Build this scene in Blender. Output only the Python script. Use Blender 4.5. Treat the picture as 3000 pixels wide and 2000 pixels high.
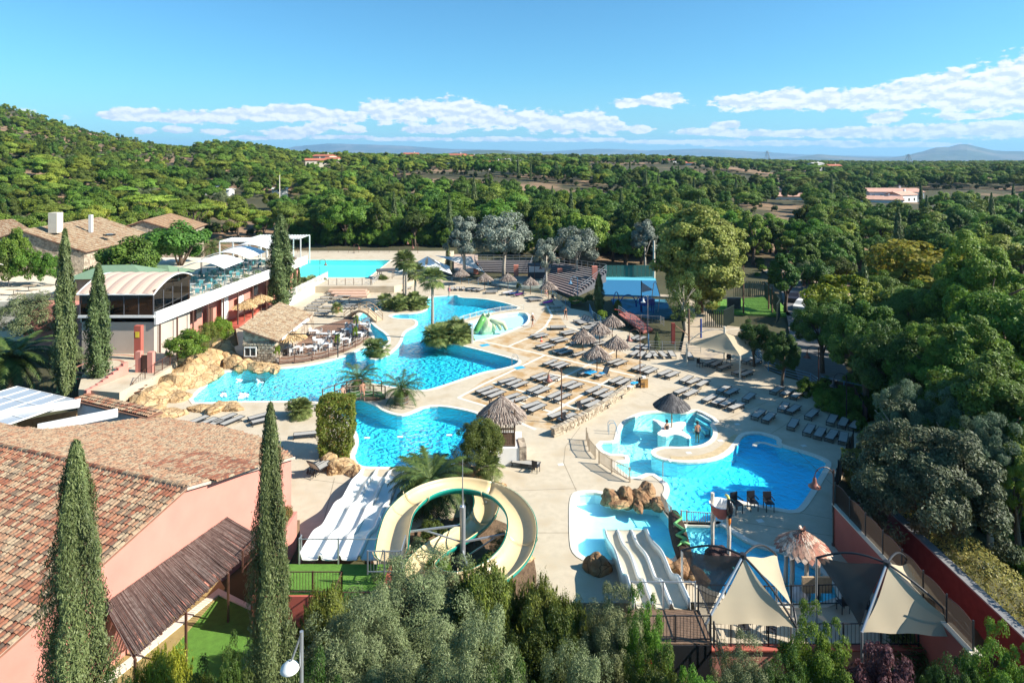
import bpy, math, random
import numpy as np
from mathutils import Vector, Matrix, noise, geometry
R = math.radians
random.seed(7); rng = np.random.default_rng(7)
sc = bpy.context.scene
for o in list(bpy.data.objects): bpy.data.objects.remove(o)
COL = sc.collection
# ------------------------------------------------------------------ camera
F, HY, H = 1850.0, 462.0, 22.5          # focal length and horizon row in photograph pixels, camera height
cam = bpy.data.objects.new('camera', bpy.data.cameras.new('camera')); COL.objects.link(cam)
cam.location = (0, 0, H); cam.rotation_euler = (R(90), 0, 0)
cam.data.sensor_width = 36; cam.data.lens = F/3000*36
cam.data.shift_y = -(1000-HY)/3000
cam.data.clip_start = 0.5; cam.data.clip_end = 60000
sc.camera = cam
sc.view_settings.view_transform = 'Standard'; sc.view_settings.look = 'None'
sc.view_settings.exposure = 1.18; sc.view_settings.gamma = 1; sc.view_settings.use_curve_mapping = False
sc.cycles.use_denoising = True
sc.cycles.max_bounces = 8; sc.cycles.transparent_max_bounces = 24; sc.cycles.diffuse_bounces = 3
sc.cycles.volume_bounces = 0; sc.cycles.caustics_reflective = False; sc.cycles.caustics_refractive = False
sc.cycles.sample_clamp_indirect = 6
# ------------------------------------------------------------------ sun and sky
SUN_EL = 35.0; SUN_AZ = 101.0           # clockwise from the view direction (+Y)
sd = Vector((math.sin(R(SUN_AZ))*math.cos(R(SUN_EL)), math.cos(R(SUN_AZ))*math.cos(R(SUN_EL)), math.sin(R(SUN_EL))))
sun = bpy.data.objects.new('sun', bpy.data.lights.new('sun', 'SUN')); COL.objects.link(sun)
sun.data.energy = 4.6; sun.data.angle = R(0.5); sun.data.color = (1, .93, .82)
sun.rotation_euler = (-sd).to_track_quat('-Z', 'Y').to_euler()
world = bpy.data.worlds.new('World'); sc.world = world; world.use_nodes = True
wt = world.node_tree; wt.nodes.clear()
def wn(t, **k):
 n = wt.nodes.new(t)
 for a, b in k.items(): setattr(n, a, b)
 return n
def wl(a, b): wt.links.new(a, b)
def wmath(op, a, b=None, c=None):
 n = wn('ShaderNodeMath', operation=op)
 for i, v in enumerate((a, b, c)):
  if v is None: continue
  if isinstance(v, (int, float)): n.inputs[i].default_value = v
  else: wl(v, n.inputs[i])
 return n.outputs[0]
sky = wn('ShaderNodeTexSky', sky_type='NISHITA', sun_disc=False, sun_elevation=R(SUN_EL), sun_rotation=R(SUN_AZ), air_density=1.0, dust_density=0.6, ozone_density=2.2, altitude=100)
tc = wn('ShaderNodeTexCoord'); sp = wn('ShaderNodeSeparateXYZ'); wl(tc.outputs['Generated'], sp.inputs[0])
az = wmath('ARCTAN2', sp.outputs[0], sp.outputs[1]); el = wmath('ARCSINE', sp.outputs[2])
cv = wn('ShaderNodeCombineXYZ'); wl(az, cv.inputs[0]); wl(el, cv.inputs[1])
n1 = wn('ShaderNodeTexNoise'); n1.inputs['Scale'].default_value = 42; n1.inputs['Detail'].default_value = 7; n1.inputs['Roughness'].default_value = .60
mp = wn('ShaderNodeMapping'); mp.inputs['Scale'].default_value = (1, 2.0, 1); wl(cv.outputs[0], mp.inputs[0]); wl(mp.outputs[0], n1.inputs[0])
mp2 = wn('ShaderNodeMapping'); mp2.inputs['Scale'].default_value = (1, 2.0, 1); mp2.inputs['Location'].default_value = (.003, .010, 0); wl(cv.outputs[0], mp2.inputs[0])
n2 = wn('ShaderNodeTexNoise'); n2.inputs['Scale'].default_value = 42; n2.inputs['Detail'].default_value = 4; n2.inputs['Roughness'].default_value = .5; wl(mp2.outputs[0], n2.inputs[0])
blobs = [(340,339,50,9),(400,335,60,13),(470,342,60,12),(560,344,70,13),(650,342,60,14),(690,330,35,10),(780,332,70,16),(860,334,90,19),(960,336,50,15),(1020,345,50,14),
 (1110,322,50,22),(1180,330,80,26),(1260,320,60,22),(1345,328,70,30),(1420,342,60,27),(1480,352,60,20),(1560,350,38,26),(1640,362,60,22),(1730,358,70,26),(1780,372,50,18),
 (1850,302,50,10),(1940,294,55,15),(2190,300,80,18),(2300,292,90,22),(2420,294,90,22),(2530,286,70,20),(2650,282,80,26),(2760,262,90,32),(2860,268,110,40),(2960,250,90,44),(3060,240,90,50),
 (2580,346,42,11),(2620,338,22,9),(520,380,32,8),(640,386,40,7),(850,390,60,12),(910,378,40,9),(1040,377,28,11),(950,370,50,10),(1260,380,80,10),(1330,372,50,9),(1590,378,20,8),(1870,378,35,9),
 (430,384,22,7),(2120,368,40,9),(2080,386,80,9),(2250,392,110,8),(2480,390,160,9),(2700,386,200,13),(2950,380,180,16),(1000,402,80,5),(1200,408,120,5),(1450,408,110,6),(1700,410,120,5),(1980,415,150,5),(2300,420,200,6),(2600,425,140,5),(760,404,60,5),(2850,340,60,7),(3100,300,60,30),(3300,270,160,40),(3700,310,200,22),(-200,340,160,22),(-600,320,200,28),(-1200,345,240,16)]
acc = None
for bx_, by_, bw, bh in blobs:
 u = (bx_-1500)/F; a_ = math.atan(u); e_ = math.atan((HY-by_)/F*math.cos(a_))
 s1 = wn('ShaderNodeVectorMath', operation='SUBTRACT'); wl(cv.outputs[0], s1.inputs[0]); s1.inputs[1].default_value = (a_, e_, 0)
 s2 = wn('ShaderNodeVectorMath', operation='MULTIPLY'); wl(s1.outputs[0], s2.inputs[0]); s2.inputs[1].default_value = (F/bw/1.3, F/bh/1.45, 0)
 s3 = wn('ShaderNodeVectorMath', operation='LENGTH'); wl(s2.outputs[0], s3.inputs[0])
 acc = s3.outputs['Value'] if acc is None else wmath('SMOOTH_MIN', acc, s3.outputs['Value'], .35)
dens = wmath('ADD', wmath('SUBTRACT', 1.0, acc), wmath('MULTIPLY', wmath('SUBTRACT', n1.outputs[0], .5), 2.0))
mr = wn('ShaderNodeMapRange', interpolation_type='SMOOTHSTEP'); wl(dens, mr.inputs[0]); mr.inputs[1].default_value = -.02; mr.inputs[2].default_value = .26
front = wmath('GREATER_THAN', sp.outputs[2], 0.0)
cloud = wmath('MULTIPLY', mr.outputs[0], wmath('MULTIPLY', front, .93))
lit = wn('ShaderNodeMapRange'); wl(wmath('SUBTRACT', n1.outputs[0], n2.outputs[0]), lit.inputs[0]); lit.inputs[1].default_value = -.10; lit.inputs[2].default_value = .08
ccol = wn('ShaderNodeMix', data_type='RGBA'); wl(lit.outputs[0], ccol.inputs[0]); ccol.inputs[6].default_value = (4.6, 5.2, 5.9, 1); ccol.inputs[7].default_value = (7.0, 7.1, 7.1, 1)
tint = wn('ShaderNodeMix', data_type='RGBA', blend_type='MULTIPLY'); tint.inputs[0].default_value = 1; wl(sky.outputs[0], tint.inputs[6]); tint.inputs[7].default_value = (.44, .90, 1.07, 1)
band = wn('ShaderNodeMapRange', interpolation_type='SMOOTHSTEP'); wl(el, band.inputs[0]); band.inputs[1].default_value = 0.14; band.inputs[2].default_value = 0.0; band.inputs[3].default_value = 0; band.inputs[4].default_value = .35
hz = wn('ShaderNodeMix', data_type='RGBA'); wl(band.outputs[0], hz.inputs[0]); wl(tint.outputs[2], hz.inputs[6]); hz.inputs[7].default_value = (2.7, 4.7, 5.9, 1)
mixc = wn('ShaderNodeMix', data_type='RGBA'); wl(cloud, mixc.inputs[0]); wl(hz.outputs[2], mixc.inputs[6]); wl(ccol.outputs[2], mixc.inputs[7])
bg = wn('ShaderNodeBackground'); bg.inputs[1].default_value = 0.075; wl(mixc.outputs[2], bg.inputs[0])
world.cycles.sampling_method = 'MANUAL'; world.cycles.sample_map_resolution = 256
wo = wn('ShaderNodeOutputWorld'); wl(bg.outputs[0], wo.inputs[0])
# ------------------------------------------------------------------ placing: a pixel of the photograph on the plane of height z
def W(px, py, z=0.0):
 Y = F*(H-z)/(py-HY); return Vector(((px-1500)/F*Y, Y, z))
def D(px, py, Y): return Vector(((px-1500)/F*Y, Y, H-(py-HY)/F*Y))
# ------------------------------------------------------------------ materials
MATS = {}
def mat(name, col, rough=.7, var=.12, scale=3.0, bump=0.0, bscale=20.0, metal=0.0, spec=.35, col2=None, thr=(.42, .62), scale2=.6, coords='Object', detail=5, trans=0.0, crack=None):
 if name in MATS: return MATS[name]
 m = bpy.data.materials.new(name); m.use_nodes = True; nt = m.node_tree; N = nt.nodes; L = nt.links.new
 b = N['Principled BSDF']; t = N.new('ShaderNodeTexCoord')
 co = t.outputs['Object'] if coords == 'Object' else N.new('ShaderNodeNewGeometry').outputs['Position']
 nz = N.new('ShaderNodeTexNoise'); nz.inputs['Scale'].default_value = scale; nz.inputs['Detail'].default_value = detail; L(co, nz.inputs[0])
 mr = N.new('ShaderNodeMapRange'); L(nz.outputs[0], mr.inputs[0]); mr.inputs[1].default_value = .25; mr.inputs[2].default_value = .75; mr.inputs[3].default_value = 1-var; mr.inputs[4].default_value = 1+var
 hs = N.new('ShaderNodeHueSaturation'); hs.inputs['Color'].default_value = (*col, 1); L(mr.outputs[0], hs.inputs['Value'])
 out = hs.outputs[0]
 if col2:
  n3 = N.new('ShaderNodeTexNoise'); n3.inputs['Scale'].default_value = scale2; n3.inputs['Detail'].default_value = 6; n3.inputs['Roughness'].default_value = .6; L(co, n3.inputs[0])
  m3 = N.new('ShaderNodeMapRange'); L(n3.outputs[0], m3.inputs[0]); m3.inputs[1].default_value = thr[0]; m3.inputs[2].default_value = thr[1]
  mx = N.new('ShaderNodeMix'); mx.data_type = 'RGBA'; L(m3.outputs[0], mx.inputs[0]); L(out, mx.inputs[6]); mx.inputs[7].default_value = (*col2, 1); out = mx.outputs[2]
 if crack:
  vo = N.new('ShaderNodeTexVoronoi'); vo.feature = 'DISTANCE_TO_EDGE'; vo.inputs['Scale'].default_value = crack; wn_ = N.new('ShaderNodeVectorMath'); wn_.operation = 'MULTIPLY_ADD'; L(nz.outputs['Color'], wn_.inputs[0]); wn_.inputs[1].default_value = (.7, .7, .7); L(co, wn_.inputs[2]); L(wn_.outputs[0], vo.inputs[0])
  mc = N.new('ShaderNodeMapRange'); L(vo.outputs[0], mc.inputs[0]); mc.inputs[1].default_value = .0; mc.inputs[2].default_value = .05
  m4 = N.new('ShaderNodeMix'); m4.data_type = 'RGBA'; L(mc.outputs[0], m4.inputs[0]); m4.inputs[6].default_value = (col[0]*.3, col[1]*.25, col[2]*.25, 1); L(out, m4.inputs[7]); out = m4.outputs[2]
 L(out, b.inputs['Base Color'])
 b.inputs['Roughness'].default_value = rough; b.inputs['Metallic'].default_value = metal; b.inputs['Specular IOR Level'].default_value = spec
 if trans: b.inputs['Transmission Weight'].default_value = trans
 if bump:
  nb = N.new('ShaderNodeTexNoise'); nb.inputs['Scale'].default_value = bscale; nb.inputs['Detail'].default_value = 6; L(co, nb.inputs[0])
  bp = N.new('ShaderNodeBump'); bp.inputs['Strength'].default_value = bump; bp.inputs['Distance'].default_value = .1; L(nb.outputs[0], bp.inputs['Height']); L(bp.outputs[0], b.inputs['Normal'])
 MATS[name] = m; return m
def leafmat(name, c1, c2, trans=.38, objvar=.36, hue=.035, dry=None):
 if name in MATS: return MATS[name]
 m = bpy.data.materials.new(name); m.use_nodes = True; nt = m.node_tree; N = nt.nodes; L = nt.links.new; N.clear()
 g = N.new('ShaderNodeNewGeometry'); oi = N.new('ShaderNodeObjectInfo')
 mx = N.new('ShaderNodeMix'); mx.data_type = 'RGBA'; L(g.outputs['Random Per Island'], mx.inputs[0]); mx.inputs[6].default_value = (*c1, 1); mx.inputs[7].default_value = (*c2, 1)
 nz = N.new('ShaderNodeTexNoise'); nz.inputs['Scale'].default_value = .9; nz.inputs['Detail'].default_value = 3; tco = N.new('ShaderNodeTexCoord'); L(tco.outputs['Object'], nz.inputs[0])
 a = N.new('ShaderNodeMath'); a.operation = 'MULTIPLY_ADD'; L(oi.outputs['Random'], a.inputs[0]); a.inputs[1].default_value = 2*objvar; a.inputs[2].default_value = 1-objvar
 a2 = N.new('ShaderNodeMapRange'); L(nz.outputs[0], a2.inputs[0]); a2.inputs[1].default_value = .3; a2.inputs[2].default_value = .7; a2.inputs[3].default_value = .72; a2.inputs[4].default_value = 1.28
 a3 = N.new('ShaderNodeMath'); a3.operation = 'MULTIPLY'; L(a.outputs[0], a3.inputs[0]); L(a2.outputs[0], a3.inputs[1])
 wnz = N.new('ShaderNodeTexWhiteNoise'); wnz.noise_dimensions = '1D'; L(oi.outputs['Random'], wnz.inputs['W'])
 h = N.new('ShaderNodeMath'); h.operation = 'MULTIPLY_ADD'; L(wnz.outputs[0], h.inputs[0]); h.inputs[1].default_value = 2*hue; h.inputs[2].default_value = .5-hue
 hs = N.new('ShaderNodeHueSaturation'); L(mx.outputs[2], hs.inputs['Color']); L(a3.outputs[0], hs.inputs['Value']); L(h.outputs[0], hs.inputs['Hue'])
 out = hs.outputs[0]
 if dry:
  gt = N.new('ShaderNodeMath'); gt.operation = 'GREATER_THAN'; L(g.outputs['Random Per Island'], gt.inputs[0]); gt.inputs[1].default_value = 1-dry[3]
  md = N.new('ShaderNodeMix'); md.data_type = 'RGBA'; L(gt.outputs[0], md.inputs[0]); L(out, md.inputs[6]); md.inputs[7].default_value = (*dry[:3], 1); out = md.outputs[2]
 b = N.new('ShaderNodeBsdfPrincipled'); L(out, b.inputs['Base Color']); b.inputs['Roughness'].default_value = .55; b.inputs['Specular IOR Level'].default_value = .3
 t = N.new('ShaderNodeBsdfTranslucent'); L(out, t.inputs[0]); ms = N.new('ShaderNodeMixShader'); ms.inputs[0].default_value = trans; L(b.outputs[0], ms.inputs[1]); L(t.outputs[0], ms.inputs[2])
 o = N.new('ShaderNodeOutputMaterial'); L(ms.outputs[0], o.inputs[0]); MATS[name] = m; return m
def attrmat(name, stops, rough=.85, attr='tint', bump=.3, stain=None, bscale=14):
 """colour picked along a ramp by the attribute tint (one value per piece) with fine grain and lichen"""
 if name in MATS: return MATS[name]
 m = bpy.data.materials.new(name); m.use_nodes = True; nt = m.node_tree; N = nt.nodes; L = nt.links.new; b = N['Principled BSDF']
 at = N.new('ShaderNodeAttribute'); at.attribute_name = attr; rp = N.new('ShaderNodeValToRGB'); L(at.outputs['Fac'], rp.inputs[0])
 cr = rp.color_ramp; cr.elements[0].position = stops[0][0]; cr.elements[0].color = (*stops[0][1], 1); cr.elements[1].position = stops[-1][0]; cr.elements[1].color = (*stops[-1][1], 1)
 for p_, c_ in stops[1:-1]: e = cr.elements.new(p_); e.color = (*c_, 1)
 g = N.new('ShaderNodeNewGeometry'); nz = N.new('ShaderNodeTexNoise'); nz.inputs['Scale'].default_value = 5; nz.inputs['Detail'].default_value = 8; nz.inputs['Roughness'].default_value = .7; L(g.outputs['Position'], nz.inputs[0])
 mr = N.new('ShaderNodeMapRange'); L(nz.outputs[0], mr.inputs[0]); mr.inputs[1].default_value = .48; mr.inputs[2].default_value = .62; mr.inputs[4].default_value = .85
 mx = N.new('ShaderNodeMix'); mx.data_type = 'RGBA'; L(mr.outputs[0], mx.inputs[0]); L(rp.outputs[0], mx.inputs[6]); mx.inputs[7].default_value = (*(stain or (.12, .09, .07)), 1)
 L(mx.outputs[2], b.inputs['Base Color']); b.inputs['Roughness'].default_value = rough; b.inputs['Specular IOR Level'].default_value = .2
 nb = N.new('ShaderNodeTexNoise'); nb.inputs['Scale'].default_value = bscale; nb.inputs['Detail'].default_value = 5; L(g.outputs['Position'], nb.inputs[0])
 bp = N.new('ShaderNodeBump'); bp.inputs['Strength'].default_value = bump; bp.inputs['Distance'].default_value = .05; L(nb.outputs[0], bp.inputs['Height']); L(bp.outputs[0], b.inputs['Normal'])
 MATS[name] = m; return m
def water(name, shallow, deep, p0, p1, rip=1.0, rs=2.6, ior=1.24):
 """clear pool water: reflecting, letting the light through to the basin, its tint deepening from p0 to p1 with the pool"""
 m = bpy.data.materials.new(name); m.use_nodes = True; nt = m.node_tree; N = nt.nodes; L = nt.links.new; N.clear()
 g = N.new('ShaderNodeNewGeometry')
 d = Vector((p1[0]-p0[0], p1[1]-p0[1], 0)); k = d.length_squared
 dv = N.new('ShaderNodeVectorMath'); dv.operation = 'SUBTRACT'; L(g.outputs['Position'], dv.inputs[0]); dv.inputs[1].default_value = (p0[0], p0[1], 0)
 dd = N.new('ShaderNodeVectorMath'); dd.operation = 'DOT_PRODUCT'; L(dv.outputs[0], dd.inputs[0]); dd.inputs[1].default_value = (d.x/k, d.y/k, 0)
 sm = N.new('ShaderNodeMapRange'); sm.interpolation_type = 'SMOOTHSTEP'; L(dd.outputs['Value'], sm.inputs[0])
 dm = N.new('ShaderNodeMix'); dm.data_type = 'RGBA'; L(sm.outputs[0], dm.inputs[0]); dm.inputs[6].default_value = (*shallow, 1); dm.inputs[7].default_value = (*deep, 1)
 wp = N.new('ShaderNodeTexNoise'); wp.inputs['Scale'].default_value = 1.1; wp.inputs['Detail'].default_value = 3; L(g.outputs['Position'], wp.inputs[0])
 wa = N.new('ShaderNodeVectorMath'); wa.operation = 'MULTIPLY_ADD'; L(wp.outputs['Color'], wa.inputs[0]); wa.inputs[1].default_value = (1.3, 1.3, 0); L(g.outputs['Position'], wa.inputs[2])
 vo = N.new('ShaderNodeTexVoronoi'); vo.inputs['Scale'].default_value = rs; vo.feature = 'SMOOTH_F1'; vo.inputs['Smoothness'].default_value = .6; L(wa.outputs[0], vo.inputs[0])
 n4 = N.new('ShaderNodeTexNoise'); n4.inputs['Scale'].default_value = rs*1.9; n4.inputs['Detail'].default_value = 3; L(wa.outputs[0], n4.inputs[0])
 ad = N.new('ShaderNodeMath'); ad.operation = 'MULTIPLY_ADD'; L(n4.outputs[0], ad.inputs[0]); ad.inputs[1].default_value = .8; L(vo.outputs['Distance'], ad.inputs[2])
 bp = N.new('ShaderNodeBump'); bp.inputs['Strength'].default_value = min(1, .55*rip); bp.inputs['Distance'].default_value = .16*rip; L(ad.outputs[0], bp.inputs['Height'])
 lw = N.new('ShaderNodeLayerWeight'); lw.inputs[0].default_value = .5; L(bp.outputs[0], lw.inputs['Normal'])
 r = N.new('ShaderNodeMapRange'); L(lw.outputs['Facing'], r.inputs[0]); r.inputs[1].default_value = .30; r.inputs[2].default_value = .82
 r.inputs[3].default_value = 1.32; r.inputs[4].default_value = .86
 hs = N.new('ShaderNodeHueSaturation'); L(dm.outputs[2], hs.inputs['Color']); L(r.outputs[0], hs.inputs['Value'])
 tr = N.new('ShaderNodeBsdfTransparent'); L(hs.outputs[0], tr.inputs[0])
 gl = N.new('ShaderNodeBsdfGlossy'); gl.inputs['Roughness'].default_value = .06; L(bp.outputs[0], gl.inputs['Normal'])
 fr = N.new('ShaderNodeFresnel'); fr.inputs[0].default_value = ior; L(bp.outputs[0], fr.inputs['Normal'])
 ms = N.new('ShaderNodeMixShader'); L(fr.outputs[0], ms.inputs[0]); L(tr.outputs[0], ms.inputs[1]); L(gl.outputs[0], ms.inputs[2])
 o = N.new('ShaderNodeOutputMaterial'); L(ms.outputs[0], o.inputs[0]); return m
def glassmat(name, tintc=(.5, .55, .6), dark=.5):
 m = bpy.data.materials.new(name); m.use_nodes = True; nt = m.node_tree; N = nt.nodes; L = nt.links.new; N.clear()
 tr = N.new('ShaderNodeBsdfTransparent'); tr.inputs[0].default_value = (*tintc, 1); gl = N.new('ShaderNodeBsdfGlossy'); gl.inputs['Roughness'].default_value = .02
 fr = N.new('ShaderNodeFresnel'); fr.inputs[0].default_value = 1.6; ms = N.new('ShaderNodeMixShader'); L(fr.outputs[0], ms.inputs[0]); L(tr.outputs[0], ms.inputs[1]); L(gl.outputs[0], ms.inputs[2])
 o = N.new('ShaderNodeOutputMaterial'); L(ms.outputs[0], o.inputs[0]); MATS[name] = m; return m
def netmat(name, col, alpha):
 m = bpy.data.materials.new(name); m.use_nodes = True; nt = m.node_tree; N = nt.nodes; L = nt.links.new; N.clear()
 tr = N.new('ShaderNodeBsdfTransparent'); df = N.new('ShaderNodeBsdfDiffuse'); df.inputs[0].default_value = (*col, 1); tl = N.new('ShaderNodeBsdfTranslucent'); tl.inputs[0].default_value = (*col, 1)
 m2 = N.new('ShaderNodeMixShader'); m2.inputs[0].default_value = .3; L(df.outputs[0], m2.inputs[1]); L(tl.outputs[0], m2.inputs[2])
 ms = N.new('ShaderNodeMixShader'); ms.inputs[0].default_value = alpha; L(tr.outputs[0], ms.inputs[1]); L(m2.outputs[0], ms.inputs[2]); o = N.new('ShaderNodeOutputMaterial'); L(ms.outputs[0], o.inputs[0]); MATS[name] = m; return m
# ------------------------------------------------------------------ mesh building
def np_mesh(name, V, Fc, tint=None, smooth=False):
 """V (n,3), Fc (m,k) arrays to a mesh"""
 me = bpy.data.meshes.new(name); V = np.asarray(V, np.float32); Fc = np.asarray(Fc, np.int32); m, k = Fc.shape
 me.vertices.add(len(V)); me.vertices.foreach_set('co', V.ravel()); me.loops.add(m*k); me.loops.foreach_set('vertex_index', Fc.ravel())
 me.polygons.add(m); me.polygons.foreach_set('loop_start', np.arange(0, m*k, k, dtype=np.int32))
 if smooth: me.polygons.foreach_set('use_smooth', np.ones(m, bool))
 me.update(calc_edges=True)
 if tint is not None:
  a = me.attributes.new('tint', 'FLOAT', 'FACE'); a.data.foreach_set('value', np.asarray(tint, np.float32))
 return me
class MB:
 def __init__(s): s.v = []; s.f = []; s.t = []; s.tv = .5
 def add(s, vs, fs):
  o = len(s.v); s.v += [tuple(v) for v in vs]; s.f += [tuple(i+o for i in f) for f in fs]; s.t += [s.tv]*len(fs); return s
 def box(s, c, d, rz=0, ax=None):
  """box with centre c, size d, turned rz about z"""
  c = Vector(c); x, y, z = d[0]/2, d[1]/2, d[2]/2; M = Matrix.Rotation(rz, 3, 'Z') if ax is None else ax
  vs = [c+M@Vector((a, b, e)) for a in (-x, x) for b in (-y, y) for e in (-z, z)]
  return s.add(vs, [(0,1,3,2),(4,6,7,5),(0,4,5,1),(2,3,7,6),(0,2,6,4),(1,5,7,3)])
 def bar(s, a, b, w, h=None):
  """square bar from a to b"""
  a = Vector(a); b = Vector(b); d = b-a; L_ = d.length
  if L_ < 1e-6: return s
  q = d.to_track_quat('X', 'Z').to_matrix(); return s.box((a+b)/2, (L_, w, h or w), ax=q)
 def tube(s, pts, r, n=8, cap=True):
  pts = [Vector(p) for p in pts]; k = len(pts); rr = r if isinstance(r, (list, tuple)) else [r]*k; o = len(s.v); prev = None
  for i, p in enumerate(pts):
   d = (pts[min(i+1, k-1)]-pts[max(i-1, 0)]).normalized()
   if prev is None: u = d.orthogonal().normalized()
   else: u = (prev-d*prev.dot(d)).normalized()
   prev = u; w = d.cross(u)
   for j in range(n):
    a = 2*math.pi*j/n; s.v.append(tuple(p+(u*math.cos(a)+w*math.sin(a))*rr[i]))
  for i in range(k-1):
   for j in range(n):
    s.f.append((o+i*n+j, o+i*n+(j+1) % n, o+(i+1)*n+(j+1) % n, o+(i+1)*n+j)); s.t.append(s.tv)
  if cap:
   s.f.append(tuple(o+j for j in reversed(range(n)))); s.f.append(tuple(o+(k-1)*n+j for j in range(n))); s.t += [s.tv]*2
  return s
 def lathe(s, c, prof, n=20, sx=1, sy=1):
  """profile [(r,z)] turned about the vertical through c"""
  c = Vector(c); o = len(s.v); k = len(prof)
  for r, z in prof:
   for j in range(n): a = 2*math.pi*j/n; s.v.append((c.x+r*math.cos(a)*sx, c.y+r*math.sin(a)*sy, c.z+z))
  for i in range(k-1):
   for j in range(n): s.f.append((o+i*n+j, o+i*n+(j+1) % n, o+(i+1)*n+(j+1) % n, o+(i+1)*n+j)); s.t.append(s.tv)
  return s
 def prism(s, poly, z0, z1, top=True, bot=True, side=True):
  """vertical prism over a plan polygon [(x,y)]"""
  n = len(poly); o = len(s.v); P = [Vector((p[0], p[1])) for p in poly]
  ar = sum(P[i].x*P[(i+1) % n].y-P[(i+1) % n].x*P[i].y for i in range(n))
  if ar < 0: P = P[::-1]
  s.v += [(p.x, p.y, z0) for p in P]+[(p.x, p.y, z1) for p in P]
  if side:
   for i in range(n): j = (i+1) % n; s.f.append((o+i, o+j, o+n+j, o+n+i)); s.t.append(s.tv)
  if top or bot:
   for t in geometry.tessellate_polygon([[Vector((p.x, p.y, 0)) for p in P]]):
    a, b, c = [P[i] for i in t]
    if (b-a).cross(c-a) < 0: t = (t[0], t[2], t[1])
    if top: s.f.append(tuple(o+n+i for i in t)); s.t.append(s.tv)
    if bot: s.f.append(tuple(o+i for i in reversed(t))); s.t.append(s.tv)
  return s
 def quad(s, *p): return s.add([Vector(q) for q in p], [tuple(range(len(p)))])
 def slab(s, p, th):
  """thick sheet: polygon p of 3-D points given thickness th downwards along its normal"""
  p = [Vector(q) for q in p]; n = (p[1]-p[0]).cross(p[-1]-p[0]).normalized()
  if n.z < 0: p = p[::-1]; n = -n
  k = len(p); q = [a-n*th for a in p]
  return s.add(p+q, [tuple(range(k)), tuple(k+i for i in reversed(range(k)))]+[(i, k+i, k+(i+1) % k, (i+1) % k) for i in range(k)])
 def mesh(s, name, m=None, smooth=False):
  me = bpy.data.meshes.new(name); me.from_pydata(s.v, [], s.f); 
  if smooth: me.polygons.foreach_set('use_smooth', [True]*len(me.polygons))
  a = me.attributes.new('tint', 'FLOAT', 'FACE'); a.data.foreach_set('value', s.t)
  if m: me.materials.append(m)
  me.update(); return me
 def build(s, name, m, parent=None, smooth=False, **k):
  return link(name, s.mesh(name, m, smooth), parent, **k)
def link(name, me, parent=None, label=None, cat=None, group=None, kind=None, loc=None, rz=0, scale=None):
 o = bpy.data.objects.new(name, me); COL.objects.link(o)
 if parent: o.parent = parent
 if loc is not None: o.location = loc
 if rz: o.rotation_euler = (0, 0, rz)
 if scale is not None: o.scale = scale if isinstance(scale, (tuple, list, Vector)) else (scale,)*3
 if label: o['label'] = label
 if cat: o['category'] = cat
 if group: o['group'] = group
 if kind: o['kind'] = kind
 return o
def thing(name, label, cat, loc=(0, 0, 0), rz=0, group=None, scale=None): return link(name, None, None, label, cat, group, None, loc, rz, scale)
def dup(o, loc=None, rz=None, scale=None, label=None, group=None):
 def cp(a, par):
  c = a.copy(); COL.objects.link(c)
  if par: c.parent = par
  for ch in KIDS(a): cp(ch, c)
  return c
 c = cp(o, None)
 if loc is not None: c.location = loc
 if rz is not None: c.rotation_euler = (0, 0, rz)
 if scale is not None: c.scale = scale if isinstance(scale, (tuple, list)) else (scale,)*3
 if label: c['label'] = label
 if group: c['group'] = group
 return c
_kc = {}
def KIDS(a):
 if a.name not in _kc: _kc[a.name] = list(a.children)
 return _kc[a.name]
_cr = random.Random(77); CUTS = [Vector((_cr.gauss(0, 1), _cr.gauss(0, 1), _cr.gauss(0, 1))).normalized() for _ in range(98)]
def rock_mesh(name, m, seed, sx, sy, sz, sub=3, amp=.35):
 import bmesh
 bm = bmesh.new(); bmesh.ops.create_icosphere(bm, subdivisions=sub, radius=1)
 off = Vector((seed*7.3, seed*3.1, seed*1.7))
 for v in bm.verts:
  d = v.co.copy(); n = noise.noise(d*1.1+off)*amp*1.3+noise.noise(d*2.6+off)*amp*.5+abs(noise.noise(d*5+off))*amp*.3
  k = 9
  for c_ in CUTS[int(seed*10) % 7::7]:   # flat broken faces
   e = d.dot(c_); d = d-c_*max(0, e-.74)*.8
  d *= 1+n*.8; v.co = Vector((d.x*sx, d.y*sy, max(-.4, d.z)*sz))
 me = bpy.data.meshes.new(name); bm.to_mesh(me); bm.free(); me.materials.append(m); return me
def arc(cx, cy, r, a0, a1, n): return [(cx+r*math.cos(a0+(a1-a0)*i/n), cy+r*math.sin(a0+(a1-a0)*i/n)) for i in range(n+1)]
def smooth_loop(pts, it=2, closed=True):
 """corner cutting"""
 P = [Vector(p) for p in pts]
 for _ in range(it):
  Q = []; n = len(P)
  for i in range(n if closed else n-1):
   a, b = P[i], P[(i+1) % n]; Q += [a*.75+b*.25, a*.25+b*.75]
  if not closed: Q = [P[0]]+Q+[P[-1]]
  P = Q
 return P
def offset_loop(P, d):
 """plan offset of a closed loop outward by d"""
 n = len(P); ar = sum(P[i][0]*P[(i+1) % n][1]-P[(i+1) % n][0]*P[i][1] for i in range(n)); s = 1 if ar > 0 else -1; out = []
 for i in range(n):
  a, b, c = P[i-1], P[i], P[(i+1) % n]; t = Vector((c[0]-a[0], c[1]-a[1])); t.normalize(); out.append(Vector((b[0]+t.y*d*s, b[1]-t.x*d*s)))
 return out
def inside(x, y, P):
 r = False; j = len(P)-1
 for i in range(len(P)):
  if (P[i][1] > y) != (P[j][1] > y) and x < (P[j][0]-P[i][0])*(y-P[i][1])/(P[j][1]-P[i][1])+P[i][0]: r = not r
  j = i
 return r
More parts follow.
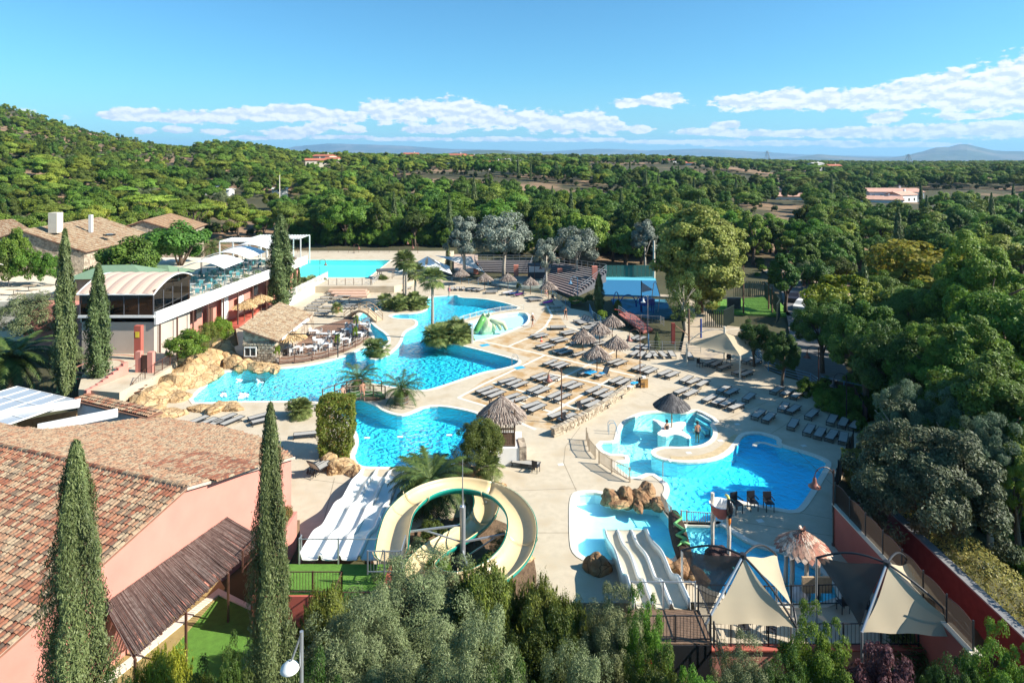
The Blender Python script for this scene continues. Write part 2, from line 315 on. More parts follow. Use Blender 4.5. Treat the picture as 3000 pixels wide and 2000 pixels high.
# ------------------------------------------------------------------ common materials
M_deck = mat('deck_concrete', (.50, .425, .315), rough=.85, var=.10, scale=2.2, bump=.12, bscale=60, col2=(.40, .31, .20), thr=(.50, .78), scale2=.55)
M_slab = mat('worn_paving', (.50, .385, .25), rough=.85, var=.14, scale=.9, bump=.1, bscale=50, col2=(.40, .25, .11), thr=(.44, .60), scale2=.7)
M_band = mat('pale_band', (.66, .60, .50), rough=.8, var=.06, scale=4)
M_cop = mat('coping_stone', (.70, .64, .53), rough=.7, var=.07, scale=5, bump=.05)
M_ground = mat('dry_ground', (.06, .058, .025), rough=.95, var=.3, scale=.08, bump=.5, bscale=2, col2=(.27, .17, .10), thr=(.50, .60), scale2=.02, coords='W')
M_soil = mat('garden_soil', (.16, .10, .06), rough=.95, var=.35, scale=2, bump=.6, bscale=8, coords='W')
M_pink = mat('pink_render', (.55, .235, .185), rough=.9, var=.08, scale=.8, bump=.08, bscale=40, col2=(.49, .195, .15), thr=(.5, .75), scale2=.3, coords='W')
M_red = mat('red_render', (.42, .105, .075), rough=.9, var=.10, scale=.8, bump=.08, bscale=40, coords='W')
M_white = mat('white_paint', (.72, .71, .68), rough=.6, var=.04)
M_cream = mat('cream_render', (.62, .55, .44), rough=.85, var=.06, scale=1.5, bump=.06, coords='W')
M_wood = mat('weathered_wood', (.16, .10, .065), rough=.8, var=.25, scale=6, bump=.3)
M_wood2 = mat('pale_wood', (.42, .31, .20), rough=.8, var=.2, scale=6, bump=.2)
M_brown = mat('brown_metal', (.10, .045, .03), rough=.45, var=.1, spec=.5)
M_blk = mat('black_metal', (.025, .025, .028), rough=.45, var=.1)
M_galv = mat('galvanised_steel', (.42, .44, .46), rough=.35, var=.08, metal=.6)
M_bluer = mat('blue_rail_paint', (.13, .28, .42), rough=.5, var=.1)
M_turf = mat('artificial_turf', (.13, .29, .04), rough=.95, var=.18, scale=3, bump=.8, bscale=80)
M_basin = mat('basin_paint', (.66, .86, .90), rough=.6, var=.05, scale=2)
M_rock = mat('tan_artificial_rock', (.42, .27, .13), rough=.9, var=.25, scale=1.6, bump=.9, bscale=5, col2=(.50, .36, .20), thr=(.45, .6), scale2=1.2, crack=1.0)
M_rockd = mat('brown_artificial_rock', (.27, .15, .075), rough=.9, var=.25, scale=1.6, bump=.9, bscale=5, col2=(.38, .25, .13), thr=(.45, .6), scale2=1.2, crack=1.3)
M_stone = attrmat('rubble_stone', [(0, (.30, .24, .17)), (.5, (.44, .37, .27)), (1, (.55, .47, .36))], bump=.6)
M_asph = mat('grey_asphalt', (.16, .15, .14), rough=.95, var=.12, scale=2, coords='W')
# ------------------------------------------------------------------ terrain
px_ = lambda L, z=0: [W(a, b, z) for a, b in L]
DECK_PX = [(355,1275),(430,1180),(560,1060),(700,1010),(690,960),(760,905),(850,851),(1050,851),(1150,808),(1290,812),(1300,822),(1373,830),(1459,842),(1523,852),(1619,865),(1672,903),(1727,913),(1746,945),(1778,957),(1850,975),(1900,1025),(2053,1031),(2203,1029),(2251,1085),(2300,1105),(2378,1125),(2410,1150),(2500,1168),(2545,1250),(2500,1320),(2455,1414),(2438,1500),(2446,1602),(2693,1897),(2050,1898),(2035,1765),(1500,1765),(1130,1765),(1080,1600),(925,1595),(870,1560),(860,1520),(620,1400)]
DECK = px_(DECK_PX)
U = [-1.6, -.81, -.74, -.676, -.578, -.508, -.476, -.432, -.389, -.351, -.30, -.2, 0, .2, .27, .43, .6, .8, 1.6]
HU = [92, 72, 61, 49, 36, 31, 33, 32, 28, 23, 20, 19, 18, 17.5, 16, 10, 8, 9, 9]
GY = [0, 150, 200, 300, 450, 600, 700, 1000, 1350, 2500, 4000, 20000]
GG = [0, 0, .06, .32, .72, .95, 1.0, 1.15, 1.05, .3, -1.0, -1.5]
def terr_np(X, Y):
 r = np.hypot(X, Y); u = X/np.maximum(Y, 20.0); g = np.interp(Y, GY, GG); h = np.interp(u, U, HU)
 base = g*h
 un = np.sin(X*.021+1.3)*np.cos(Y*.017)*2.2+np.sin(X*.05+Y*.043)*1.0
 z = -.25+base+un*np.clip((Y-190)/150, 0, 1)*np.clip((900-Y)/200, .0, 1)
 z = z+np.clip((-u-.42)/.3, 0, 1)*np.clip((Y-95)/100, 0, 1)*np.clip((420-Y)/200, 0, 1)*5.5
 near = np.clip((29.2-Y)/1.0, 0, 1)*np.clip((X+14)/3, 0, 1); z = z-near*2.4
 right = np.clip((X-.62*Y-4)/6, 0, 1)*np.clip((70-Y)/20, 0, 1); z = z-right*1.5
 return z
def terr(x, y): return float(terr_np(np.array([x], float), np.array([y], float))[0])
ys = np.concatenate([np.arange(8, 120, 1.5), np.arange(120, 200, 3), np.arange(200, 400, 6), np.arange(400, 1000, 15), np.arange(1000, 3000, 80), np.linspace(3000, 17500, 16)])
us = np.concatenate([np.linspace(-1.6, -.9, 8), np.linspace(-.86, .86, 150), np.linspace(.9, 1.6, 8)])
UU, YY = np.meshgrid(us, ys); XX = UU*(YY+6); ZZ = terr_np(XX, YY)
DK = DECK
lo = offset_loop(DK, -1.6)
for i in range(len(ys)):
 if ys[i] < 160:
  for j in range(len(us)):
   if inside(XX[i, j], YY[i, j], lo): ZZ[i, j] = -3.2
   elif inside(XX[i, j], YY[i, j], DK): ZZ[i, j] = min(ZZ[i, j], -.6)
V = np.stack([XX, YY, ZZ], -1).reshape(-1, 3); a, b = UU.shape
idx = np.arange(a*b).reshape(a, b); Fq = np.stack([idx[:-1, :-1], idx[:-1, 1:], idx[1:, 1:], idx[1:, :-1]], -1).reshape(-1, 4)
me = np_mesh('terrain', V, Fq, smooth=True); me.materials.append(M_ground); link('terrain', me, kind='structure')
b_ = MB(); b_.prism([(-16000, -600), (16000, -600), (16000, 8), (-16000, 8)], -3.4, -3.0); b_.build('ground', M_ground, kind='structure')
# ------------------------------------------------------------------ pools
MAIN_PX = [(548,1180),(600,1130),(650,1090),(700,1084),(815,1080),(891,1072),(955,1059),(1019,1040),(1060,1021),(1088,1008),(1099,995),(1095,983),(1083,960),(1060,944),(1048,933),(1055,920),(1075,908),(1100,897),(1118,892),(1120,903),(1100,910),(1085,920),(1083,933),(1085,944),(1102,960),(1127,976),(1138,992),(1134,1008),(1118,1021),(1090,1033),(1076,1046),(1089,1054),(1124,1048),(1159,1024),(1178,1001),(1183,979),(1194,967),(1217,957),(1226,945),(1217,936),(1197,934),(1159,933),(1146,928),(1143,924),(1159,920),(1210,919),(1242,912),(1256,901),(1248,887),(1252,870),(1299,867),(1341,864),(1342,872),(1412,875),(1459,883),(1491,891),(1528,903),(1466,911),(1396,925),(1319,949),(1285,968),(1268,985),(1300,1003),(1364,1015),(1518,1055),(1520,1061),(1504,1071),(1459,1082),(1421,1088),(1364,1106),(1300,1128),(1261,1140),(1226,1144),(1180,1138),(1110,1126),(1060,1118),(1020,1122),(998,1133),(1002,1148),(1035,1163),(1075,1178),(1103,1189),(1121,1203),(1156,1216),(1184,1217),(1212,1207),(1247,1191),(1296,1190),(1356,1200),(1401,1212),(1425,1230),(1400,1270),(1370,1320),(1345,1368),(1093,1369),(1051,1365),(1036,1337),(1047,1309),(1051,1281),(1037,1253),(1010,1225),(985,1203),(950,1184),(918,1174),(830,1175),(735,1175),(640,1178)]
WADE_PX = [(1536,914),(1549,926),(1547,939),(1536,951),(1491,970),(1440,989),(1402,996),(1345,1005),(1320,985),(1330,962),(1400,936),(1470,920)]
RIGHT_PX = [(1872,1214),(1900,1209),(1933,1207),(1957,1207),(2005,1211),(2030,1204),(2046,1203),(2102,1234),(2079,1241),(2090,1258),(2090,1276),(2079,1291),(2053,1305),(2005,1310),(1948,1308),(1919,1313),(1906,1323),(1913,1336),(1948,1349),(1996,1355),(2059,1353),(2107,1343),(2139,1325),(2161,1300),(2172,1281),(2187,1271),(2219,1268),(2244,1273),(2279,1285),(2275,1300),(2315,1314),(2362,1327),(2410,1344),(2424,1356),(2410,1383),(2375,1440),(2345,1485),(2325,1497),(2268,1487),(2200,1475),(2148,1462),(2118,1485),(2106,1518),(2092,1530),(1995,1528),(1967,1510),(1945,1470),(1957,1449),(1962,1430),(1951,1411),(1906,1381),(1852,1404),(1820,1378),(1795,1357),(1838,1353),(1846,1345),(1836,1331),(1775,1330),(1750,1297),(1808,1296),(1813,1281),(1818,1255),(1834,1235)]
SLIDE_PX = [(1688,1450),(1702,1444),(1756,1443),(1780,1458),(1850,1470),(1930,1478),(1940,1492),(1962,1520),(1975,1570),(1990,1634),(1925,1644),(1850,1646),(1782,1640),(1721,1636),(1697,1622),(1686,1600),(1683,1540),(1682,1478)]
TODD_PX = [(1985,1538),(2094,1540),(2112,1535),(2145,1560),(2190,1588),(2238,1605),(2300,1620),(2380,1655),(2440,1705),(2462,1765),(2250,1768),(2100,1740),(2035,1705),(2012,1650),(1998,1590)]
pools = {}
def pool(name, P, zw, depth, wm, cop=True, base=0.0):
 """basin, water sheet and coping stones of one pool; P is its plan"""
 P = [Vector((p[0], p[1])) for p in P]
 n = len(P); b = MB(); z1 = base-depth
 b.prism(P, z1-.1, z1, top=True, bot=True, side=False)
 ar = sum(P[i].x*P[(i+1) % n].y-P[(i+1) % n].x*P[i].y for i in range(n)); Q = P if ar > 0 else P[::-1]
 for i in range(n): j = (i+1) % n; b.quad((Q[i].x, Q[i].y, z1), (Q[i].x, Q[i].y, base), (Q[j].x, Q[j].y, base), (Q[j].x, Q[j].y, z1))
 b.build(name+'_basin', M_basin, kind='structure')
 w = MB(); w.prism(P, zw-.01, zw, bot=False, side=False); w.build(name+'_water', wm, kind='structure')
 if cop:
  O = offset_loop(Q, .34); c = MB(); I = offset_loop(Q, -.03)
  for i in range(n):
   j = (i+1) % n; a0, a1, o0, o1 = I[i], I[j], O[i], O[j]; h = base+.035
   c.quad((a0[0], a0[1], h), (o0[0], o0[1], h), (o1[0], o1[1], h), (a1[0], a1[1], h)); c.quad((a0[0], a0[1], h-.16), (a0[0], a0[1], h), (a1[0], a1[1], h), (a1[0], a1[1], h-.16))
   c.quad((o0[0], o0[1], h), (o0[0], o0[1], h-.06), (o1[0], o1[1], h-.06), (o1[0], o1[1], h))
  c.build(name+'_coping', M_cop, kind='structure')
 pools[name] = P; return P
sm = lambda L: [Vector((p.x, p.y)) for p in smooth_loop([W(a, b).xy for a, b in L], 1)]
w_main = water('lagoon_water', (.42, .95, .99), (.21, .86, .98), W(640,1150), W(1150,1080), rip=1.3, rs=2.4, ior=1.18)
w_wade = water('wading_water', (.78, .96, .99), (.70, .95, .99), W(1500,950), W(1350,1000), rip=.4, ior=1.08)
w_right = water('deep_pool_water', (.62, 1, 1), (.20, .82, 1), W(1850,1330), W(2170,1390), rip=.9, rs=2.0, ior=1.15)
w_slide = water('slide_pool_water', (.80, 1.01, 1.02), (.50, 1, 1.01), W(1690,1500), W(1960,1600), rip=.45, rs=1.6, ior=1.10)
w_todd = water('toddler_water', (.52, .96, 1), (.42, .92, 1), W(2100,1560), W(2300,1700), rip=.6)
w_lap = water('lap_water', (.46, 1.02, .99), (.40, 1.02, .98), W(1000,760), W(1000,810), rip=.4, rs=1.4, ior=1.10)
Pm = pool('lagoon', sm(MAIN_PX), -.10, 1.25, w_main); Pw = pool('wading_pool', sm(WADE_PX), -.08, .45, w_wade)
Pr = pool('leisure_pool', sm(RIGHT_PX), -.10, 1.15, w_right); Ps = pool('slide_pool', sm(SLIDE_PX), -.08, .7, w_slide); Pt = pool('toddler_pool', sm(TODD_PX), -.08, .45, w_todd)
loops = [[Vector((p[0], p[1], 0)) for p in DECK]]+[[Vector((p[0], p[1], 0)) for p in Q] for Q in (Pm, Pw, Pr, Ps, Pt)]
allv = [v for l in loops for v in l]; d = MB(); tris = geometry.tessellate_polygon(loops)
def up(t):
 a, b, c = [allv[i] for i in t]; return t if (b-a).cross(c-a).z > 0 else (t[0], t[2], t[1])
d.add(allv, [up(t) for t in tris])
n = len(DECK); d.add([(p[0], p[1], z) for z in (-3.3, 0) for p in DECK], [(i, (i+1) % n, n+(i+1) % n, n+i) for i in range(n)])
d.build('pool_deck', M_deck, kind='structure')
def strip(name, pts, w, m, z=.008, closed=False):
 P = [Vector((p[0], p[1])) for p in pts]; b = MB(); n = len(P)
 L_, R_ = [], []
 for i, p in enumerate(P):
  t = (P[min(i+1, n-1)]-P[max(i-1, 0)]).normalized(); nn = Vector((-t.y, t.x))*w/2; L_.append(p+nn); R_.append(p-nn)
 for i in range(n-1): b.quad((*R_[i], z), (*R_[i+1], z), (*L_[i+1], z), (*L_[i], z))
 return b.build(name, m, kind='structure')
fld = px_([(1342,1165),(1419,1112),(1525,1071),(1556,1048),(1520,1040),(1407,1004),(1440,996),(1500,975),(1560,958),(1600,900),(1640,925),(1660,960),(1740,985),(1800,1020),(1880,1060),(1890,1105),(1850,1135),(1790,1175),(1720,1222),(1640,1265),(1600,1256),(1530,1243),(1420,1190)])
b = MB(); b.prism([(p.x, p.y) for p in fld], 0, .004, bot=False, side=False); b.build('worn_paving', M_slab, kind='structure')
zz = .008
for L_ in ([(1407,998),(1500,1018),(1597,1040),(1700,1064),(1790,1085),(1885,1106)], [(1342,1165),(1410,1128),(1500,1086),(1597,1040)], [(1490,1014),(1552,988),(1597,958),(1617,925),(1600,890)], [(1342,1165),(1420,1188),(1530,1241),(1570,1258)],
  [(1443,1120),(1520,1143),(1604,1168),(1700,1200)], [(1525,1176),(1590,1138),(1650,1105),(1739,1061),(1800,1030)], [(1610,1095),(1700,1112),(1800,1135)], [(1400,1143),(1500,1172),(1620,1208),(1690,1233)], [(1590,958),(1660,958),(1730,975)], [(1640,1025),(1700,1000),(1740,985)], [(1604,1215),(1700,1160),(1790,1110)]):
 strip('paving_band', px_(L_), .34, M_band, zz); zz += .0012
M_joint = mat('deck_joint', (.22, .18, .13), rough=.95, var=.2)
for L_ in ([(1500, 1290), (1300, 1640)], [(1430, 1440), (1690, 1430)], [(1210, 1560), (1685, 1560)], [(1700, 1250), (1640, 1330), (1690, 1440)], [(1880, 1145), (2110, 1230)], [(1960, 1060), (2120, 1110), (2300, 1190), (2480, 1270)], [(2105, 1235), (2460, 1090)], [(2250, 1275), (2420, 1170)], [(2330, 1315), (2440, 1420)], [(1120, 1500), (1290, 1420)], [(880, 1400), (1040, 1420)], [(640, 1240), (900, 1350)], [(1240, 830), (1420, 865)], [(1130, 850), (1260, 862)], [(2130, 1460), (2440, 1520)], [(2180, 1530), (2445, 1570)], [(980, 1400), (940, 1560)]):
 strip('expansion_joint', smooth_loop([p_.xy for p_ in px_(L_)], 1, False), .035, M_joint, .005)
# ------------------------------------------------------------------ raised terrace of the lap pool
ZL = 1.1
LAP = [W(872,761,ZL), W(1145,762,ZL), W(1079,813,ZL), W(800,813,ZL)]
TER = [W(700,735,ZL), W(1330,735,ZL), W(1180,832,ZL), W(1155,838,ZL), W(890,838,ZL), W(690,838,ZL)]
pool('lap_pool', LAP, ZL-.06, 1.1, w_lap, base=ZL)
b = MB(); lp = [[Vector((p.x, p.y, 0)) for p in TER], [Vector((p.x, p.y, 0)) for p in LAP]]; av = [v for l in lp for v in l]
for t in geometry.tessellate_polygon(lp):
 q = [Vector((av[i].x, av[i].y, ZL)) for i in t]
 if (q[1]-q[0]).cross(q[2]-q[0]).z < 0: q = q[::-1]
 b.add(q, [(0, 1, 2)])
for i in range(len(TER)):
 p, q = TER[i], TER[(i+1) % len(TER)]; b.quad((p.x, p.y, -.5), (q.x, q.y, -.5), (q.x, q.y, ZL), (p.x, p.y, ZL))
b.build('lap_pool_terrace', M_deck, kind='structure')
# ------------------------------------------------------------------ plaza by the restaurant, garden beds, roads, courts
def sheet(name, pts, m, z0, z1): b = MB(); b.prism([(p[0], p[1]) for p in pts], z0, z1); return b.build(name, m, kind='structure')
ZP = 1.6
sheet('plaza', [W(a, b, ZP) for a, b in [(240,1100),(300,1035),(430,1028),(520,1040),(500,1075),(440,1110),(395,1125),(350,1150),(230,1140)]], M_deck, -1, ZP)
pc = W(290, 1072, ZP)
M_brickband = mat('red_brick_band', (.36, .17, .12), rough=.9, var=.2, scale=9)
b = MB()
for r0, r1 in ((1.9, 2.2), (3.4, 3.7)):
 A = arc(pc.x, pc.y, r0, 0, 2*math.pi*.98, 40); B = arc(pc.x, pc.y, r1, 0, 2*math.pi*.98, 40)
 for i in range(40): b.quad((*A[i], ZP+.006), (*B[i], ZP+.006), (*B[i+1], ZP+.006), (*A[i+1], ZP+.006))
b.build('paving_ring', M_brickband, kind='structure')
lawn = sheet('lawn', [W(a, b, .02) for a, b in [(500,1905),(640,1745),(745,1785),(1010,1800),(1040,1990),(640,2040),(560,2010)]], M_turf, -.6, .02)
sheet('pergola_paving', [W(a, b, .05) for a, b in [(160,2150),(300,1880),(640,1690),(660,1722),(500,1905),(380,2010),(300,2100)]], mat('ochre_paving', (.32, .24, .10), var=.15), -.6, .05)
sheet('kerb', [W(a, b, .10) for a, b in [(296,1990),(640,1722),(735,1770),(735,1783),(640,1740),(318,2003)]], M_cop, -.5, .10)
strip('service_road', [W(2330,820), W(2345,880), W(2370,950), W(2385,1010), W(2400,1070), W(2430,1140)], 5.2, M_asph, .03)
strip('service_road_verge', [W(2300,790), W(2330,812), W(2400,842), W(2520,868)], 9, mat('pale_dust', (.40, .31, .22), var=.2, scale=.5), .02)
sheet('sports_court', [W(a, b) for a, b in [(1755,813),(1920,816),(1935,868),(1745,862)]], mat('court_blue', (.02, .14, .28), var=.08, rough=.8), -.4, .03)
sheet('court_border', [W(a, b) for a, b in [(1755,808),(1918,810),(1922,822),(1755,820)]], mat('court_pale', (.10, .42, .52), var=.08, rough=.8), -.4, .04)
sheet('splash_ground', [W(a, b) for a, b in [(1790,876),(1950,878),(1975,925),(1930,933),(1815,912)]], mat('splash_teal', (.03, .12, .16), var=.2, rough=.8, col2=(.05, .22, .34), thr=(.45, .55), scale2=.25), -.4, .06)
sheet('play_yard', [W(a, b) for a, b in [(1760,858),(1990,872),(2010,960),(1990,1060),(2110,1058),(2200,1030),(2180,960),(2100,950),(2060,900),(2000,866),(1760,852)]], mat('play_sand', (.46, .37, .26), var=.14, scale=.6, col2=(.30, .25, .2), thr=(.5, .65)), -.5, .02)
sheet('ball_court', [W(a, b) for a, b in [(2080,880),(2270,868),(2320,925),(2090,915)]], M_turf, -.5, .03)
sheet('picnic_ground', [W(a, b) for a, b in [(1330,745),(1400,745),(1400,800),(1330,790)]], mat('picnic_dust', (.46, .34, .26), var=.2, scale=.7), -.5, .03)
sheet('red_terrace', [W(a, b, .3) for a, b in [(600,960),(700,880),(820,842),(835,860),(760,905),(700,955)]], mat('red_floor', (.40, .09, .06), var=.08), -.6, .3)
# ------------------------------------------------------------------ far mountains and the air between
def ridge(name, Y, prof, m, dx=1.0):
 """a range of hills at distance Y; prof is its skyline [(px, py)] in the view"""
 P = [((a-1500)/F*Y, H-(b-HY)/F*Y) for a, b in prof]; xs = np.linspace(P[0][0], P[-1][0], 160); hs = np.interp(xs, [p[0] for p in P], [p[1] for p in P]); vs = []; rows = 9
 for r in range(rows):
  t = r/(rows-1); yy = Y+(t-.5)*Y*.28; k = max(0, 1-abs(t-.5)/.5)
  for i, x in enumerate(xs): vs.append((x*yy/Y, yy+math.sin(x*.0021)*Y*.012, -20+(hs[i]+20)*k**.8*(1+.10*noise.noise(Vector((x*.0016, r*.9, 3)))*(k < .98))+noise.noise(Vector((x*.006, r, 1)))*hs[i]*.03))
 n_ = len(xs); fs = [(r*n_+i, r*n_+i+1, (r+1)*n_+i+1, (r+1)*n_+i) for r in range(rows-1) for i in range(n_-1)]
 me = bpy.data.meshes.new(name); me.from_pydata(vs, [], fs); me.materials.append(m); return link(name, me, kind='structure')
M_mtn = mat('wooded_mountain', (.06, .08, .04), rough=1, var=.3, scale=.004, col2=(.14, .13, .08), thr=(.5, .6), scale2=.0015, coords='W')
ridge('mountain', 9000, [(2200,472),(2330,462),(2400,452),(2460,457),(2520,462),(2600,462),(2640,456),(2700,444),(2745,432),(2790,430),(2825,423),(2850,422),(2885,431),(2930,441),(2960,443),(3000,443),(3060,448),(3200,458),(3400,468)], M_mtn)
ridge('mountain', 15000, [(700,470),(860,428),(960,421),(1080,424),(1200,428),(1300,436),(1450,440),(1600,444),(1750,436),(1900,441),(2050,436),(2150,441),(2250,446),(2400,455),(2600,458),(3000,465)], M_mtn)
ridge('mountain', 6000, [(1250,470),(1330,447),(1400,440),(1460,440),(1520,447),(1600,460),(1700,470)], M_mtn)
b = MB(); b.prism([(-18500, -650), (18500, -650), (18500, 18200), (-18500, 18200)], -160, 430)
hm = bpy.data.materials.new('haze_air'); hm.use_nodes = True; nt = hm.node_tree; nt.nodes.clear()
v_ = nt.nodes.new('ShaderNodeVolumePrincipled'); v_.inputs['Color'].default_value = (.34, .64, 1, 1); v_.inputs['Density'].default_value = 0.65e-4; v_.inputs['Anisotropy'].default_value = .1
o_ = nt.nodes.new('ShaderNodeOutputMaterial'); nt.links.new(v_.outputs[0], o_.inputs['Volume'])
HAZE = b.build('haze', hm, kind='stuff')
# ------------------------------------------------------------------ vegetation
def leaves(P, Nrm, size, asp=.5, jit=.6, rnd=None, along=None):
 """one small rhombic leaf per point: P (n,3), outward normals, size (n,)"""
 r = rnd or rng; n = len(P); N = Nrm+r.normal(0, jit, (n, 3)); N /= np.linalg.norm(N, axis=1)[:, None]+1e-9
 A = r.normal(0, 1, (n, 3)) if along is None else along+r.normal(0, .35, (n, 3))
 T = A-N*np.sum(A*N, 1)[:, None]; T /= np.linalg.norm(T, axis=1)[:, None]+1e-9; B = np.cross(N, T)
 s = np.asarray(size).reshape(-1, 1)*np.ones((n, 1)); V = np.stack([P-T*s, P-B*s*asp, P+T*s, P+B*s*asp], 1).reshape(-1, 3)
 return V, np.arange(4*n).reshape(n, 4)
def leafmesh(name, parts, m):
 vs, fs, o = [], [], 0
 for v, f in parts: vs.append(v); fs.append(f+o); o += len(v)
 me = np_mesh(name, np.concatenate(vs), np.concatenate(fs)); me.materials.append(m); return me
def sph(r, n):
 d = r.normal(0, 1, (n, 3)); return d/np.linalg.norm(d, axis=1)[:, None]
def crown(name, m, seed, shape='oak', n=5000, size=.32, asp=.6, k=38, clump=.26):
 """crown of a tree of nominal height 10: leafy clumps spread over an envelope, gaps between"""
 r = np.random.default_rng(seed); P, N = [], []
 E = dict(oak=(3.9, 3.9, 3.3, 6.0), tall=(2.7, 2.7, 4.2, 5.6), umbrella=(4.6, 4.6, 1.7, 7.9), pine=(3.2, 3.2, 3.3, 6.3), oval=(3.1, 3.1, 4.7, 5.2), bush=(4.6, 4.6, 4.6, 4.6), wide=(5.2, 5.2, 3.4, 6.2))[shape]
 ax = np.array(E[:3]); c0 = np.array([0, 0, E[3]]); per = n//k
 for i in range(k):
  d = sph(r, 1)[0]
  if shape in ('umbrella',): d[2] = abs(d[2])*.9
  elif d[2] < -.55 and shape != 'oval': d[2] *= -.6
  rad = r.uniform(.62, .86) if r.random() < .82 else r.uniform(.2, .6)
  c = c0+d*ax*rad*(1+.16*math.sin(i*2.4+seed)); cr = ax*clump*r.uniform(.75, 1.35); cr = np.array([cr[0], cr[1], min(cr[2], cr[0]*.9)*(.62 if shape in ('umbrella', 'pine') else 1.0)])
  q = sph(r, per); q = np.where((q@d < -.35)[:, None], -q, q); rr = r.uniform(.55, 1.06, per)[:, None]; P.append(c+q*cr*rr); N.append(q*.7+d*.5+np.array([0, 0, .35]))
 P = np.concatenate(P); N = np.concatenate(N); return leafmesh(name, [leaves(P, N, size*r.uniform(.6, 1.3, len(P)), asp, .55, r)], m)
def trunk_mesh(name, m, seed, h=5.5, r0=.28, limbs=6, spread=2.6, top=7.5, lean=.3):
 r = random.Random(seed); b = MB(); bx, by = r.uniform(-lean, lean), r.uniform(-lean, lean)
 b.tube([(0, 0, -.6), (bx*.3, by*.3, h*.3), (bx, by, h*.62), (bx*1.4, by*1.2, h)], [r0*1.25, r0, r0*.8, r0*.5], 7)
 for i in range(limbs):
  a = i*2*math.pi/limbs+r.uniform(-.4, .4); z = h*r.uniform(.38, .8); e = spread*r.uniform(.7, 1.1)
  b.tube([(bx*z/h, by*z/h, z), (bx+math.cos(a)*e*.45, by+math.sin(a)*e*.45, z+(top-z)*.45), (bx+math.cos(a)*e, by+math.sin(a)*e, z+(top-z)*r.uniform(.7, 1))], [r0*.5, r0*.33, r0*.12], 5)
 return b.mesh(name, m, True)
M_bark = mat('tree_bark', (.12, .085, .06), rough=.95, var=.3, scale=3, bump=.6, bscale=9)
M_pale_bark = mat('pale_bark', (.42, .37, .31), rough=.9, var=.2, scale=3, bump=.4)
L_oak = leafmat('oak_leaf', (0.065, 0.120, 0.018), (0.135, 0.205, 0.034)); L_oakl = leafmat('light_oak_leaf', (0.113, 0.182, 0.023), (0.229, 0.293, 0.042))
L_pine = leafmat('pine_needle', (0.109, 0.184, 0.023), (0.238, 0.306, 0.038), trans=.2); L_plane = leafmat('plane_leaf', (.22, .26, .05), (.40, .43, .11), objvar=.1, hue=.01)
L_grey = leafmat('silver_leaf', (0.130, 0.155, 0.115), (0.270, 0.300, 0.240), objvar=.12, hue=.01, trans=.15); L_olive = leafmat('olive_leaf', (.092, .122, .043), (.23, .26, .12), objvar=.12, hue=.015, trans=.15)
L_lime = leafmat('lime_leaf', (0.140, 0.230, 0.020), (0.280, 0.360, 0.035), objvar=.1, hue=.01, trans=.4); L_cyp = leafmat('cypress_scale_leaf', (.065, .10, .03), (.165, .205, .075), objvar=.12, hue=.015, trans=.12)
L_green = leafmat('bright_leaf', (0.081, 0.169, 0.019), (0.177, 0.280, 0.033), objvar=.15, hue=.02, trans=.4); L_dkshrub = leafmat('dark_shrub_leaf', (0.040, 0.074, 0.013), (0.100, 0.144, 0.025), objvar=.15)
L_hedge = leafmat('hedge_leaf', (0.120, 0.155, 0.020), (0.240, 0.270, 0.045), objvar=.08, hue=.01, dry=(.30, .17, .04, .07)); L_gold = leafmat('golden_leaf', (0.260, 0.250, 0.030), (0.450, 0.400, 0.060), objvar=.1, hue=.01, trans=.4)
L_purple = leafmat('purple_leaf', (0.070, 0.028, 0.035), (0.170, 0.075, 0.085), objvar=.05, hue=.01); L_palm = leafmat('palm_frond_leaf', (0.030, 0.062, 0.012), (0.095, 0.135, 0.030), objvar=.1, hue=.01, trans=.2)
L_brown = leafmat('dry_leaf', (0.160, 0.100, 0.050), (0.270, 0.170, 0.080), objvar=.1, hue=.01)
TREE = {}
def proto(kind, crowns, trunks): TREE[kind] = (crowns, trunks)
proto('oak_tree', [crown('crown', L_oak, s, 'oak', 11960, 0.20, .62, 40) for s in (1, 2)]+[crown('crown', L_oak, 3, 'tall', 11960, 0.18, .62, 36)], [trunk_mesh('trunk', M_bark, s) for s in (1, 2)])
proto('broadleaf_tree', [crown('crown', L_oakl, 4, 'oak', 11960, 0.20, .62, 36), crown('crown', L_oakl, 5, 'tall', 11960, 0.18, .6, 34), crown('crown', L_green, 6, 'wide', 12420, 0.20, .6, 40)], [trunk_mesh('trunk', M_bark, s) for s in (3, 4)])
proto('pine_tree', [crown('crown', L_pine, 7, 'pine', 12880, 0.16, .4, 30, .30), crown('crown', L_pine, 8, 'pine', 12880, 0.16, .4, 26, .34)], [trunk_mesh('trunk', M_bark, s, h=7, limbs=5, top=8.5) for s in (5, 6)])
proto('umbrella_pine', [crown('crown', L_pine, 9, 'umbrella', 13800, 0.15, .4, 46, .22)], [trunk_mesh('trunk', M_bark, 7, h=7, limbs=8, spread=3.6, top=8.6)])
proto('eucalyptus_tree', [crown('crown', L_grey, 10, 'oak', 14950, 0.17, .42, 44, .24), crown('crown', L_grey, 11, 'tall', 14950, 0.16, .42, 40, .24)], [trunk_mesh('trunk', M_pale_bark, s, h=6, r0=.22, limbs=7) for s in (8, 9)])
proto('olive_tree', [crown('crown', L_olive, 12, 'oak', 16100, 0.13, .32, 44, .24)], [trunk_mesh('trunk', M_bark, 10, h=4.5)])
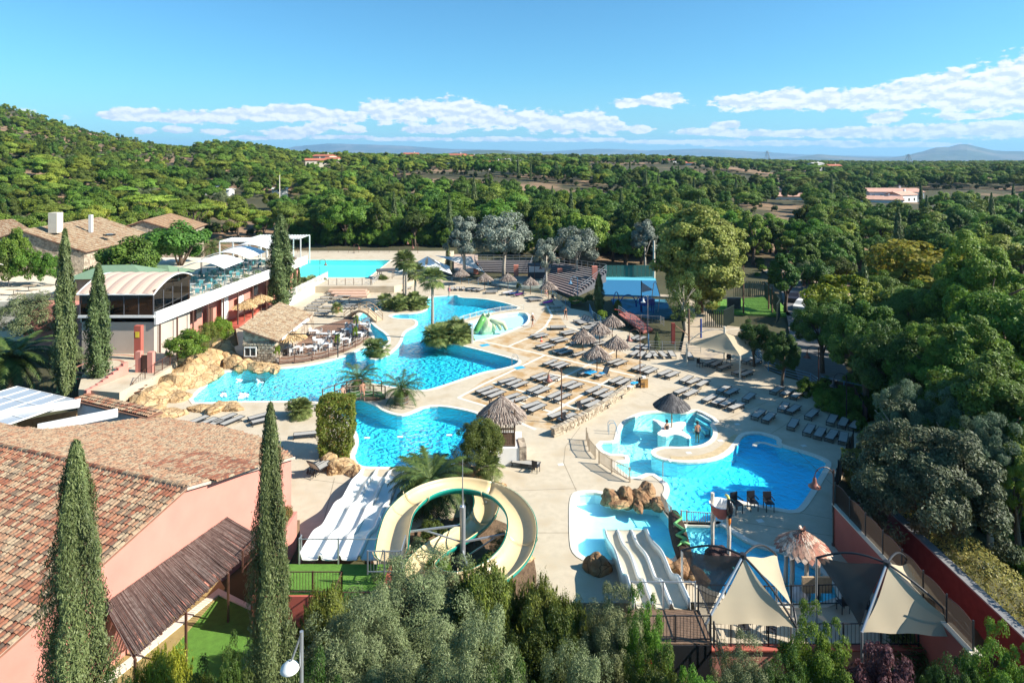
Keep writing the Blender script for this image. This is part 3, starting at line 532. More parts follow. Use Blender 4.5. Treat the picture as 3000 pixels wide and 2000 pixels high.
def cyp(name, seed, n=5000, w=.62, size=.16, m=None):
 """flame-shaped cypress of nominal height 10"""
 r = np.random.default_rng(seed); t = r.random(n)**.85; a = r.random(n)*2*math.pi; z = .12+t*9.85
 env = w*np.minimum(1, (t*9+.15)**.55)*np.clip((1-t)*2.0, 0, 1)**.62*1.02
 lob = .98+.22*np.sin(a*5+seed+z*.7)+.12*np.sin(a*3-z*1.9+seed)+.09*np.sin(z*5+a*2); rad = env*lob*r.uniform(.62, 1.0, n)*(1+.14*(r.random(n) < .08))
 P = np.stack([rad*np.cos(a), rad*np.sin(a), z], 1)+r.normal(0, .02, (n, 3)); N = np.stack([np.cos(a), np.sin(a), np.full(n, .25)], 1)
 return leafmesh(name, [leaves(P, N, size*r.uniform(.6, 1.35, n)*1.25, .24, .5, r, along=np.stack([np.cos(a)*.25, np.sin(a)*.25, np.ones(n)], 1))], m or L_cyp)
cyp_trunk = MB().tube([(0, 0, -.5), (0, 0, 4), (0, 0, 9)], [.16, .12, .03], 6).mesh('trunk', M_bark)
proto('cypress_tree', [cyp('crown', 21, 4200), cyp('crown', 22, 4200)], [cyp_trunk])
NEAR = {'oak_tree': [crown('crown', L_oak, 201, 'oak', 48000, .095, .55, 110, .17), crown('crown', L_oak, 202, 'oak', 48000, .10, .55, 120, .16)], 'broadleaf_tree': [crown('crown', L_green, 203, 'oak', 50000, .10, .5, 120, .16), crown('crown', L_oakl, 204, 'tall', 48000, .09, .5, 110, .18)], 'eucalyptus_tree': [crown('crown', leafmat('blue_green_leaf', (.07, .12, .06), (.17, .24, .14), objvar=.08, hue=.01), 205, 'tall', 40000, .085, .3, 100, .18)]}
_tn = [0]
def tree(kind, label, x, y, h, w=1.0, z=None, cat='tree', group=None, var=None, name=None, rz=None, trunk=True):
 cs, ts = TREE[kind]; cs = NEAR.get(kind, cs) if y < 88 and x > 0 else cs; _tn[0] += 1; i = _tn[0]; z = terr(x, y) if z is None else z
 t = thing(name or kind, label, cat, (x, y, z), rng.random()*6.28 if rz is None else rz, group, (h/10*w, h/10*w, h/10))
 link('crown', cs[(i if var is None else var) % len(cs)], t)
 if trunk: link('trunk', ts[i % len(ts)], t)
 return t
def hero(name, label, cat, px, base_py, top_py, w_px, mesh, trunk=None, z=0.0, Y=None, nom_h=10, nom_w=None, rz=0, group=None):
 """a plant placed by its foot in the view, scaled to its height and width there"""
 if Y is None: p = W(px, base_py, z)
 else: p = Vector(((px-1500)/F*Y, Y, z))
 sc_ = F/p.y; hh = (H-z)-(top_py-HY)/sc_; ww = w_px/sc_
 t = thing(name, label, cat, p, rz, group, (ww/nom_w, ww/nom_w, hh/nom_h)); link('crown' if cat != 'hedge' else 'foliage', mesh, t)
 if trunk: link('trunk', trunk, t)
 return t
def frond_pts(r, a, L_, droop, n, up=.9):
 """midrib of a feather frond in azimuth a"""
 pts = []
 for i in range(n+1):
  t = i/n; e = up-droop*t*t; pts.append((t*L_*math.cos(a)*(1-.12*t*droop), t*L_*math.sin(a)*(1-.12*t*droop), L_*(up*t-droop*t*t)))
 return np.array(pts)
def feather_palm(name, seed, m, nf=70, L_=2.6, seg=26, width=.5, lw=.055):
 r = np.random.default_rng(seed); Vs = []; 
 for k in range(nf):
  a = k*2.39996+r.uniform(-.15, .15); el_ = k/nf; up = 1.15-1.25*el_+r.uniform(-.08, .08); dr = .55+.35*el_+r.uniform(-.05, .1); Lk = L_*(.72+.3*math.sin(math.pi*min(1, el_*1.1+.1)))
  P = frond_pts(r, a, Lk, dr, seg, up); side = np.array([-math.sin(a), math.cos(a), 0.0])
  for i in range(2, seg+1):
   t = i/seg; d = P[min(i+1, seg)]-P[i-1]; d /= np.linalg.norm(d); wl_ = width*(math.sin(math.pi*(t*.86+.08))**.7)*Lk/2.6
   for s in (-1, 1):
    tip = P[i]+side*s*wl_+d*wl_*.7+np.array([0, 0, -.10-.25*t])*wl_+r.normal(0, .02, 3); Vs += [P[i]-d*lw, P[i]+d*lw, tip+d*.01, tip]
  for i in range(seg): q = np.array([0, 0, .02]); Vs += [P[i]-side*.015, P[i+1]-side*.008, P[i+1]+side*.008, P[i]+side*.015]
 V = np.array(Vs); return leafmesh(name, [(V, np.arange(len(V)).reshape(-1, 4))], m)
def fan_palm(name, seed, m, nf=34, L_=1.15, blade=.62, n=13, skirt=True):
 """round heads of stiff pleated fans on thin stalks"""
 r = np.random.default_rng(seed); Vs = []
 for k in range(nf):
  a = k*2.39996; e = 1.35-2.0*(k/nf)+r.uniform(-.15, .15); d = np.array([math.cos(a)*math.cos(e), math.sin(a)*math.cos(e), math.sin(e)]); c = d*L_*r.uniform(.75, 1.0)
  s = np.array([-math.sin(a), math.cos(a), 0.0]); u = np.cross(d, s); f = d*.8-np.array([0, 0, .35]); f /= np.linalg.norm(f)
  Vs += [-s*.012, s*.012, c+s*.012, c-s*.012]
  for j in range(n):
   b_ = (j/(n-1)-.5)*math.pi*1.25; q = f*math.cos(b_)+s*math.sin(b_); q = q/np.linalg.norm(q); tip = c+q*blade*r.uniform(.85, 1.1)+np.array([0, 0, -.14*blade]); p_ = np.cross(q, u); p_ /= np.linalg.norm(p_)+1e-9; mid = c+q*blade*.55
   Vs += [c, mid-p_*.045*blade/.62+u*.01, tip, mid+p_*.045*blade/.62]
 V = np.array(Vs); return leafmesh(name, [(V, np.arange(len(V)).reshape(-1, 4))], m)
def palm_trunk(h, r0, m, rings=True, r1=None):
 b = MB(); n = max(6, int(h/.22)); pr = [(r0*1.15, -.3)]
 for i in range(n): z = h*i/n; rr = r0+((r1 or r0*.8)-r0)*i/n; pr += [(rr*1.12, z), (rr*.9, z+h/n*.85)]
 pr += [(.02, h)]; return b.lathe((0, 0, 0), pr, 10).mesh('trunk', m)
M_palmbark = mat('palm_bark', (.20, .145, .09), rough=.95, var=.35, scale=5, bump=.8)
M_washbark = mat('grey_palm_bark', (.36, .31, .25), rough=.95, var=.25, scale=5, bump=.6)
def palm(name, label, p, th, tr, head, bark, hs=1.0, group=None, z=None, lift=0):
 t = thing(name, label, 'palm tree', p, rng.random()*6, group); c = link('crown', head, t, loc=(0, 0, th), scale=hs)
 if th > .1: link('trunk', palm_trunk(th, tr, bark), t)
 return t
DATE = [feather_palm('crown', 31, L_palm), feather_palm('crown', 32, L_palm, nf=60)]
DATE_S = feather_palm('crown', 33, L_palm, nf=34, seg=18)
FAN = [fan_palm('crown', 34, L_palm), fan_palm('crown', 35, L_palm, nf=44)]
L_fan = leafmat('fan_palm_leaf', (0.100, 0.150, 0.040), (0.240, 0.280, 0.090), objvar=.1, hue=.01, trans=.3)
FANL = fan_palm('crown', 36, L_fan, nf=60, L_=1.1, blade=.75)
FANB = fan_palm('foliage', 37, L_fan, nf=26, L_=.75, blade=.5)
ctall = [cyp('crown', 41, 95000, .66, .034), cyp('crown', 42, 80000, .52, .032), cyp('crown', 43, 16000, .6, .10), cyp('crown', 44, 16000, .5, .10)]
hero('cypress_tree', 'broad dense cypress in front of the tiled roof slope, its foot beyond the picture edge', 'tree', 222, 0, 1290, 180, ctall[0], cyp_trunk, z=-1.2, Y=20, nom_w=1.33)
hero('cypress_tree', 'slender cypress standing between the reed pergola and the white lane slide', 'tree', 792, 0, 1180, 132, ctall[1], cyp_trunk, z=-1.2, Y=20, nom_w=1.1)
hero('cypress_tree', 'thin tall cypress with a pointed top beside the plaza garden, farther from the gate', 'tree', 190, 1160, 672, 56, ctall[3], cyp_trunk, z=0.6, nom_w=1.1)
hero('cypress_tree', 'thick columnar cypress nearer the pink stair gate, in front of the glazed restaurant', 'tree', 288, 1120, 772, 64, ctall[2], cyp_trunk, z=1.0, nom_w=1.33)
hero('cypress_tree', 'broad dark cypress at the end of the restaurant terrace above the straw parasols', 'tree', 822, 905, 628, 74, ctall[2], cyp_trunk, nom_w=1.33)
for i, (x_, y_, t_, w_) in enumerate([(864, 868, 776, 14), (876, 862, 784, 12)]): hero('cypress_tree', ['small slim cypress, the taller of two beside the lap pool wall', 'small slim cypress, the shorter of two beside the lap pool wall'][i], 'tree', x_, y_, t_, w_, TREE['cypress_tree'][0][0], cyp_trunk, nom_w=1.25)
hero('cypress_tree', 'dark slim cypress at the corner of the splash playground beside the tribune stair', 'tree', 1755, 912, 800, 30, ctall[2], cyp_trunk, nom_w=1.33)
hero('cypress_tree', 'narrow cypress near the picnic tables behind the white tent roof', 'tree', 1312, 790, 700, 13, TREE['cypress_tree'][0][1], cyp_trunk, nom_w=1.25)
bigplane = crown('crown', L_plane, 51, 'oval', 70000, .12, .7, 260, .19)
hero('plane_tree', 'huge yellow-green plane tree with an oval crown beside the blue court', 'tree', 2050, 915, 592, 262, bigplane, TREE['oak_tree'][1][0], nom_w=6.4)
thin = crown('crown', L_olive, 52, 'oval', 5000, .15, .35, 60, .2)
L_thin = leafmat('feathery_leaf', (0.070, 0.130, 0.030), (0.150, 0.210, 0.055), trans=.4, objvar=.05); thin.materials[0] = L_thin
hero('young_tree', 'light feathery young tree in front of the big plane tree', 'tree', 2007, 968, 786, 110, thin, TREE['eucalyptus_tree'][1][0], nom_w=6.4)
bush = [crown('foliage', L_dkshrub, 53, 'bush', 9000, .24, .6, 60, .22), crown('foliage', L_olive, 54, 'bush', 14000, .19, .25, 70, .22), crown('foliage', L_hedge, 55, 'bush', 12000, .17, .45, 50, .26), crown('foliage', L_green, 56, 'bush', 9000, .24, .5, 60, .22), crown('foliage', L_lime, 57, 'bush', 9000, .22, .45, 50, .26)]
def shrub(name, label, px, base, top, w, mi, z=0.0, Y=None, mesh=None, cat='shrub', group=None):
 if Y is None: p = W(px, base, z)
 else: p = Vector(((px-1500)/F*Y, Y, z))
 s = F/p.y; hh = (H-z)-(top-HY)/s; ww = w/s; t = thing(name, label, cat, p, rng.random()*6, group, (ww/9.6, ww/9.6, hh/9.2)); link('foliage', mesh or bush[mi], t, loc=(0, 0, 0)); return t
hero('oak_tree', 'large round grey-green oak between the restaurant palms and the olive shrub', 'tree', 105, 1010, 835, 0.1, bush[1], None, nom_w=9) if False else None
hero('fig_tree', 'broad dark fig tree in front of the old farmhouse gable', 'tree', 370, 0, 690, 200, TREE['oak_tree'][0][0], TREE['oak_tree'][1][0], z=2.0, Y=86, nom_w=8.2)
hero('fig_tree', 'round dark fig tree behind the green canopy roofs', 'tree', 520, 0, 640, 190, TREE['oak_tree'][0][1], TREE['oak_tree'][1][1], z=2.5, Y=98, nom_w=8.2)
hero('umbrella_pine', 'bright green pine with a domed top behind the farmhouse roof', 'tree', 440, 0, 560, 150, TREE['umbrella_pine'][0][0], TREE['umbrella_pine'][1][0], z=3, Y=150, nom_w=9.4)
hero('umbrella_pine', 'bright green pine with a domed top beyond the fig trees', 'tree', 570, 0, 585, 125, TREE['umbrella_pine'][0][0], TREE['umbrella_pine'][1][0], z=3, Y=145, nom_w=9.4)
shrub('olive_shrub', 'grey-green clipped olive shrub below the yellow climbing hedge', 85, 1000, 858, 190, 1, z=.8)
shrub('olive_shrub', 'dark olive shrub behind the thin cypress beside the plaza', 190, 1090, 985, 110, 1, z=1.0)
shrub('oleander_shrub', 'wide oleander shrub with pale pink tips above the rock bank', 545, 1060, 962, 130, 3, z=1.4)
shrub('conifer_shrub', 'dark green conical conifer between the oleander and the yellow bush', 605, 1035, 945, 70, 2, z=1.2)
shrub('yellow_shrub', 'bright yellow-green shrub beside the stone snack bar roof', 648, 1010, 926, 74, 4, z=1.2)
for i, (x_, y_, w_, mi, lb) in enumerate([(40, 872, 80, 4, 'yellow-green creeper on the terrace wall, farthest from the green canopy'), (100, 876, 95, 0, 'dark creeper on the terrace wall between the two yellow ones'), (190, 868, 110, 4, 'yellow-green creeper on the terrace wall next to the green canopy')]):
 shrub('climbing_hedge', lb, x_, y_, y_-58, w_, mi, z=1.2, cat='hedge')
palm('date_palm', 'shaggy date palm with long arching fronds beside the glazed restaurant wall', W(330, 1015, 1), 2.6, .3, DATE[0], M_palmbark, 1.35)
palm('date_palm', 'date palm crown rising from the shrubs at the edge of the plaza garden', W(30, 1130, .5), 2.6, .32, DATE[1], M_palmbark, 1.55)
palm('date_palm', 'pale fan of a small palm behind the white awnings', W(622, 758, 1.5), 2.2, .25, DATE_S, M_palmbark, 1.5)
pg = 'tall fan palms on the lagoon island'
for x_, b_, t_, lb in [(1183, 887, 762, 'tall fan palm on the island, farthest from the wading pool'), (1190, 890, 770, 'tall fan palm leaning close beside its taller neighbour on the island'), (1217, 880, 800, 'shorter fan palm on the island between the twin trunks and the single one'), (1267, 985, 820, 'single tall fan palm with a shaggy grey trunk above the leafy pool island')]:
 p = W(x_, b_, .3); hh = H-.3-(t_-HY)*p.y/F; palm('fan_palm', lb, p, hh, .2, FANL, M_washbark, 1.15, pg)
def clump(name, label, px, base, w, n, mi=0, hs=.8, seed=1, z=.1, sy=.5, mesh=None):
 """a planted bed of low fan palms: one foliage mass per crown"""
 r = random.Random(seed); p = W(px, base, z); ww = w/(F/p.y); t = thing(name, label, 'shrub', p)
 for i in range(n):
  a = r.uniform(0, 6.28); q = r.random()**.5; s = hs*r.uniform(.8, 1.25)
  link('foliage', mesh or FANB, t, loc=(math.cos(a)*q*ww/2, math.sin(a)*q*ww/2*sy, .2+r.random()*.5*hs), rz=r.random()*6, scale=s)
 return t
clump('palm_bed', 'bed of low fan palms round the feet of the tall island palms', 1180, 898, 125, 26, hs=1.15, seed=2, sy=.8)
clump('palm_bed', 'leafy fan palm clump beneath the single tall palm beside the wading pool', 1305, 995, 120, 30, hs=1.35, seed=3, sy=.9)
clump('palm_bed', 'low spiky palm at the tip of the curved peninsula', 1100, 1040, 36, 5, hs=1.1, seed=4)
clump('palm_bed', 'low palms along the white fence below the lap pool', 915, 838, 70, 12, hs=1.1, seed=5, sy=1.5)
clump('palm_bed', 'spreading palms in the corner beside the lap pool gate', 1120, 833, 50, 6, hs=1.1, seed=6)
palm('date_palm', 'full date palm with a stout trunk between the lane slide and the spiral slide', W(1262, 1478, 0), 1.5, .42, DATE[0], M_palmbark, 1.12)
shrub('clipped_hedge', 'tall block of clipped yellow-green hedge beside the lower pool', 980, 1330, 1165, 118, 2) if False else None
def block_foliage(name, m, dx, dy, h, n, size, seed, asp=.5, top=.12):
 r = np.random.default_rng(seed); P, N = [], []
 for f in range(5):
  k = int(n*(.2)); u, v = r.random(k), r.random(k)
  if f < 2: s = -1 if f else 1; P.append(np.stack([np.full(k, s*dx/2), (u-.5)*dy, v*h], 1)); N.append(np.tile([s, 0, .2], (k, 1)))
  elif f < 4: s = -1 if f == 2 else 1; P.append(np.stack([(u-.5)*dx, np.full(k, s*dy/2), v*h], 1)); N.append(np.tile([0, s, .2], (k, 1)))
  else: P.append(np.stack([(u-.5)*dx, (v-.5)*dy, np.full(k, h)], 1)); N.append(np.tile([0, 0, 1.], (k, 1)))
 P = np.concatenate(P); N = np.concatenate(N); q = np.array([noise.noise(Vector(p)*1.3) for p in P])
 sh = np.maximum(np.abs(P[:, 0])/(dx/2), np.abs(P[:, 1])/(dy/2)); P[:, 2] -= np.clip(P[:, 2]/h-.8, 0, 1)*np.clip(sh-.5, 0, 1)*h*.5
 rr = 1-.18*np.clip(1-P[:, 2]/h*1.6, 0, 1); P[:, 0] *= rr; P[:, 1] *= rr
 P += N*(q[:, None]*.28+r.uniform(-.22, .04, (len(P), 1))); return leafmesh(name, [leaves(P, N, size*r.uniform(.6, 1.3, len(P)), asp, .6, r)], m)
def hedge(name, label, p, rz, mesh, cat='hedge'): t = thing(name, label, cat, p, rz); link('foliage', mesh, t); return t
hedge('clipped_hedge', 'tall block of clipped yellow-green hedge beside the lower pool', W(985, 1330), .1, block_foliage('foliage', L_hedge, 2.6, 2.0, 4.4, 16000, .09, 61))
shrub('round_shrub', 'clipped round shrub beside the wooden footbridge', 855, 1215, 1168, 46, 2)
clump('palm_bed', 'spiky fan palm beside the clipped round shrub near the footbridge', 885, 1218, 30, 6, hs=1.0, seed=8)
shrub('juniper_shrub', 'dark bushy juniper with yellow tips behind the thatched lookout hut', 1400, 1385, 1222, 165, 2, z=.6, mesh=crown('foliage', L_dkshrub, 59, 'bush', 26000, .16, .3, 70, .2)); shrub('juniper_shrub', 'yellow-tipped spreading top of the juniper beside the lookout hut', 1425, 1360, 1225, 110, 2, z=.8)
clump('palm_bed', 'small spiky palm on the rocks below the lookout hut', 1430, 1390, 22, 4, hs=.9, seed=9, z=.8)
shrub('round_shrub', 'ball-shaped shrub beside the farthest thatched parasols', 1520, 852, 828, 18, 0); shrub('round_shrub', 'yellowish ball shrub at the foot of the tribune', 1601, 850, 826, 16, 2)
shrub('round_shrub', 'dark round shrub beside the slim cypress at the tribune stair', 1727, 890, 858, 30, 0); shrub('yellow_shrub', 'bright yellow flowering shrub beside the blue ramp railing', 1763, 942, 905, 34, 4)
hero('conifer_shrub', 'small yellowish conical conifer next to the splash playground', 'shrub', 1810, 915, 878, 26, cyp('foliage', 66, 2500, 1.6, .3, L_hedge), None, nom_w=3.3)
hero('conifer_shrub', 'small dark conical conifer behind the grey metal gate railing', 'shrub', 1925, 1025, 972, 18, cyp('foliage', 67, 2500, 1.6, .3), None, nom_w=3.3)
shrub('flower_shrub', 'low flowering shrubs beneath the tribune railing', 1690, 888, 868, 60, 3)
# ------------------------------------------------------------------ woods
def put(kind, label, px, top, Y, w=1.0, z=None, group=None, var=None, name=None):
 x = (px-1500)/F*Y; z = terr(x, Y) if z is None else z; h = H-(top-HY)*Y/F-z; return tree(kind, label, x, Y, h, w, z, group=group, var=var, name=name)
for px, top, Y, w, lb in [(1360, 612, 118, 1.05, 'silver-grey eucalyptus behind the picnic tables, first from the lap pool'), (1475, 612, 120, 1.15, 'tall silver-grey eucalyptus with pale forked trunks behind the curved tribune'), (1600, 680, 112, .9, 'smaller silver-grey eucalyptus between the two tribune blocks'), (1690, 655, 116, 1.0, 'silver-grey eucalyptus above the upper corner of the large tribune'), (1890, 625, 125, .9, 'dusky grey-green eucalyptus beyond the blue court')]:
 put('eucalyptus_tree', lb, px, top, Y, w)
put('golden_tree', 'flat yellow-topped tree behind the silver eucalyptus', 1680, 640, 135, 1.2, name='golden_tree') if False else None
g1 = crown('crown', L_gold, 71, 'wide', 6000, .28, .55, 44); TREE['golden_tree'] = ([g1], TREE['oak_tree'][1]); g2 = crown('crown', leafmat('yellowing_leaf', (.15, .19, .02), (.34, .34, .04), objvar=.05, trans=.4), 72, 'wide', 9000, .24, .55, 60, .2); TREE['yellowing_tree'] = ([g2], TREE['oak_tree'][1])
put('golden_tree', 'flat golden-topped tree above the silver eucalyptus trees', 1665, 638, 138, 1.15)
put('yellowing_tree', 'large yellowing tree with spreading layered branches among dark oaks', 2735, 690, 84, 1.25)
put('yellowing_tree', 'bright lime-green tree crown below the yellowing tree', 2480, 795, 72, .95)
for px, top, Y, w, kind, lb in [(2860, 640, 62, 1.0, 'broadleaf_tree', 'tall bright green poplar above the parked pale blue cars'), (2960, 770, 52, 1.0, 'broadleaf_tree', 'bright green leafy tree against the picture edge below the tall poplar'), (2300, 735, 92, 1.1, 'oak_tree', 'broad rounded oak beside the service road, olive tips on its crown'), (2410, 850, 66, 1.0, 'oak_tree', 'spreading oak overhanging the service road'), (2540, 870, 57, 1.1, 'oak_tree', 'dark leafy tree between the service road and the lounger terrace'),
 (2210, 925, 68, .95, 'oak_tree', 'dark spreading tree behind the cream shade sail mast'), (2290, 960, 62, .9, 'oak_tree', 'dark low tree between the shade sail and the service road'), (2650, 905, 50, 1.1, 'oak_tree', 'dark tree behind the brown screened fence'), (2800, 885, 47, 1.15, 'broadleaf_tree', 'feathery green tree above the grey pine boughs'), (2700, 800, 66, 1.0, 'oak_tree', 'dark tree below the parked pale blue cars'), (2930, 1010, 40, 1.1, 'oak_tree', 'dark shady tree at the picture edge beyond the hedge'), (2590, 775, 78, 1.0, 'oak_tree', 'dark rounded tree beside the lime-green crown'), (2985, 1230, 36, .8, 'broadleaf_tree', 'green tree at the edge above the corrugated shed')]:
 put(kind, lb, px, top, Y, w*.88)
oakbig = crown('crown', leafmat('dusty_oak_leaf', (.035, .05, .02), (.11, .13, .065), objvar=.05, hue=.01, trans=.15), 73, 'bush', 60000, .10, .42, 150, .14)
TREE['holm_oak'] = ([oakbig], TREE['oak_tree'][1]); put('holm_oak', 'huge dusty grey-green holm oak hanging over the deep pool terrace', 2705, 1160, 36.5, 1.0, z=-1.2)
for x, y, h, k, lb in [(37, 38, 11, 'oak_tree', 'tall oak beyond the golden hedge at the picture edge'), (36, 45, 10, 'broadleaf_tree', 'leafy tree above the golden hedge at the picture edge')]: tree(k, lb, x, y, h, 1.1)
for px, top, Y, lb in [(2640, 1090, 42, 'pale blue-green feathery tree behind the huge holm oak, nearer the loungers'), (2790, 1120, 40, 'pale blue-green feathery tree behind the huge holm oak, farther from the loungers'), (2900, 1180, 37, 'pale feathery tree beside the corrugated shed')]:
 put('eucalyptus_tree', lb, px, top, Y, .8)
KO = [offset_loop(DECK, 2.5), [(-75, 40), (-8, 40), (-4, 150), (20, 152), (20, 160), (-75, 160)], [(8, 80), (50, 84), (46, 128), (5, 128), (-32, 108), (-30, 160), (-80, 165), (-80, 90)], [W(2260, 790).xy, W(2335, 790).xy, W(2480, 1140).xy, W(2400, 1160).xy, W(2300, 950).xy], [(-60, 20), (60, 20), (30, 45), (-60, 45)], [(10, 60), (38, 62), (44, 90), (10, 90)]]
OPEN = []  # clearings round the far houses
HOUSES = [  # px of centre, py of eaves, distance, width m, wall, roof, label
 (1447, 476, 470, 17, 'w', 'r', 'white house with a low red roof standing highest above the earth slope'), (1340, 455, 560, 16, 'w', 'r', 'cream villa with a brown-red roof behind the big pine crowns'), (1378, 460, 540, 16, 'w', 'r', 'white villa under a red roof beside two slim cypresses'), (1205, 452, 600, 14, 'w', 'r', 'white house with a terracotta roof on the skyline near dark pines'),
 (950, 458, 480, 16, 'c', 'r', 'red-roofed house, higher of the cluster between the pines'), (925, 470, 450, 14, 'c', 'r', 'red-roofed house, lower of the cluster between the pines'), (975, 466, 460, 10, 'c', 'r', 'small pink house next to the red-roofed cluster'), (1500, 470, 520, 13, 'w', 'g', 'pale grey house half hidden by the pine crowns'), (1535, 476, 500, 14, 'w', 'g', 'white gabled house behind the pines on the ridge'),
 (638, 544, 260, 11, 'w', 'm', 'low white shed with a long metal roof in the valley woods'), (618, 536, 280, 9, 'w', 'm', 'white flat-roofed house behind the low white shed'), (820, 542, 270, 6, 'w', 'm', 'small white hut in the trees beyond the low shed'), (155, 530, 260, 8, 'b', 'm', 'small brown cabin below the wooded hill'),
 (2237, 556, 330, 15, 'p', 't', 'small pink-roofed house with stepped gables among dark trees'), (2325, 574, 300, 17, 'w', 't', 'white house with pale terracotta roof beside the largest villa'), (2605, 560, 300, 24, 'w', 't', 'large cream villa with several pink roofs'), (2580, 583, 285, 16, 'w', 't', 'low front wing with a pink roof before the large villa'), (2640, 570, 290, 12, 'w', 't', 'small cream wing beside the large villa'),
 (2910, 584, 330, 22, 'w', 'm', 'long white greenhouse roof beyond the road'), (1960, 470, 620, 12, 'w', 'r', 'tiny pale house on the wooded ridge'), (2010, 478, 560, 12, 'w', 'r', 'small low house between round ridge trees'), (2390, 480, 640, 14, 'w', 'g', 'pale house on the far ridge near the pylon'), (2440, 486, 600, 13, 'c', 'r', 'brown-roofed house on the far ridge under the hill')]
def far_house(px, py, Y, w, wall, roof, lb):
 c = D(px, py, Y); x, y, z = c; t = thing('house', lb, 'house', (x, y, z-4.2), rng.uniform(-.5, .5)); wd = w; dp = w*.6; hh = 4.2 if roof != 'm' else 2.6
 mw = dict(w=M_white, c=M_cream, p=mat('pale_pink_wall', (.6, .42, .36)), b=M_wood)[wall]; mr = dict(r=mat('far_red_roof', (.42, .14, .08), var=.25, scale=1), t=mat('far_pink_roof', (.52, .30, .22), var=.2, scale=1), g=mat('far_grey_roof', (.45, .42, .38)), m=mat('sheet_metal_roof', (.62, .62, .60), rough=.5))[roof]
 b = MB(); b.box((0, 0, hh/2-3), (wd, dp, hh+6)); b.build('wall', mw, t)
 rh = 1.5 if roof != 'm' else .5; b = MB(); e = .5; A = (-wd/2-e, -dp/2-e, hh+.02); B = (wd/2+e, -dp/2-e, hh+.02); C_ = (wd/2+e, dp/2+e, hh+.02); D_ = (-wd/2-e, dp/2+e, hh+.02); E1 = (-wd/2-e, 0, hh+rh); E2 = (wd/2+e, 0, hh+rh)
 b.slab([A, B, E2, E1], .15); b.slab([E1, E2, C_, D_], .15); b.add([(-wd/2, -dp/2, hh), (-wd/2, dp/2, hh), (-wd/2, 0, hh+rh-.1), (wd/2, -dp/2, hh), (wd/2, dp/2, hh), (wd/2, 0, hh+rh-.1)], [(0, 1, 2), (4, 3, 5)]); rf = b.build('roof', mr, t)
 if w > 11 and roof != 'm': MB().box((wd*.2, 0, hh+rh+.3), (.7, .7, 1.4)).build('chimney', mw, rf)
 n = int(w/3.2)
 for i in range(n):
  f = MB().box(((i+.5)/n*wd-wd/2, -dp/2-.03, 2.1), (1.1, .08, 1.3)).build('window', mat('dark_window', (.03, .035, .04), rough=.2), t)
 OPEN.append((x, y, w*.62)); OPEN.append((x*.96, y*.96, w*.45)); [OPEN.append((x*q, y*q, w*.42)) for q in (.9, .86, .82, .78, .74) if px > 2200 and Y < 320]
for h_ in HOUSES: far_house(*h_)
for px, py, r in [(1260, 540, 26), (1390, 545, 30), (1620, 560, 22), (1700, 585, 20), (1850, 500, 55), (1950, 515, 60), (2080, 520, 40), (2100, 690, 16), (2200, 700, 16), (2250, 660, 14), (2800, 520, 45), (2650, 520, 35), (690, 640, 12), (800, 600, 12), (640, 445, 30), (2870, 590, 40), (2930, 610, 26), (2780, 610, 16)]:
 Yg = 120
 for k in range(60):   # walk out until the terrain meets the sight line
  Yg *= 1.035; x = (px-1500)/F*Yg
  if H-(py-HY)/F*Yg <= terr(x, Yg): break
 OPEN.append((x, Yg, r))
def free(x, y, pad=0):
 for P in KO:
  if inside(x, y, P): return False
 for a, b, r in OPEN:
  if abs(y-b) < r+5 and (x-a)**2+(y-b)**2*.6 < r*r: return False
 return True
cand = []; gr = np.random.default_rng(99)
for Y0, Y1, s in [(40, 170, 6.6), (170, 330, 8.0), (330, 520, 8.2), (520, 900, 11.5), (900, 1400, 15)]:
 y = Y0
 while y < Y1:
  um = .90; x = -um*y
  while x < um*y:
   xx, yy = x+gr.uniform(-.42, .42)*s, y+gr.uniform(-.42, .42)*s; x += s
   if yy < 150 and -.33 < xx/yy < .36 and not (yy > 122 and .02 < xx/yy): continue
   if yy < 60 and xx < 0: continue
   if not free(xx, yy): continue
   d = noise.noise(Vector((xx*.012, yy*.012, 5)))
   if yy > 420 and d > .22 and gr.random() < .7: continue
   if xx/yy < -.66 and yy > 450 and gr.random() < .35: continue
   cand.append((xx, yy))
  y += s
cand.sort(key=lambda c: c[1]); print('trees', len(cand))
def pick(x, y):
 u = x/y; q = gr.random(); m = noise.noise(Vector((x*.02, y*.02, 0)))
 if y < 170 and u > 0: return 'oak_tree' if q < .46 else 'pine_tree' if q < .62 else 'broadleaf_tree' if q < .86 else 'cypress_tree' if q < .92 else 'olive_tree'
 if u < -.3: return 'pine_tree' if q < .36+m else 'oak_tree' if q < .58 else 'broadleaf_tree' if q < .88 else 'olive_tree' if q < .95 else 'umbrella_pine'
 if y > 380: return 'pine_tree' if q < .42+m*.6 else 'umbrella_pine' if q < .60 else 'oak_tree' if q < .88 else 'broadleaf_tree'
 return 'oak_tree' if q < .50 else 'broadleaf_tree' if q < .78 else 'pine_tree' if q < .92-m*.2 else 'cypress_tree' if q < .97 else 'olive_tree'
def hgt(k, x, y):
 b = dict(oak_tree=8.6, broadleaf_tree=8.4, pine_tree=9.6, umbrella_pine=9.4, olive_tree=6.2, cypress_tree=11)[k]
 if y > 520: b *= .82
 if x/y < -.5 and y > 300: b *= .62
 if 118 < y < 215 and -.3 < x/y < .4: b *= 1.25
 return b*gr.uniform(.75, 1.25)
WL = {'oak_tree': 'dark green oak in the dense wood beyond the pools', 'broadleaf_tree': 'mid green leafy tree in the dense wood beyond the pools', 'pine_tree': 'clumpy light green pine in the wood beyond the pools', 'umbrella_pine': 'flat-topped umbrella pine in the wood beyond the pools', 'olive_tree': 'grey-green olive tree in the wood beyond the pools', 'cypress_tree': 'narrow dark cypress rising from the wood beyond the pools'}
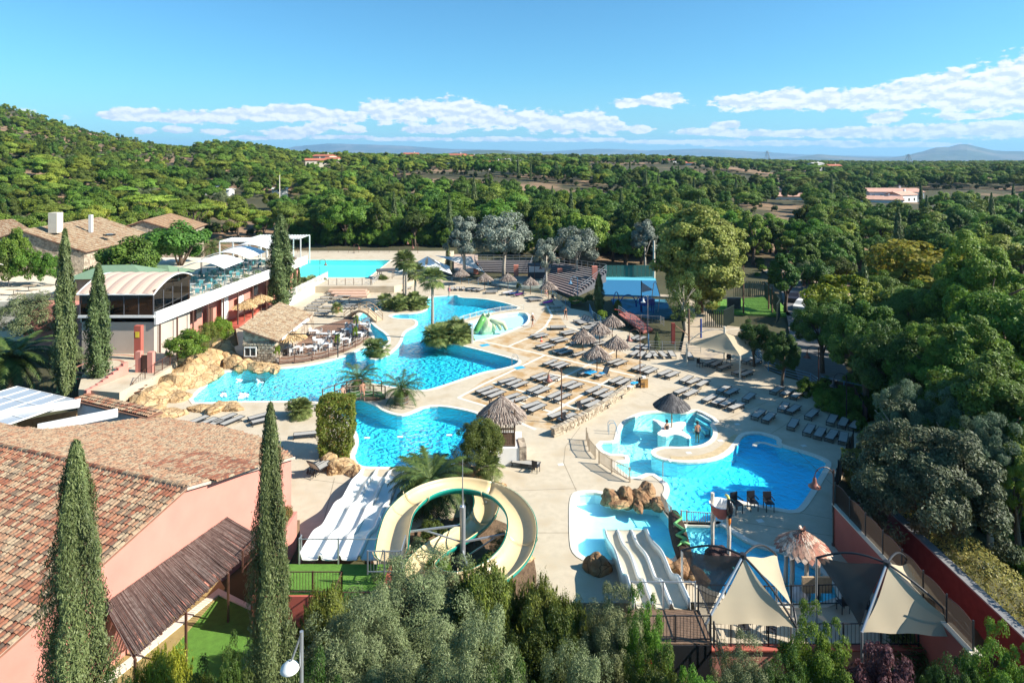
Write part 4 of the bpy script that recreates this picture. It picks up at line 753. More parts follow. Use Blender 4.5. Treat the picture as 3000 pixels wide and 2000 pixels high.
SIDE = {k: v.replace('beyond the pools', 'beside the service road') for k, v in WL.items()}; HILL = {k: v.replace('beyond the pools', 'below the scrubby hill') for k, v in WL.items()}
rest = {}
REG = [(-.6, 'behind the old farmhouse'), (-.45, 'beyond the fig trees'), (-.33, 'beyond the lattice pergolas'), (-.15, 'behind the lap pool'), (0, 'behind the silver eucalyptus'), (.12, 'behind the tribunes'), (.25, 'beyond the blue court'), (.36, 'beyond the big plane tree'), (.5, 'along the service road'), (.65, 'round the yellowing tree'), (9, 'below the villas, outermost')]
RK = [(165, 180), (95, 135)]; hm_ = dict(oak_tree=9, broadleaf_tree=9, pine_tree=9.8, umbrella_pine=9.6, olive_tree=6.4, cypress_tree=11.5); KD = dict(oak_tree='dark green oak', broadleaf_tree='mid green leafy tree', pine_tree='clumpy light green pine', umbrella_pine='flat-topped pine', olive_tree='grey-green olive', cypress_tree='narrow dark cypress')
for i, (x, y) in enumerate(cand):
 k = pick(x, y); h = hgt(k, x, y); z = terr(x, y)
 if i < 270:
  u = x/y; sfx = next(b for a, b in REG if u < a); rk = 'in the front rank' if y < RK[int(u > .3)][0] else 'in the middle rank' if y < RK[int(u > .3)][1] else 'in the rear rank'; sz = 'tall ' if h > hm_[k]*1.1 else 'low ' if h < hm_[k]*.88 else ''
  lb = sz+KD[k]+' '+rk+' '+sfx; tree(k, lb, x, y, h, 1.0 if k != 'cypress_tree' else 1.1, z-.3, group=lb)
 else: rest.setdefault((k, int(gr.integers(len(TREE[k][0])))), []).append((x, y, z-.3, h))
for px, top, b_ in [(1370, 548, 0), (1393, 552, 0), (1340, 566, 0), (1398, 520+40, 0), (1425, 558, 0), (1470, 556, 0), (1492, 552, 0), (1618, 545, 0), (1635, 570, 0), (1712, 590, 0), (1720, 580, 0), (1745, 572, 0), (1250, 575, 0), (1400, 590, 0), (1455, 600, 0), (1550, 578, 0), (1010, 585, 0), (1018, 590, 0), (505, 560, 0), (680, 575, 0)]:
 put('cypress_tree', 'narrow dark cypress in the broken row across the wooded valley', px, top, 215+(px % 7)*4, 1.0, group='cypresses in the broken row across the wooded valley')
def scatter(name, obj_mesh, pts, fake=None):
 """a far wood that reads as one mass: one object, its trees spread on points"""
 me = bpy.data.meshes.new(name); me.from_pydata([(p[0], p[1], p[2]) for p in pts], [], [])
 a = me.attributes.new('hh', 'FLOAT', 'POINT'); a.data.foreach_set('value', [p[3]/10 for p in pts]); a = me.attributes.new('rz', 'FLOAT', 'POINT'); a.data.foreach_set('value', list(gr.random(len(pts))*6.28))
 o = link(name, me, kind='stuff'); ng = bpy.data.node_groups.new(name, 'GeometryNodeTree'); ng.interface.new_socket('Geometry', in_out='INPUT', socket_type='NodeSocketGeometry'); ng.interface.new_socket('Geometry', in_out='OUTPUT', socket_type='NodeSocketGeometry')
 N = ng.nodes; gi = N.new('NodeGroupInput'); go = N.new('NodeGroupOutput'); ip = N.new('GeometryNodeInstanceOnPoints'); oi = N.new('GeometryNodeObjectInfo'); oi.inputs['Object'].default_value = obj_mesh
 h = N.new('GeometryNodeInputNamedAttribute'); h.data_type = 'FLOAT'; h.inputs[0].default_value = 'hh'; r = N.new('GeometryNodeInputNamedAttribute'); r.data_type = 'FLOAT'; r.inputs[0].default_value = 'rz'
 cx = N.new('ShaderNodeCombineXYZ'); K = ng.links.new; K(r.outputs[0], cx.inputs[2]); K(gi.outputs[0], ip.inputs['Points']); K(oi.outputs['Geometry'], ip.inputs['Instance']); K(cx.outputs[0], ip.inputs['Rotation']); K(h.outputs[0], ip.inputs['Scale']); K(ip.outputs[0], go.inputs[0])
 md = o.modifiers.new('scatter', 'NODES'); md.node_group = ng; return o
def first_with(me): return next(o for o in bpy.data.objects if o.data == me)
for (k, v), pts in rest.items():
 me = TREE[k][0][v]
 o0 = next((o for o in bpy.data.objects if o.data == me), None)
 if o0 is None: x, y, z, h = pts.pop(); t = tree(k, HILL[k], x, y, h, 1, z, var=v, group='far single '+k.replace('_', ' ')); o0 = t.children[0]
 scatter('distant_'+k.replace('_tree', '')+'_forest', o0, pts)
pts = []
for _ in range(9000):
 y = gr.uniform(170, 900); x = y*gr.uniform(-.86, .86); u = x/y
 if (u < -.4 or gr.random() < .30) and free(x, y) or (gr.random() < .03): pts.append((x, y, terr(x, y)-.4, gr.uniform(1.6, 3.2)))
scatter('hillside_scrub', bpy.data.objects['crown.001'] if False else first_with(bush[0]), pts)
pts = []
for _ in range(2600):
 y = gr.uniform(30, 170); x = y*gr.uniform(-.86, .86)
 if free(x, y) and (x/y > .3 or x/y < -.33): pts.append((x, y, terr(x, y)-.3, gr.uniform(1.0, 2.2)))
for _ in range(900):
 y = gr.uniform(147, 176); x = y*gr.uniform(-.36, .4)
 if free(x, y): pts.append((x, y, terr(x, y)-.5, gr.uniform(3, 6)))
for _ in range(500):
 y = gr.uniform(24, 62); x = gr.uniform(28, 50)
 pts.append((x, y, terr(x, y)-.3, gr.uniform(1, 2.4)))
scatter('wood_undergrowth', first_with(bush[3]), pts)
# ------------------------------------------------------------------ buildings
def rebase(t, loc):
 loc = Vector(loc); t.location = loc
 for c in t.children: c.location = c.location-loc
 return t
def solid(name, mat_, parent, *boxes):
 b = MB()
 for c, d, *r in boxes: b.box(c, d, *r)
 return b.build(name, mat_, parent)
M_tile = attrmat('clay_tile', [(0, (.18, .068, .040)), (.25, (.28, .108, .062)), (.5, (.32, .185, .11)), (.8, (.36, .27, .175)), (1, (.09, .058, .042))], stain=(.075, .06, .05))
M_tilep = attrmat('pale_clay_tile', [(0, (.31, .18, .10)), (.4, (.41, .30, .185)), (1, (.47, .38, .26))], stain=(.16, .12, .09))
def tile_geo(L_=.46, w=.112, hgt_=.095, seg=6, tilt=.03):
 vs = []
 for k, (u, ww, zz) in enumerate(((0, w, tilt+hgt_), (L_, w*.84, hgt_*.86))):
  z0 = tilt if k == 0 else 0
  for i in range(seg+1): a = math.pi*i/seg; vs.append((ww*math.cos(a), u, z0+(zz-z0)*math.sin(a)))
 fs = [(i, i+1, seg+2+i, seg+1+i) for i in range(seg)]
 o = len(vs)   # the open lower end shows the thickness of the clay
 for i in range(seg+1): a = math.pi*i/seg; vs.append((w*.8*math.cos(a), .0, tilt+hgt_*.78*math.sin(a)-.004))
 fs += [(i+1, i, o+i, o+i+1) for i in range(seg)]
 return vs, fs
TV, TF = tile_geo()
def tile_field(parent, org, cdir, udir, nrm, poly, pitch=.235, course=.38, m=M_tile, singles=0, sheet_m=None, dark=None, seed=1, tmap=lambda r: r):
 """tiles over a roof plane: org + c*cdir (across) + u*udir (up the slope); poly is the roof outline in (c,u)"""
 r = random.Random(seed); cs = [p[0] for p in poly]; us_ = [p[1] for p in poly]; places = []
 M0 = Matrix((cdir, udir, nrm)).transposed()
 c = min(cs)+pitch/2
 while c < max(cs):
  u = min(us_)
  while u < max(us_):
   if inside(c, u+course*.5, poly): places.append((org+cdir*(c+r.uniform(-.012, .012))+udir*(u+r.uniform(-.02, .02))+nrm*r.uniform(0, .012), tmap(r.random()), r.uniform(-.03, .03)))
   u += course
  c += pitch
 b = MB(); b.slab([org+cdir*p[0]+udir*p[1] for p in poly], .10); b.build('roof_deck', sheet_m or mat('brown_clay_channel', (.22, .11, .07), var=.2), parent)  # even dark brown under-sheet beneath the tiles
 def score(p):
  u = p[0].x/p[0].y*F+1500; v = HY+F*(H-p[0].z)/p[0].y; return 0 if 0 < u < 3000 and v < 2000 else 1
 places.sort(key=lambda p: (score(p), p[0].y)); metil = []
 if singles:
  for k in range(8):
   bb = MB(); bb.tv = tmap((k+.5)/8); bb.add(TV, TF); metil.append(bb.mesh('tile', m))
  for p, tn, rz in places[:singles]:
   o = link('tile', min(metil, key=lambda q: abs(q.attributes['tint'].data[0].value-tn)) if r.random() < .75 else r.choice(metil), parent); o.matrix_basis = Matrix.Translation(p) @ (M0 @ Matrix.Rotation(rz, 3, 'Z')).to_4x4()
 b = MB()
 for p, tn, rz in places[singles:]:
  b.tv = tn; Mx = M0 @ Matrix.Rotation(rz, 3, 'Z'); b.add([p+Mx @ Vector(v) for v in TV], TF)
 if b.v: b.build('tile_rows', m, parent, kind='stuff')
 return len(places)
Mo = Vector((-16.3, 31.5, 6.02)); wd_ = Vector((.334, .942, 0)); rd_ = Vector((-.942, .334, 0)); KB, KF = .256, .240
def on_back(px, py, k=KB, sgn=1):
 d = Vector(((px-1500)/F, 1, -(py-HY)/F)); o = Vector((0, 0, H))  # z = 6.02 - k*s*sgn
 a = d.z+k*sgn*d.dot(wd_); c = Mo.z-k*sgn*((o-Mo).dot(wd_))-o.z; Y = c/a; p = o+d*Y; q = p-Mo; return q.dot(rd_), q.dot(wd_)
pink = thing('pink_building', 'large pink rendered building with two weathered clay tile roof slopes and a bare gable wall', 'building')
udB = Vector((-wd_.x, -wd_.y, KB)).normalized(); udF = Vector((wd_.x, wd_.y, KF)).normalized(); lenB = math.hypot(1, KB); lenF = math.hypot(1, KF)
bp = [on_back(*q) for q in [(868, 1343), (790, 1292), (640, 1250), (450, 1223)]]; tl = [on_back(120, 1262), on_back(-60, 1236)]
polyB = [(0, 0)]+[(t, -s*lenB) for t, s in [(-.0, bp[0][1])]+bp[1:]+tl]+[(21, -tl[1][1]*lenB), (21, 0)]
nB = rd_.cross(udB).normalized(); nB = nB if nB.z > 0 else -nB; nF = rd_.cross(udF).normalized(); nF = nF if nF.z > 0 else -nF
nb_ = tile_field(pink, Mo+Vector((0, 0, .02)), rd_, udB, nB, polyB, seed=3, singles=0, tmap=lambda r: .1+.75*r if r > .35 else .45+.45*r*2.2)
nf_ = tile_field(pink, Mo+Vector((0, 0, .02)), rd_, udF, nF, [(-.12, -8.75), (21, -8.75), (21, 0), (-.12, 0)], seed=4, singles=290)
r_ = random.Random(5); b = MB()
for i in range(56):   # ridge tiles in mortar
 b.tv = r_.random()*.9; c = Mo+rd_*(i*.38)+Vector((0, 0, .05)); Mx = Matrix((wd_, rd_, Vector((0, 0, 1)))).transposed(); b.add([c+Mx @ Vector((v[0]*1.35, v[1], v[2]*1.3)) for v in TV], TF)
b.build('ridge_tiles', M_tile, pink, kind='stuff')
MB().bar(Mo+rd_*-.05+Vector((0, 0, .02)), Mo+rd_*21+Vector((0, 0, .02)), .34, .10).build('ridge_mortar', mat('lichen_mortar', (.20, .18, .155), var=.4, scale=9, bump=.8), pink)
a0, a1 = on_back(770, 1372), on_back(566, 1330); 
def PB(t, s, dz=0): return Mo+rd_*t+wd_*s+Vector((0, 0, -KB*s+dz))
b = MB(); r2 = random.Random(8); n_ = 34
for i in range(n_):
 t = a0[0]+(a1[0]-a0[0])*i/(n_-1); s = a0[1]+(a1[1]-a0[1])*i/(n_-1)
 for k in range(9):
  b.tv = r2.random()*.8; p = PB(t, s-k*.38, .20-.018*k); Mx = Matrix((rd_, udB, nB)).transposed(); b.add([p+Mx @ Vector(v) for v in TV], TF)
b.build('stepped_tile_rows', M_tile, pink, kind='stuff')
gw = MB(); th = .3; pts = [(-8.45, -1.6), (8.1, -1.6), (8.1, 6.02-KB*8.1-.12), (0, 5.9), (-8.45, 6.02-KF*8.45-.12)]
A = [Mo+wd_*s+rd_*.1+Vector((0, 0, z-6.02)) for s, z in pts]; Bk = [p+rd_*th for p in A]
gw.add(A+Bk, [tuple(range(5)), tuple(range(9, 4, -1))]+[(i, 5+i, 5+(i+1) % 5, (i+1) % 5) for i in range(5)]); gw.build('gable_wall', M_pink, pink)
def wallseg(p, q, z0, z1, th, m, name, parent):
 p = Vector((p[0], p[1], 0)); q = Vector((q[0], q[1], 0)); b = MB(); b.bar(p+Vector((0, 0, (z0+z1)/2)), q+Vector((0, 0, (z0+z1)/2)), th, z1-z0); return b.build(name, m, parent)
wallseg(Mo+wd_*-8.3+rd_*.42, Mo+wd_*-8.3+rd_*21, -1.6, 3.85, .3, M_red, 'front_wall', pink)
wallseg(Mo+wd_*7.95+rd_*.42, Mo+wd_*9.6+rd_*4, -1, 3.4, .3, M_pink, 'back_wall', pink); wallseg(Mo+wd_*9.6+rd_*4.2, Mo+wd_*12+rd_*12, -1, 2.8, .3, M_pink, 'back_wall', pink)
sh = MB(); c = Mo+wd_*-8.5+rd_*.9; sh.bar(Vector((c.x, c.y, 1.7)), Vector((c.x, c.y, 2.5))+rd_*0, .9, .06); fr_ = sh.build('window_shutter', mat('grey_shutter', (.18, .19, .21)), pink)
M_gut = mat('rake_mortar', (.55, .42, .33), var=.15)
MB().bar(Mo+rd_*-.06+wd_*-8.7+Vector((0, 0, -KF*8.7-.03)), Mo+rd_*-.06+Vector((0, 0, -.03)), .10, .12).bar(Mo+rd_*-.06+Vector((0, 0, -.03)), PB(-.06, 8.2, -.03), .10, .12).build('verge', M_gut, pink)
rebase(pink, (Mo.x, Mo.y, -1))
ver = thing('glazed_veranda', 'white veranda frame with grey roof panels behind the tiled ridge', 'veranda'); zv = 3.5
q4 = [W(a, b, zv) for a, b in [(-330, 1125), (45, 1133), (237, 1172), (60, 1210)]]
g = [W(a, b, zv) for a, b in [(-420, 1110), (50, 1132), (228, 1172), (-300, 1250)]]
o0, ex, ey = g[1], (g[2]-g[1]), (g[0]-g[1]); ex2 = ex/4; M_pan = mat('roof_panel', (.36, .39, .42), rough=.25, var=.05, spec=.6); ey = Vector((-ex.y, ex.x, 0)).normalized()*-1
ey = ey if ey.x < 0 else -ey
nx, ny = 7, 7; sx_ = 1.02; sy_ = 1.9; exn = ex.normalized()
for i in range(5):
 for j in range(7):
  c = o0+exn*(sx_*(i+.5))*1.0*(ex.length/5.1)+ey*sy_*(j+.5)+Vector((0, 0, -.02)); MB().box(c, (ex.length/5-.08, sy_-.1, .05), math.atan2(exn.y, exn.x)).build('roof_panel', M_pan, ver)
b = MB()
for i in range(6): p = o0+exn*(ex.length/5*i); b.bar(p, p+ey*13.3, .08, .10)
for j in range(8): p = o0+ey*sy_*j; b.bar(p, p+ex, .06, .08)
b.build('frame', M_white, ver)
p1, p2 = W(-60, 1225, zv), W(236, 1180, zv); MB().bar(p1, p2, .55, .5).build('beam', M_white, ver); p3, p4 = W(110, 1255, zv), W(345, 1208, zv); MB().bar(p3, p4, .5, .5).build('beam', M_white, ver)
pp = W(226, 1185, 2); wallseg(W(232, 1176, zv).xy, W(455, 1222, zv).xy, -.3, zv-.15, .25, M_white, 'white_wall', ver); wallseg(W(50, 1250, 2).xy, W(226, 1215, 2).xy, -.3, 2.4, .1, mat('honey_wood_wall', (.40, .24, .12), var=.25, scale=4), 'timber_wall', ver)
b = MB()
Mx = W(237, 1168, zv); ed = W(455, 1220, zv)-Mx; n_ = int(ed.length/.235); Fm = Matrix((ed.normalized(), Vector((-ed.y, ed.x, 0)).normalized(), Vector((0, 0, 1)))).transposed(); rr = random.Random(3)
for i in range(n_):
 for k in range(3): b.tv = rr.random(); p = Mx+ed*(i/n_)+Fm @ Vector((0, .34*k-.5, .12+.03*k)); b.add([p+Fm @ Vector(v) for v in TV], TF)
b.build('tile_rows', M_tile, ver, kind='stuff'); MB().bar(Mx+Vector((0, 0, .05)), Mx+ed+Vector((0, 0, .05)), 1.3, .1).build('roof_edge', mat('brown_clay_channel', (.22, .11, .07), var=.2), ver); rebase(ver, (g[1].x, g[1].y, 0))
per = thing('reed_pergola', 'long reed covered pergola leaning on the pink gable wall above the lawn', 'pergola')
def wallpt(px, z):   # where a sight column meets the gable wall
 u = (px-1500)/F; k = (Mo.x-u*Mo.y)/(u*wd_.y-wd_.x); return Mo.x+wd_.x*k, Mo.y+wd_.y*k
def Pz(px, py):
 x, y = wallpt(px, 0); return Vector((x, y, H-(py-HY)/F*y))
a = Pz(667, 1513); d = Pz(305, 1772); a.z = d.z = (a.z+d.z)/2; out = -rd_; wl_ = 2.75; e1 = a+Vector((2.3, -.9, -.6)); e2 = d+Vector((2.6, -2.1, -.6))
b = MB(); r2 = random.Random(2); n_ = 640
for i in range(n_):
 t = i/n_; p = d.lerp(a, t)+Vector((0, 0, r2.uniform(0, .03)))+out*r2.uniform(-.05, .02); q = e2.lerp(e1, t)+out*r2.uniform(-.15, .12)+wd_*r2.uniform(-.05, .05)+Vector((0, 0, .02*math.sin(i*.3)+r2.uniform(-.02, .03))); b.tv = r2.random(); b.bar(p, q, .017, .014)
M_reed = attrmat('brown_reed', [(0, (.075, .048, .042)), (.5, (.15, .10, .085)), (1, (.24, .19, .165))], bump=.2, stain=(.10, .06, .05))
b.build('reed_mat', M_reed, per, kind='stuff')
b = MB()
for i in range(7): t = i/6; b.bar(d.lerp(a, t)+Vector((0, 0, -.09)), e2.lerp(e1, t)+Vector((0, 0, -.09)), .07)
for k in (0.05, .5, .98): b.bar(d.lerp(e2, k)+Vector((0, 0, -.04)), a.lerp(e1, k)+Vector((0, 0, -.04)), .06)
b.build('frame', M_brown, per)
for i in range(4): t = i/3; p = e2.lerp(e1, t); MB().bar(p+Vector((0, 0, -.1)), Vector((p.x, p.y, 0)), .09).build('post', M_brown, per)
rebase(per, (a.x, a.y, 0))
M_gl = glassmat('tinted_glass', (.30, .24, .19)); M_alu = mat('dark_aluminium', (.10, .10, .11), rough=.4); M_vault = mat('beige_membrane', (.56, .40, .31), rough=.6, var=.04); M_wht = mat('white_membrane', (.80, .80, .78), rough=.5, var=.03)
rest_ = thing('glazed_restaurant', 'glazed restaurant with a beige barrel vault roof on a concrete base', 'building'); X0, X1, Y0, Y1 = -45.9, -38.1, 67.1, 74.6; zf = 5.7; zt = 8.0
solid('base_wall', mat('raw_concrete_wall', (.50, .42, .35), var=.08, scale=.6), rest_, (((X0+X1)/2, (Y0+Y1)/2+.2, 2.8), (X1-X0-.1, Y1-Y0, 5.6)))
solid('floor', M_white, rest_, (((X0+X1)/2, (Y0+Y1)/2, 5.65), (X1-X0+.3, Y1-Y0+.4, .24)))
solid('back_wall', mat('ochre_wall', (.45, .28, .12)), rest_, (((X0+X1)/2, Y1-.1, 6.9), (X1-X0, .15, 2.3)), ((X0+.1, (Y0+Y1)/2, 6.9), (.15, Y1-Y0-.4, 2.3)))
for i in range(5):   # front glazing
 x = X0+(X1-X0)*(i+.5)/5; pn = solid('window', M_gl, rest_, ((x, Y0, 6.9), ((X1-X0)/5-.1, .03, 2.15)))
for i in range(4):
 y = Y0+(Y1-Y0)*(i+.5)/4; solid('window', M_gl, rest_, ((X1, y, 6.9+.25), (.03, (Y1-Y0)/4-.1, 2.6)))
for i in range(6): solid('mullion', M_alu, rest_, ((X0+(X1-X0)*i/5, Y0, 6.9), (.09, .1, 2.3)))
for i in range(1, 5): solid('mullion', M_alu, rest_, ((X1, Y0+(Y1-Y0)*i/4, 7.15+.2), (.1, .09, 2.9)))
b = MB(); n_ = 14; L1, L2 = [], []
for i in range(n_+1):
 t = i/n_; y = Y0-.25+(Y1-Y0+.5)*t; z = zt+1.35*math.sin(math.pi*(t*.86+.0))**.9*1.0; L1.append((X0-.2, y, z)); L2.append((X1+.15, y, z))
for k in range(6):   # membrane bays, each bellied a little between the ribs
 xa, xb = X0-.2+(X1-X0+.35)*k/6, X0-.2+(X1-X0+.35)*(k+1)/6
 for i in range(n_):
  for m_ in range(4):
   f0, f1 = m_/4, (m_+1)/4; dz = lambda f: .12*math.sin(math.pi*f)
   b.quad((xa+(xb-xa)*f0, L1[i][1], L1[i][2]+dz(f0)), (xa+(xb-xa)*f1, L1[i][1], L1[i][2]+dz(f1)), (xa+(xb-xa)*f1, L1[i+1][1], L1[i+1][2]+dz(f1)), (xa+(xb-xa)*f0, L1[i+1][1], L1[i+1][2]+dz(f0)))
b.build('vault_roof', M_vault, rest_); MB().tube([(X1+.15, p[1], p[2]) for p in L1], .08, 6).tube([(X0-.2, p[1], p[2]) for p in L1], .08, 6).tube([(X0-.2, Y0-.25, zt), (X1+.15, Y0-.25, zt)], .08, 6).build('roof_edge', M_white, rest_)
b = MB()
for i in range(n_): p, q = L1[i], L1[i+1]; b.quad((X1+.05, p[1], zt+.1), (X1+.05, q[1], zt+.1), (X1+.05, q[1], max(zt+.11, q[2])), (X1+.05, p[1], max(zt+.11, p[2])))
b.build('gable_glazing', M_gl, rest_)
for i in range(7):   # tables seen through the glass
 solid('dining_table', M_wood2, rest_, ((X0+1+i*1.05, Y0+1.6+(i % 3)*1.7, 6.4), (.8, .8, .06)), ((X0+1+i*1.05, Y0+1.6+(i % 3)*1.7, 6.1), (.08, .08, .6)))
solid('red_pier', M_red, rest_, ((W(437, 1035, 1.6).x, 65.6, 3.3), (.7, .5, 3.6)))
pn = solid('notice', mat('notice_yellow', (.75, .55, .05)), rest_, ((W(437, 1035, 1.6).x, 65.33, 4.2), (.4, .02, .6)))
rebase(rest_, (X0, Y0, 0))
ter = thing('restaurant_terrace', 'long upper terrace with a white parapet over a pink ground floor', 'terrace')
def TX(y): return -38.1+(y-67)*.09
ya, yb = 67.3, 106
b = MB(); b.prism([(TX(ya), ya), (TX(yb), yb), (-60, yb), (-60, 78), (-46, 78), (-46, ya)], 5.0, 5.75); b.build('floor_slab', M_cream, ter)
b = MB(); b.prism([(TX(ya)+.3, ya-.2), (TX(yb)+.3, yb), (TX(yb)+.05, yb), (TX(ya)+.05, ya-.2)], 4.75, 6.1); b.build('parapet', M_white, ter)
b = MB(); b.prism([(TX(ya)-2.2, 75), (TX(yb)-1.2, yb), (-58, yb), (-58, 75)], -.5, 5.0); b.build('ground_floor_wall', M_pink, ter)
for i, y in enumerate([75.8, 78.6, 81.0, 84.2, 88, 92, 96, 100]):
 x = TX(y)-2.15+(y-75)*.034; nm, mm, wz, hz_, z0 = [('door', M_white, 1.5, 2.3, 1.5), ('window', mat('dark_window', (.03, .035, .04), rough=.2), 1.4, 1.4, 2.6), ('door', M_brown, 1.2, 2.4, 1.5), ('panel', M_white, 1.8, 2.9, 1.8)][i % 4]; solid(nm, mm, ter, ((x+.1, y, z0+.6), (.12, wz, hz_)))
for y in (68, 71, 74, 77, 80.5, 84, 88, 92): solid('post', mat('brown_post', (.12, .06, .045)), ter, ((TX(y)+.1, y, 2.4), (.14, .14, 4.7)))
b = MB()
for y in np.arange(78, 104, 1.5): b.tube([(TX(y)+.1, y, 6.1), (TX(y)+.1, y, 6.75)], .025, 5)
for z in (6.35, 6.55, 6.75): b.tube([(TX(77.5)+.1, 77.5, z), (TX(104)+.1, 104, z)], .02, 5)
b.build('railing', M_galv, ter); rebase(ter, (TX(ya), ya, 0))
for i, (y, w_, mi) in enumerate([(80, 2.2, 3), (84, 2.6, 0), (87, 1.8, 4), (90, 2.4, 3), (93, 2, 0), (96, 2, 3), (99, 2.2, 0)]):
 t = thing('planter_shrub', ['low green plant in the parapet bed beside the glazed end', 'dark shrubby plant in the parapet bed under the first awning', 'small lime plant in the parapet bed', 'trailing green plant in the middle of the parapet bed', 'dark plant in the parapet bed by the second awning', 'green plant in the parapet bed by the third awning', 'dark plant at the cypress end of the parapet bed'][i], 'plant', (TX(y)-.4, y, 5.75), i, None, (.10*w_/2, .12*w_/2, .09)); link('foliage', bush[mi], t)
t = thing('flower_planter', 'reddish flowering plants in the parapet bed near the broad cypress', 'plant', (TX(101.5)-.3, 101.5, 5.75), 0, None, (.14, .22, .09)); link('foliage', crown('foliage', leafmat('red_flower', (.30, .05, .04), (.12, .12, .03)), 81, 'bush', 3000, .3, .6, 30), t)
def awning(name, label, xa, xb, y0, y1, z, rise, m, posts=True, along='y', z0=5.75):
 t = thing(name, label, 'awning', (xa, y0, z0)); b = MB(); n = 10; k = 3
 for j in range(k):
  u0, u1 = j/k, (j+1)/k
  for i in range(n):
   a0_, a1_ = i/n, (i+1)/n
   def P_(u, a):
    zz = z-z0+rise*math.sin(math.pi*a); return ((xb-xa)*a, (y1-y0)*u, zz+.12*math.sin(math.pi*(u*k % 1.0001))) if along == 'y' else ((xb-xa)*u, (y1-y0)*a, zz+.10*math.sin(math.pi*(u*k % 1.0001)))
   b.quad(P_(u0, a0_), P_(u1-.001, a0_), P_(u1-.001, a1_), P_(u0, a1_))
 b.build('membrane', m, t, smooth=False); f = MB()
 for u in (0, 1): f.tube([((xb-xa)*a/8, (y1-y0)*u, z-z0+rise*math.sin(math.pi*a/8)) if along == 'y' else ((xb-xa)*u, (y1-y0)*a/8, z-z0+rise*math.sin(math.pi*a/8)) for a in range(9)], .05, 5)
 f.build('frame', M_white, t)
 for x, y in ((0, 0), (xb-xa, 0), (0, y1-y0), (xb-xa, y1-y0)): MB().tube([(x, y, 0), (x, y, z-z0)], .05, 6).build('post', M_alu, t)
 return t
awning('white_awning', 'white curved awning nearest the beige vault roof', -43.6, -37.6, 82.5, 88.5, 8.0, .9, M_wht)
awning('white_awning', 'middle white curved awning over the teal chairs', -43.8, -37.2, 89.2, 95.5, 8.25, .9, M_wht)
awning('white_awning', 'white curved awning farthest along the terrace before the cypress', -44, -36.6, 96.2, 103, 8.4, .9, M_wht)
awning('white_awning', 'long white canopy beside the old farmhouse gable', W(80, 758, 6.5).x, W(245, 745, 6.5).x, 84, 89, 7.0, 1.0, M_wht, along='x', z0=4.3)
for i, (xa, xb, y, lb) in enumerate([(-46.5, -37.5, 112, 'white lattice pergola farthest behind the awnings'), (-50, -43, 108, 'smaller white lattice pergola behind the awnings')]):
 t = thing('lattice_pergola', lb, 'pergola', (xa, y, 3)); b = MB()
 for k in range(18): u = (xb-xa)*k/17; b.bar((u, 0, 5.2), (u, 5, 5.2), .12, .08)
 b.bar((0, 0, 5.1), (xb-xa, 0, 5.1), .15); b.bar((0, 5, 5.1), (xb-xa, 5, 5.1), .15); b.build('slats', M_white, t)
 for k in range(4):
  for yy in (0, 5): MB().bar(((xb-xa)*k/3, yy, 0), ((xb-xa)*k/3, yy, 5.1), .16).build('post', M_white, t)
M_teal = mat('teal_plastic', (.08, .26, .28), rough=.4)
def mk_chair(name, label, m, s=1.0, cat='chair', group=None):
 t = thing(name, label, cat, (0, 0, 0), 0, group); MB().box((0, 0, .44), (.46, .46, .04)).build('seat', m, t); MB().box((0, .22, .68), (.44, .03, .42), 0).build('backrest', m, t)
 lg = MB().bar((0, 0, 0), (0, 0, .43), .035).mesh('leg', m)
 for x in (-.2, .2):
  for y in (-.2, .2): link('leg', lg, t, loc=(x, y, 0))
 a = MB(); a.bar((-.23, -.2, .64), (-.23, .2, .64), .04).bar((.23, -.2, .64), (.23, .2, .64), .04); a.build('armrest', m, t); return t
def mk_table(name, label, mt, ml, w=.8, d=.8, group=None):
 t = thing(name, label, 'table', (0, 0, 0), 0, group); MB().box((0, 0, .73), (w, d, .035)).build('tabletop', mt, t); MB().tube([(0, 0, .02), (0, 0, .72)], .035, 6).box((0, 0, .015), (w*.6, .06, .03)).box((0, 0, .017), (.06, d*.6, .03)).build('pedestal', ml, t); return t
tc0 = mk_chair('terrace_chair', 'teal plastic chair on the upper restaurant terrace', M_teal, group='teal chairs on the upper terrace'); tt0 = mk_table('terrace_table', 'small grey table on the upper restaurant terrace', mat('grey_tabletop', (.42, .45, .46), rough=.3), M_galv, group='tables on the upper terrace')
AW = lambda y: 'just behind the beige vault' if y < 82 else 'beneath the white awning nearest the vault' if y < 89 else 'beneath the middle white awning' if y < 96 else 'beneath the farthest white awning'
first = True; rr = random.Random(12)
for iy in range(9):
 for ix in range(3):
  x, y = -38.6-ix*2.1, 77.4+iy*2.7
  if first: tt0.location = (x, y, 5.76)
  else: dup(tt0, (x, y, 5.76), label='small grey table '+AW(y))
  for a in (0, 1, 2):
   ang = a*math.pi*.66+rr.random(); p = (x+.75*math.sin(ang), y-.75*math.cos(ang), 5.76)
   if first: tc0.location = p; tc0.rotation_euler = (0, 0, ang+math.pi); first = False
   else: dup(tc0, p, ang+math.pi, label='teal chair on the '+('parapet side' if ix == 0 else 'middle line' if ix == 1 else 'inner side')+' '+AW(y))
t0 = mk_table('picnic_bench', 'wooden bench table under the white farmhouse canopy', M_wood2, M_blk, 1.8, .7, group='bench tables beside the old farmhouse'); k = 0
for ix in range(4):
 for iy in range(3):
  p = (-66+ix*3.0, 81+iy*2.6, 4.3); (setattr(t0, 'location', p) if k == 0 else dup(t0, p)); k += 1
b = MB(); b.prism([(-72, 77.5), (-50, 79.5), (-46.3, 79.5), (-46.3, 106), (-90, 106), (-90, 77)], -1, 4.28); b.build('upper_ground', M_cream, kind='structure')
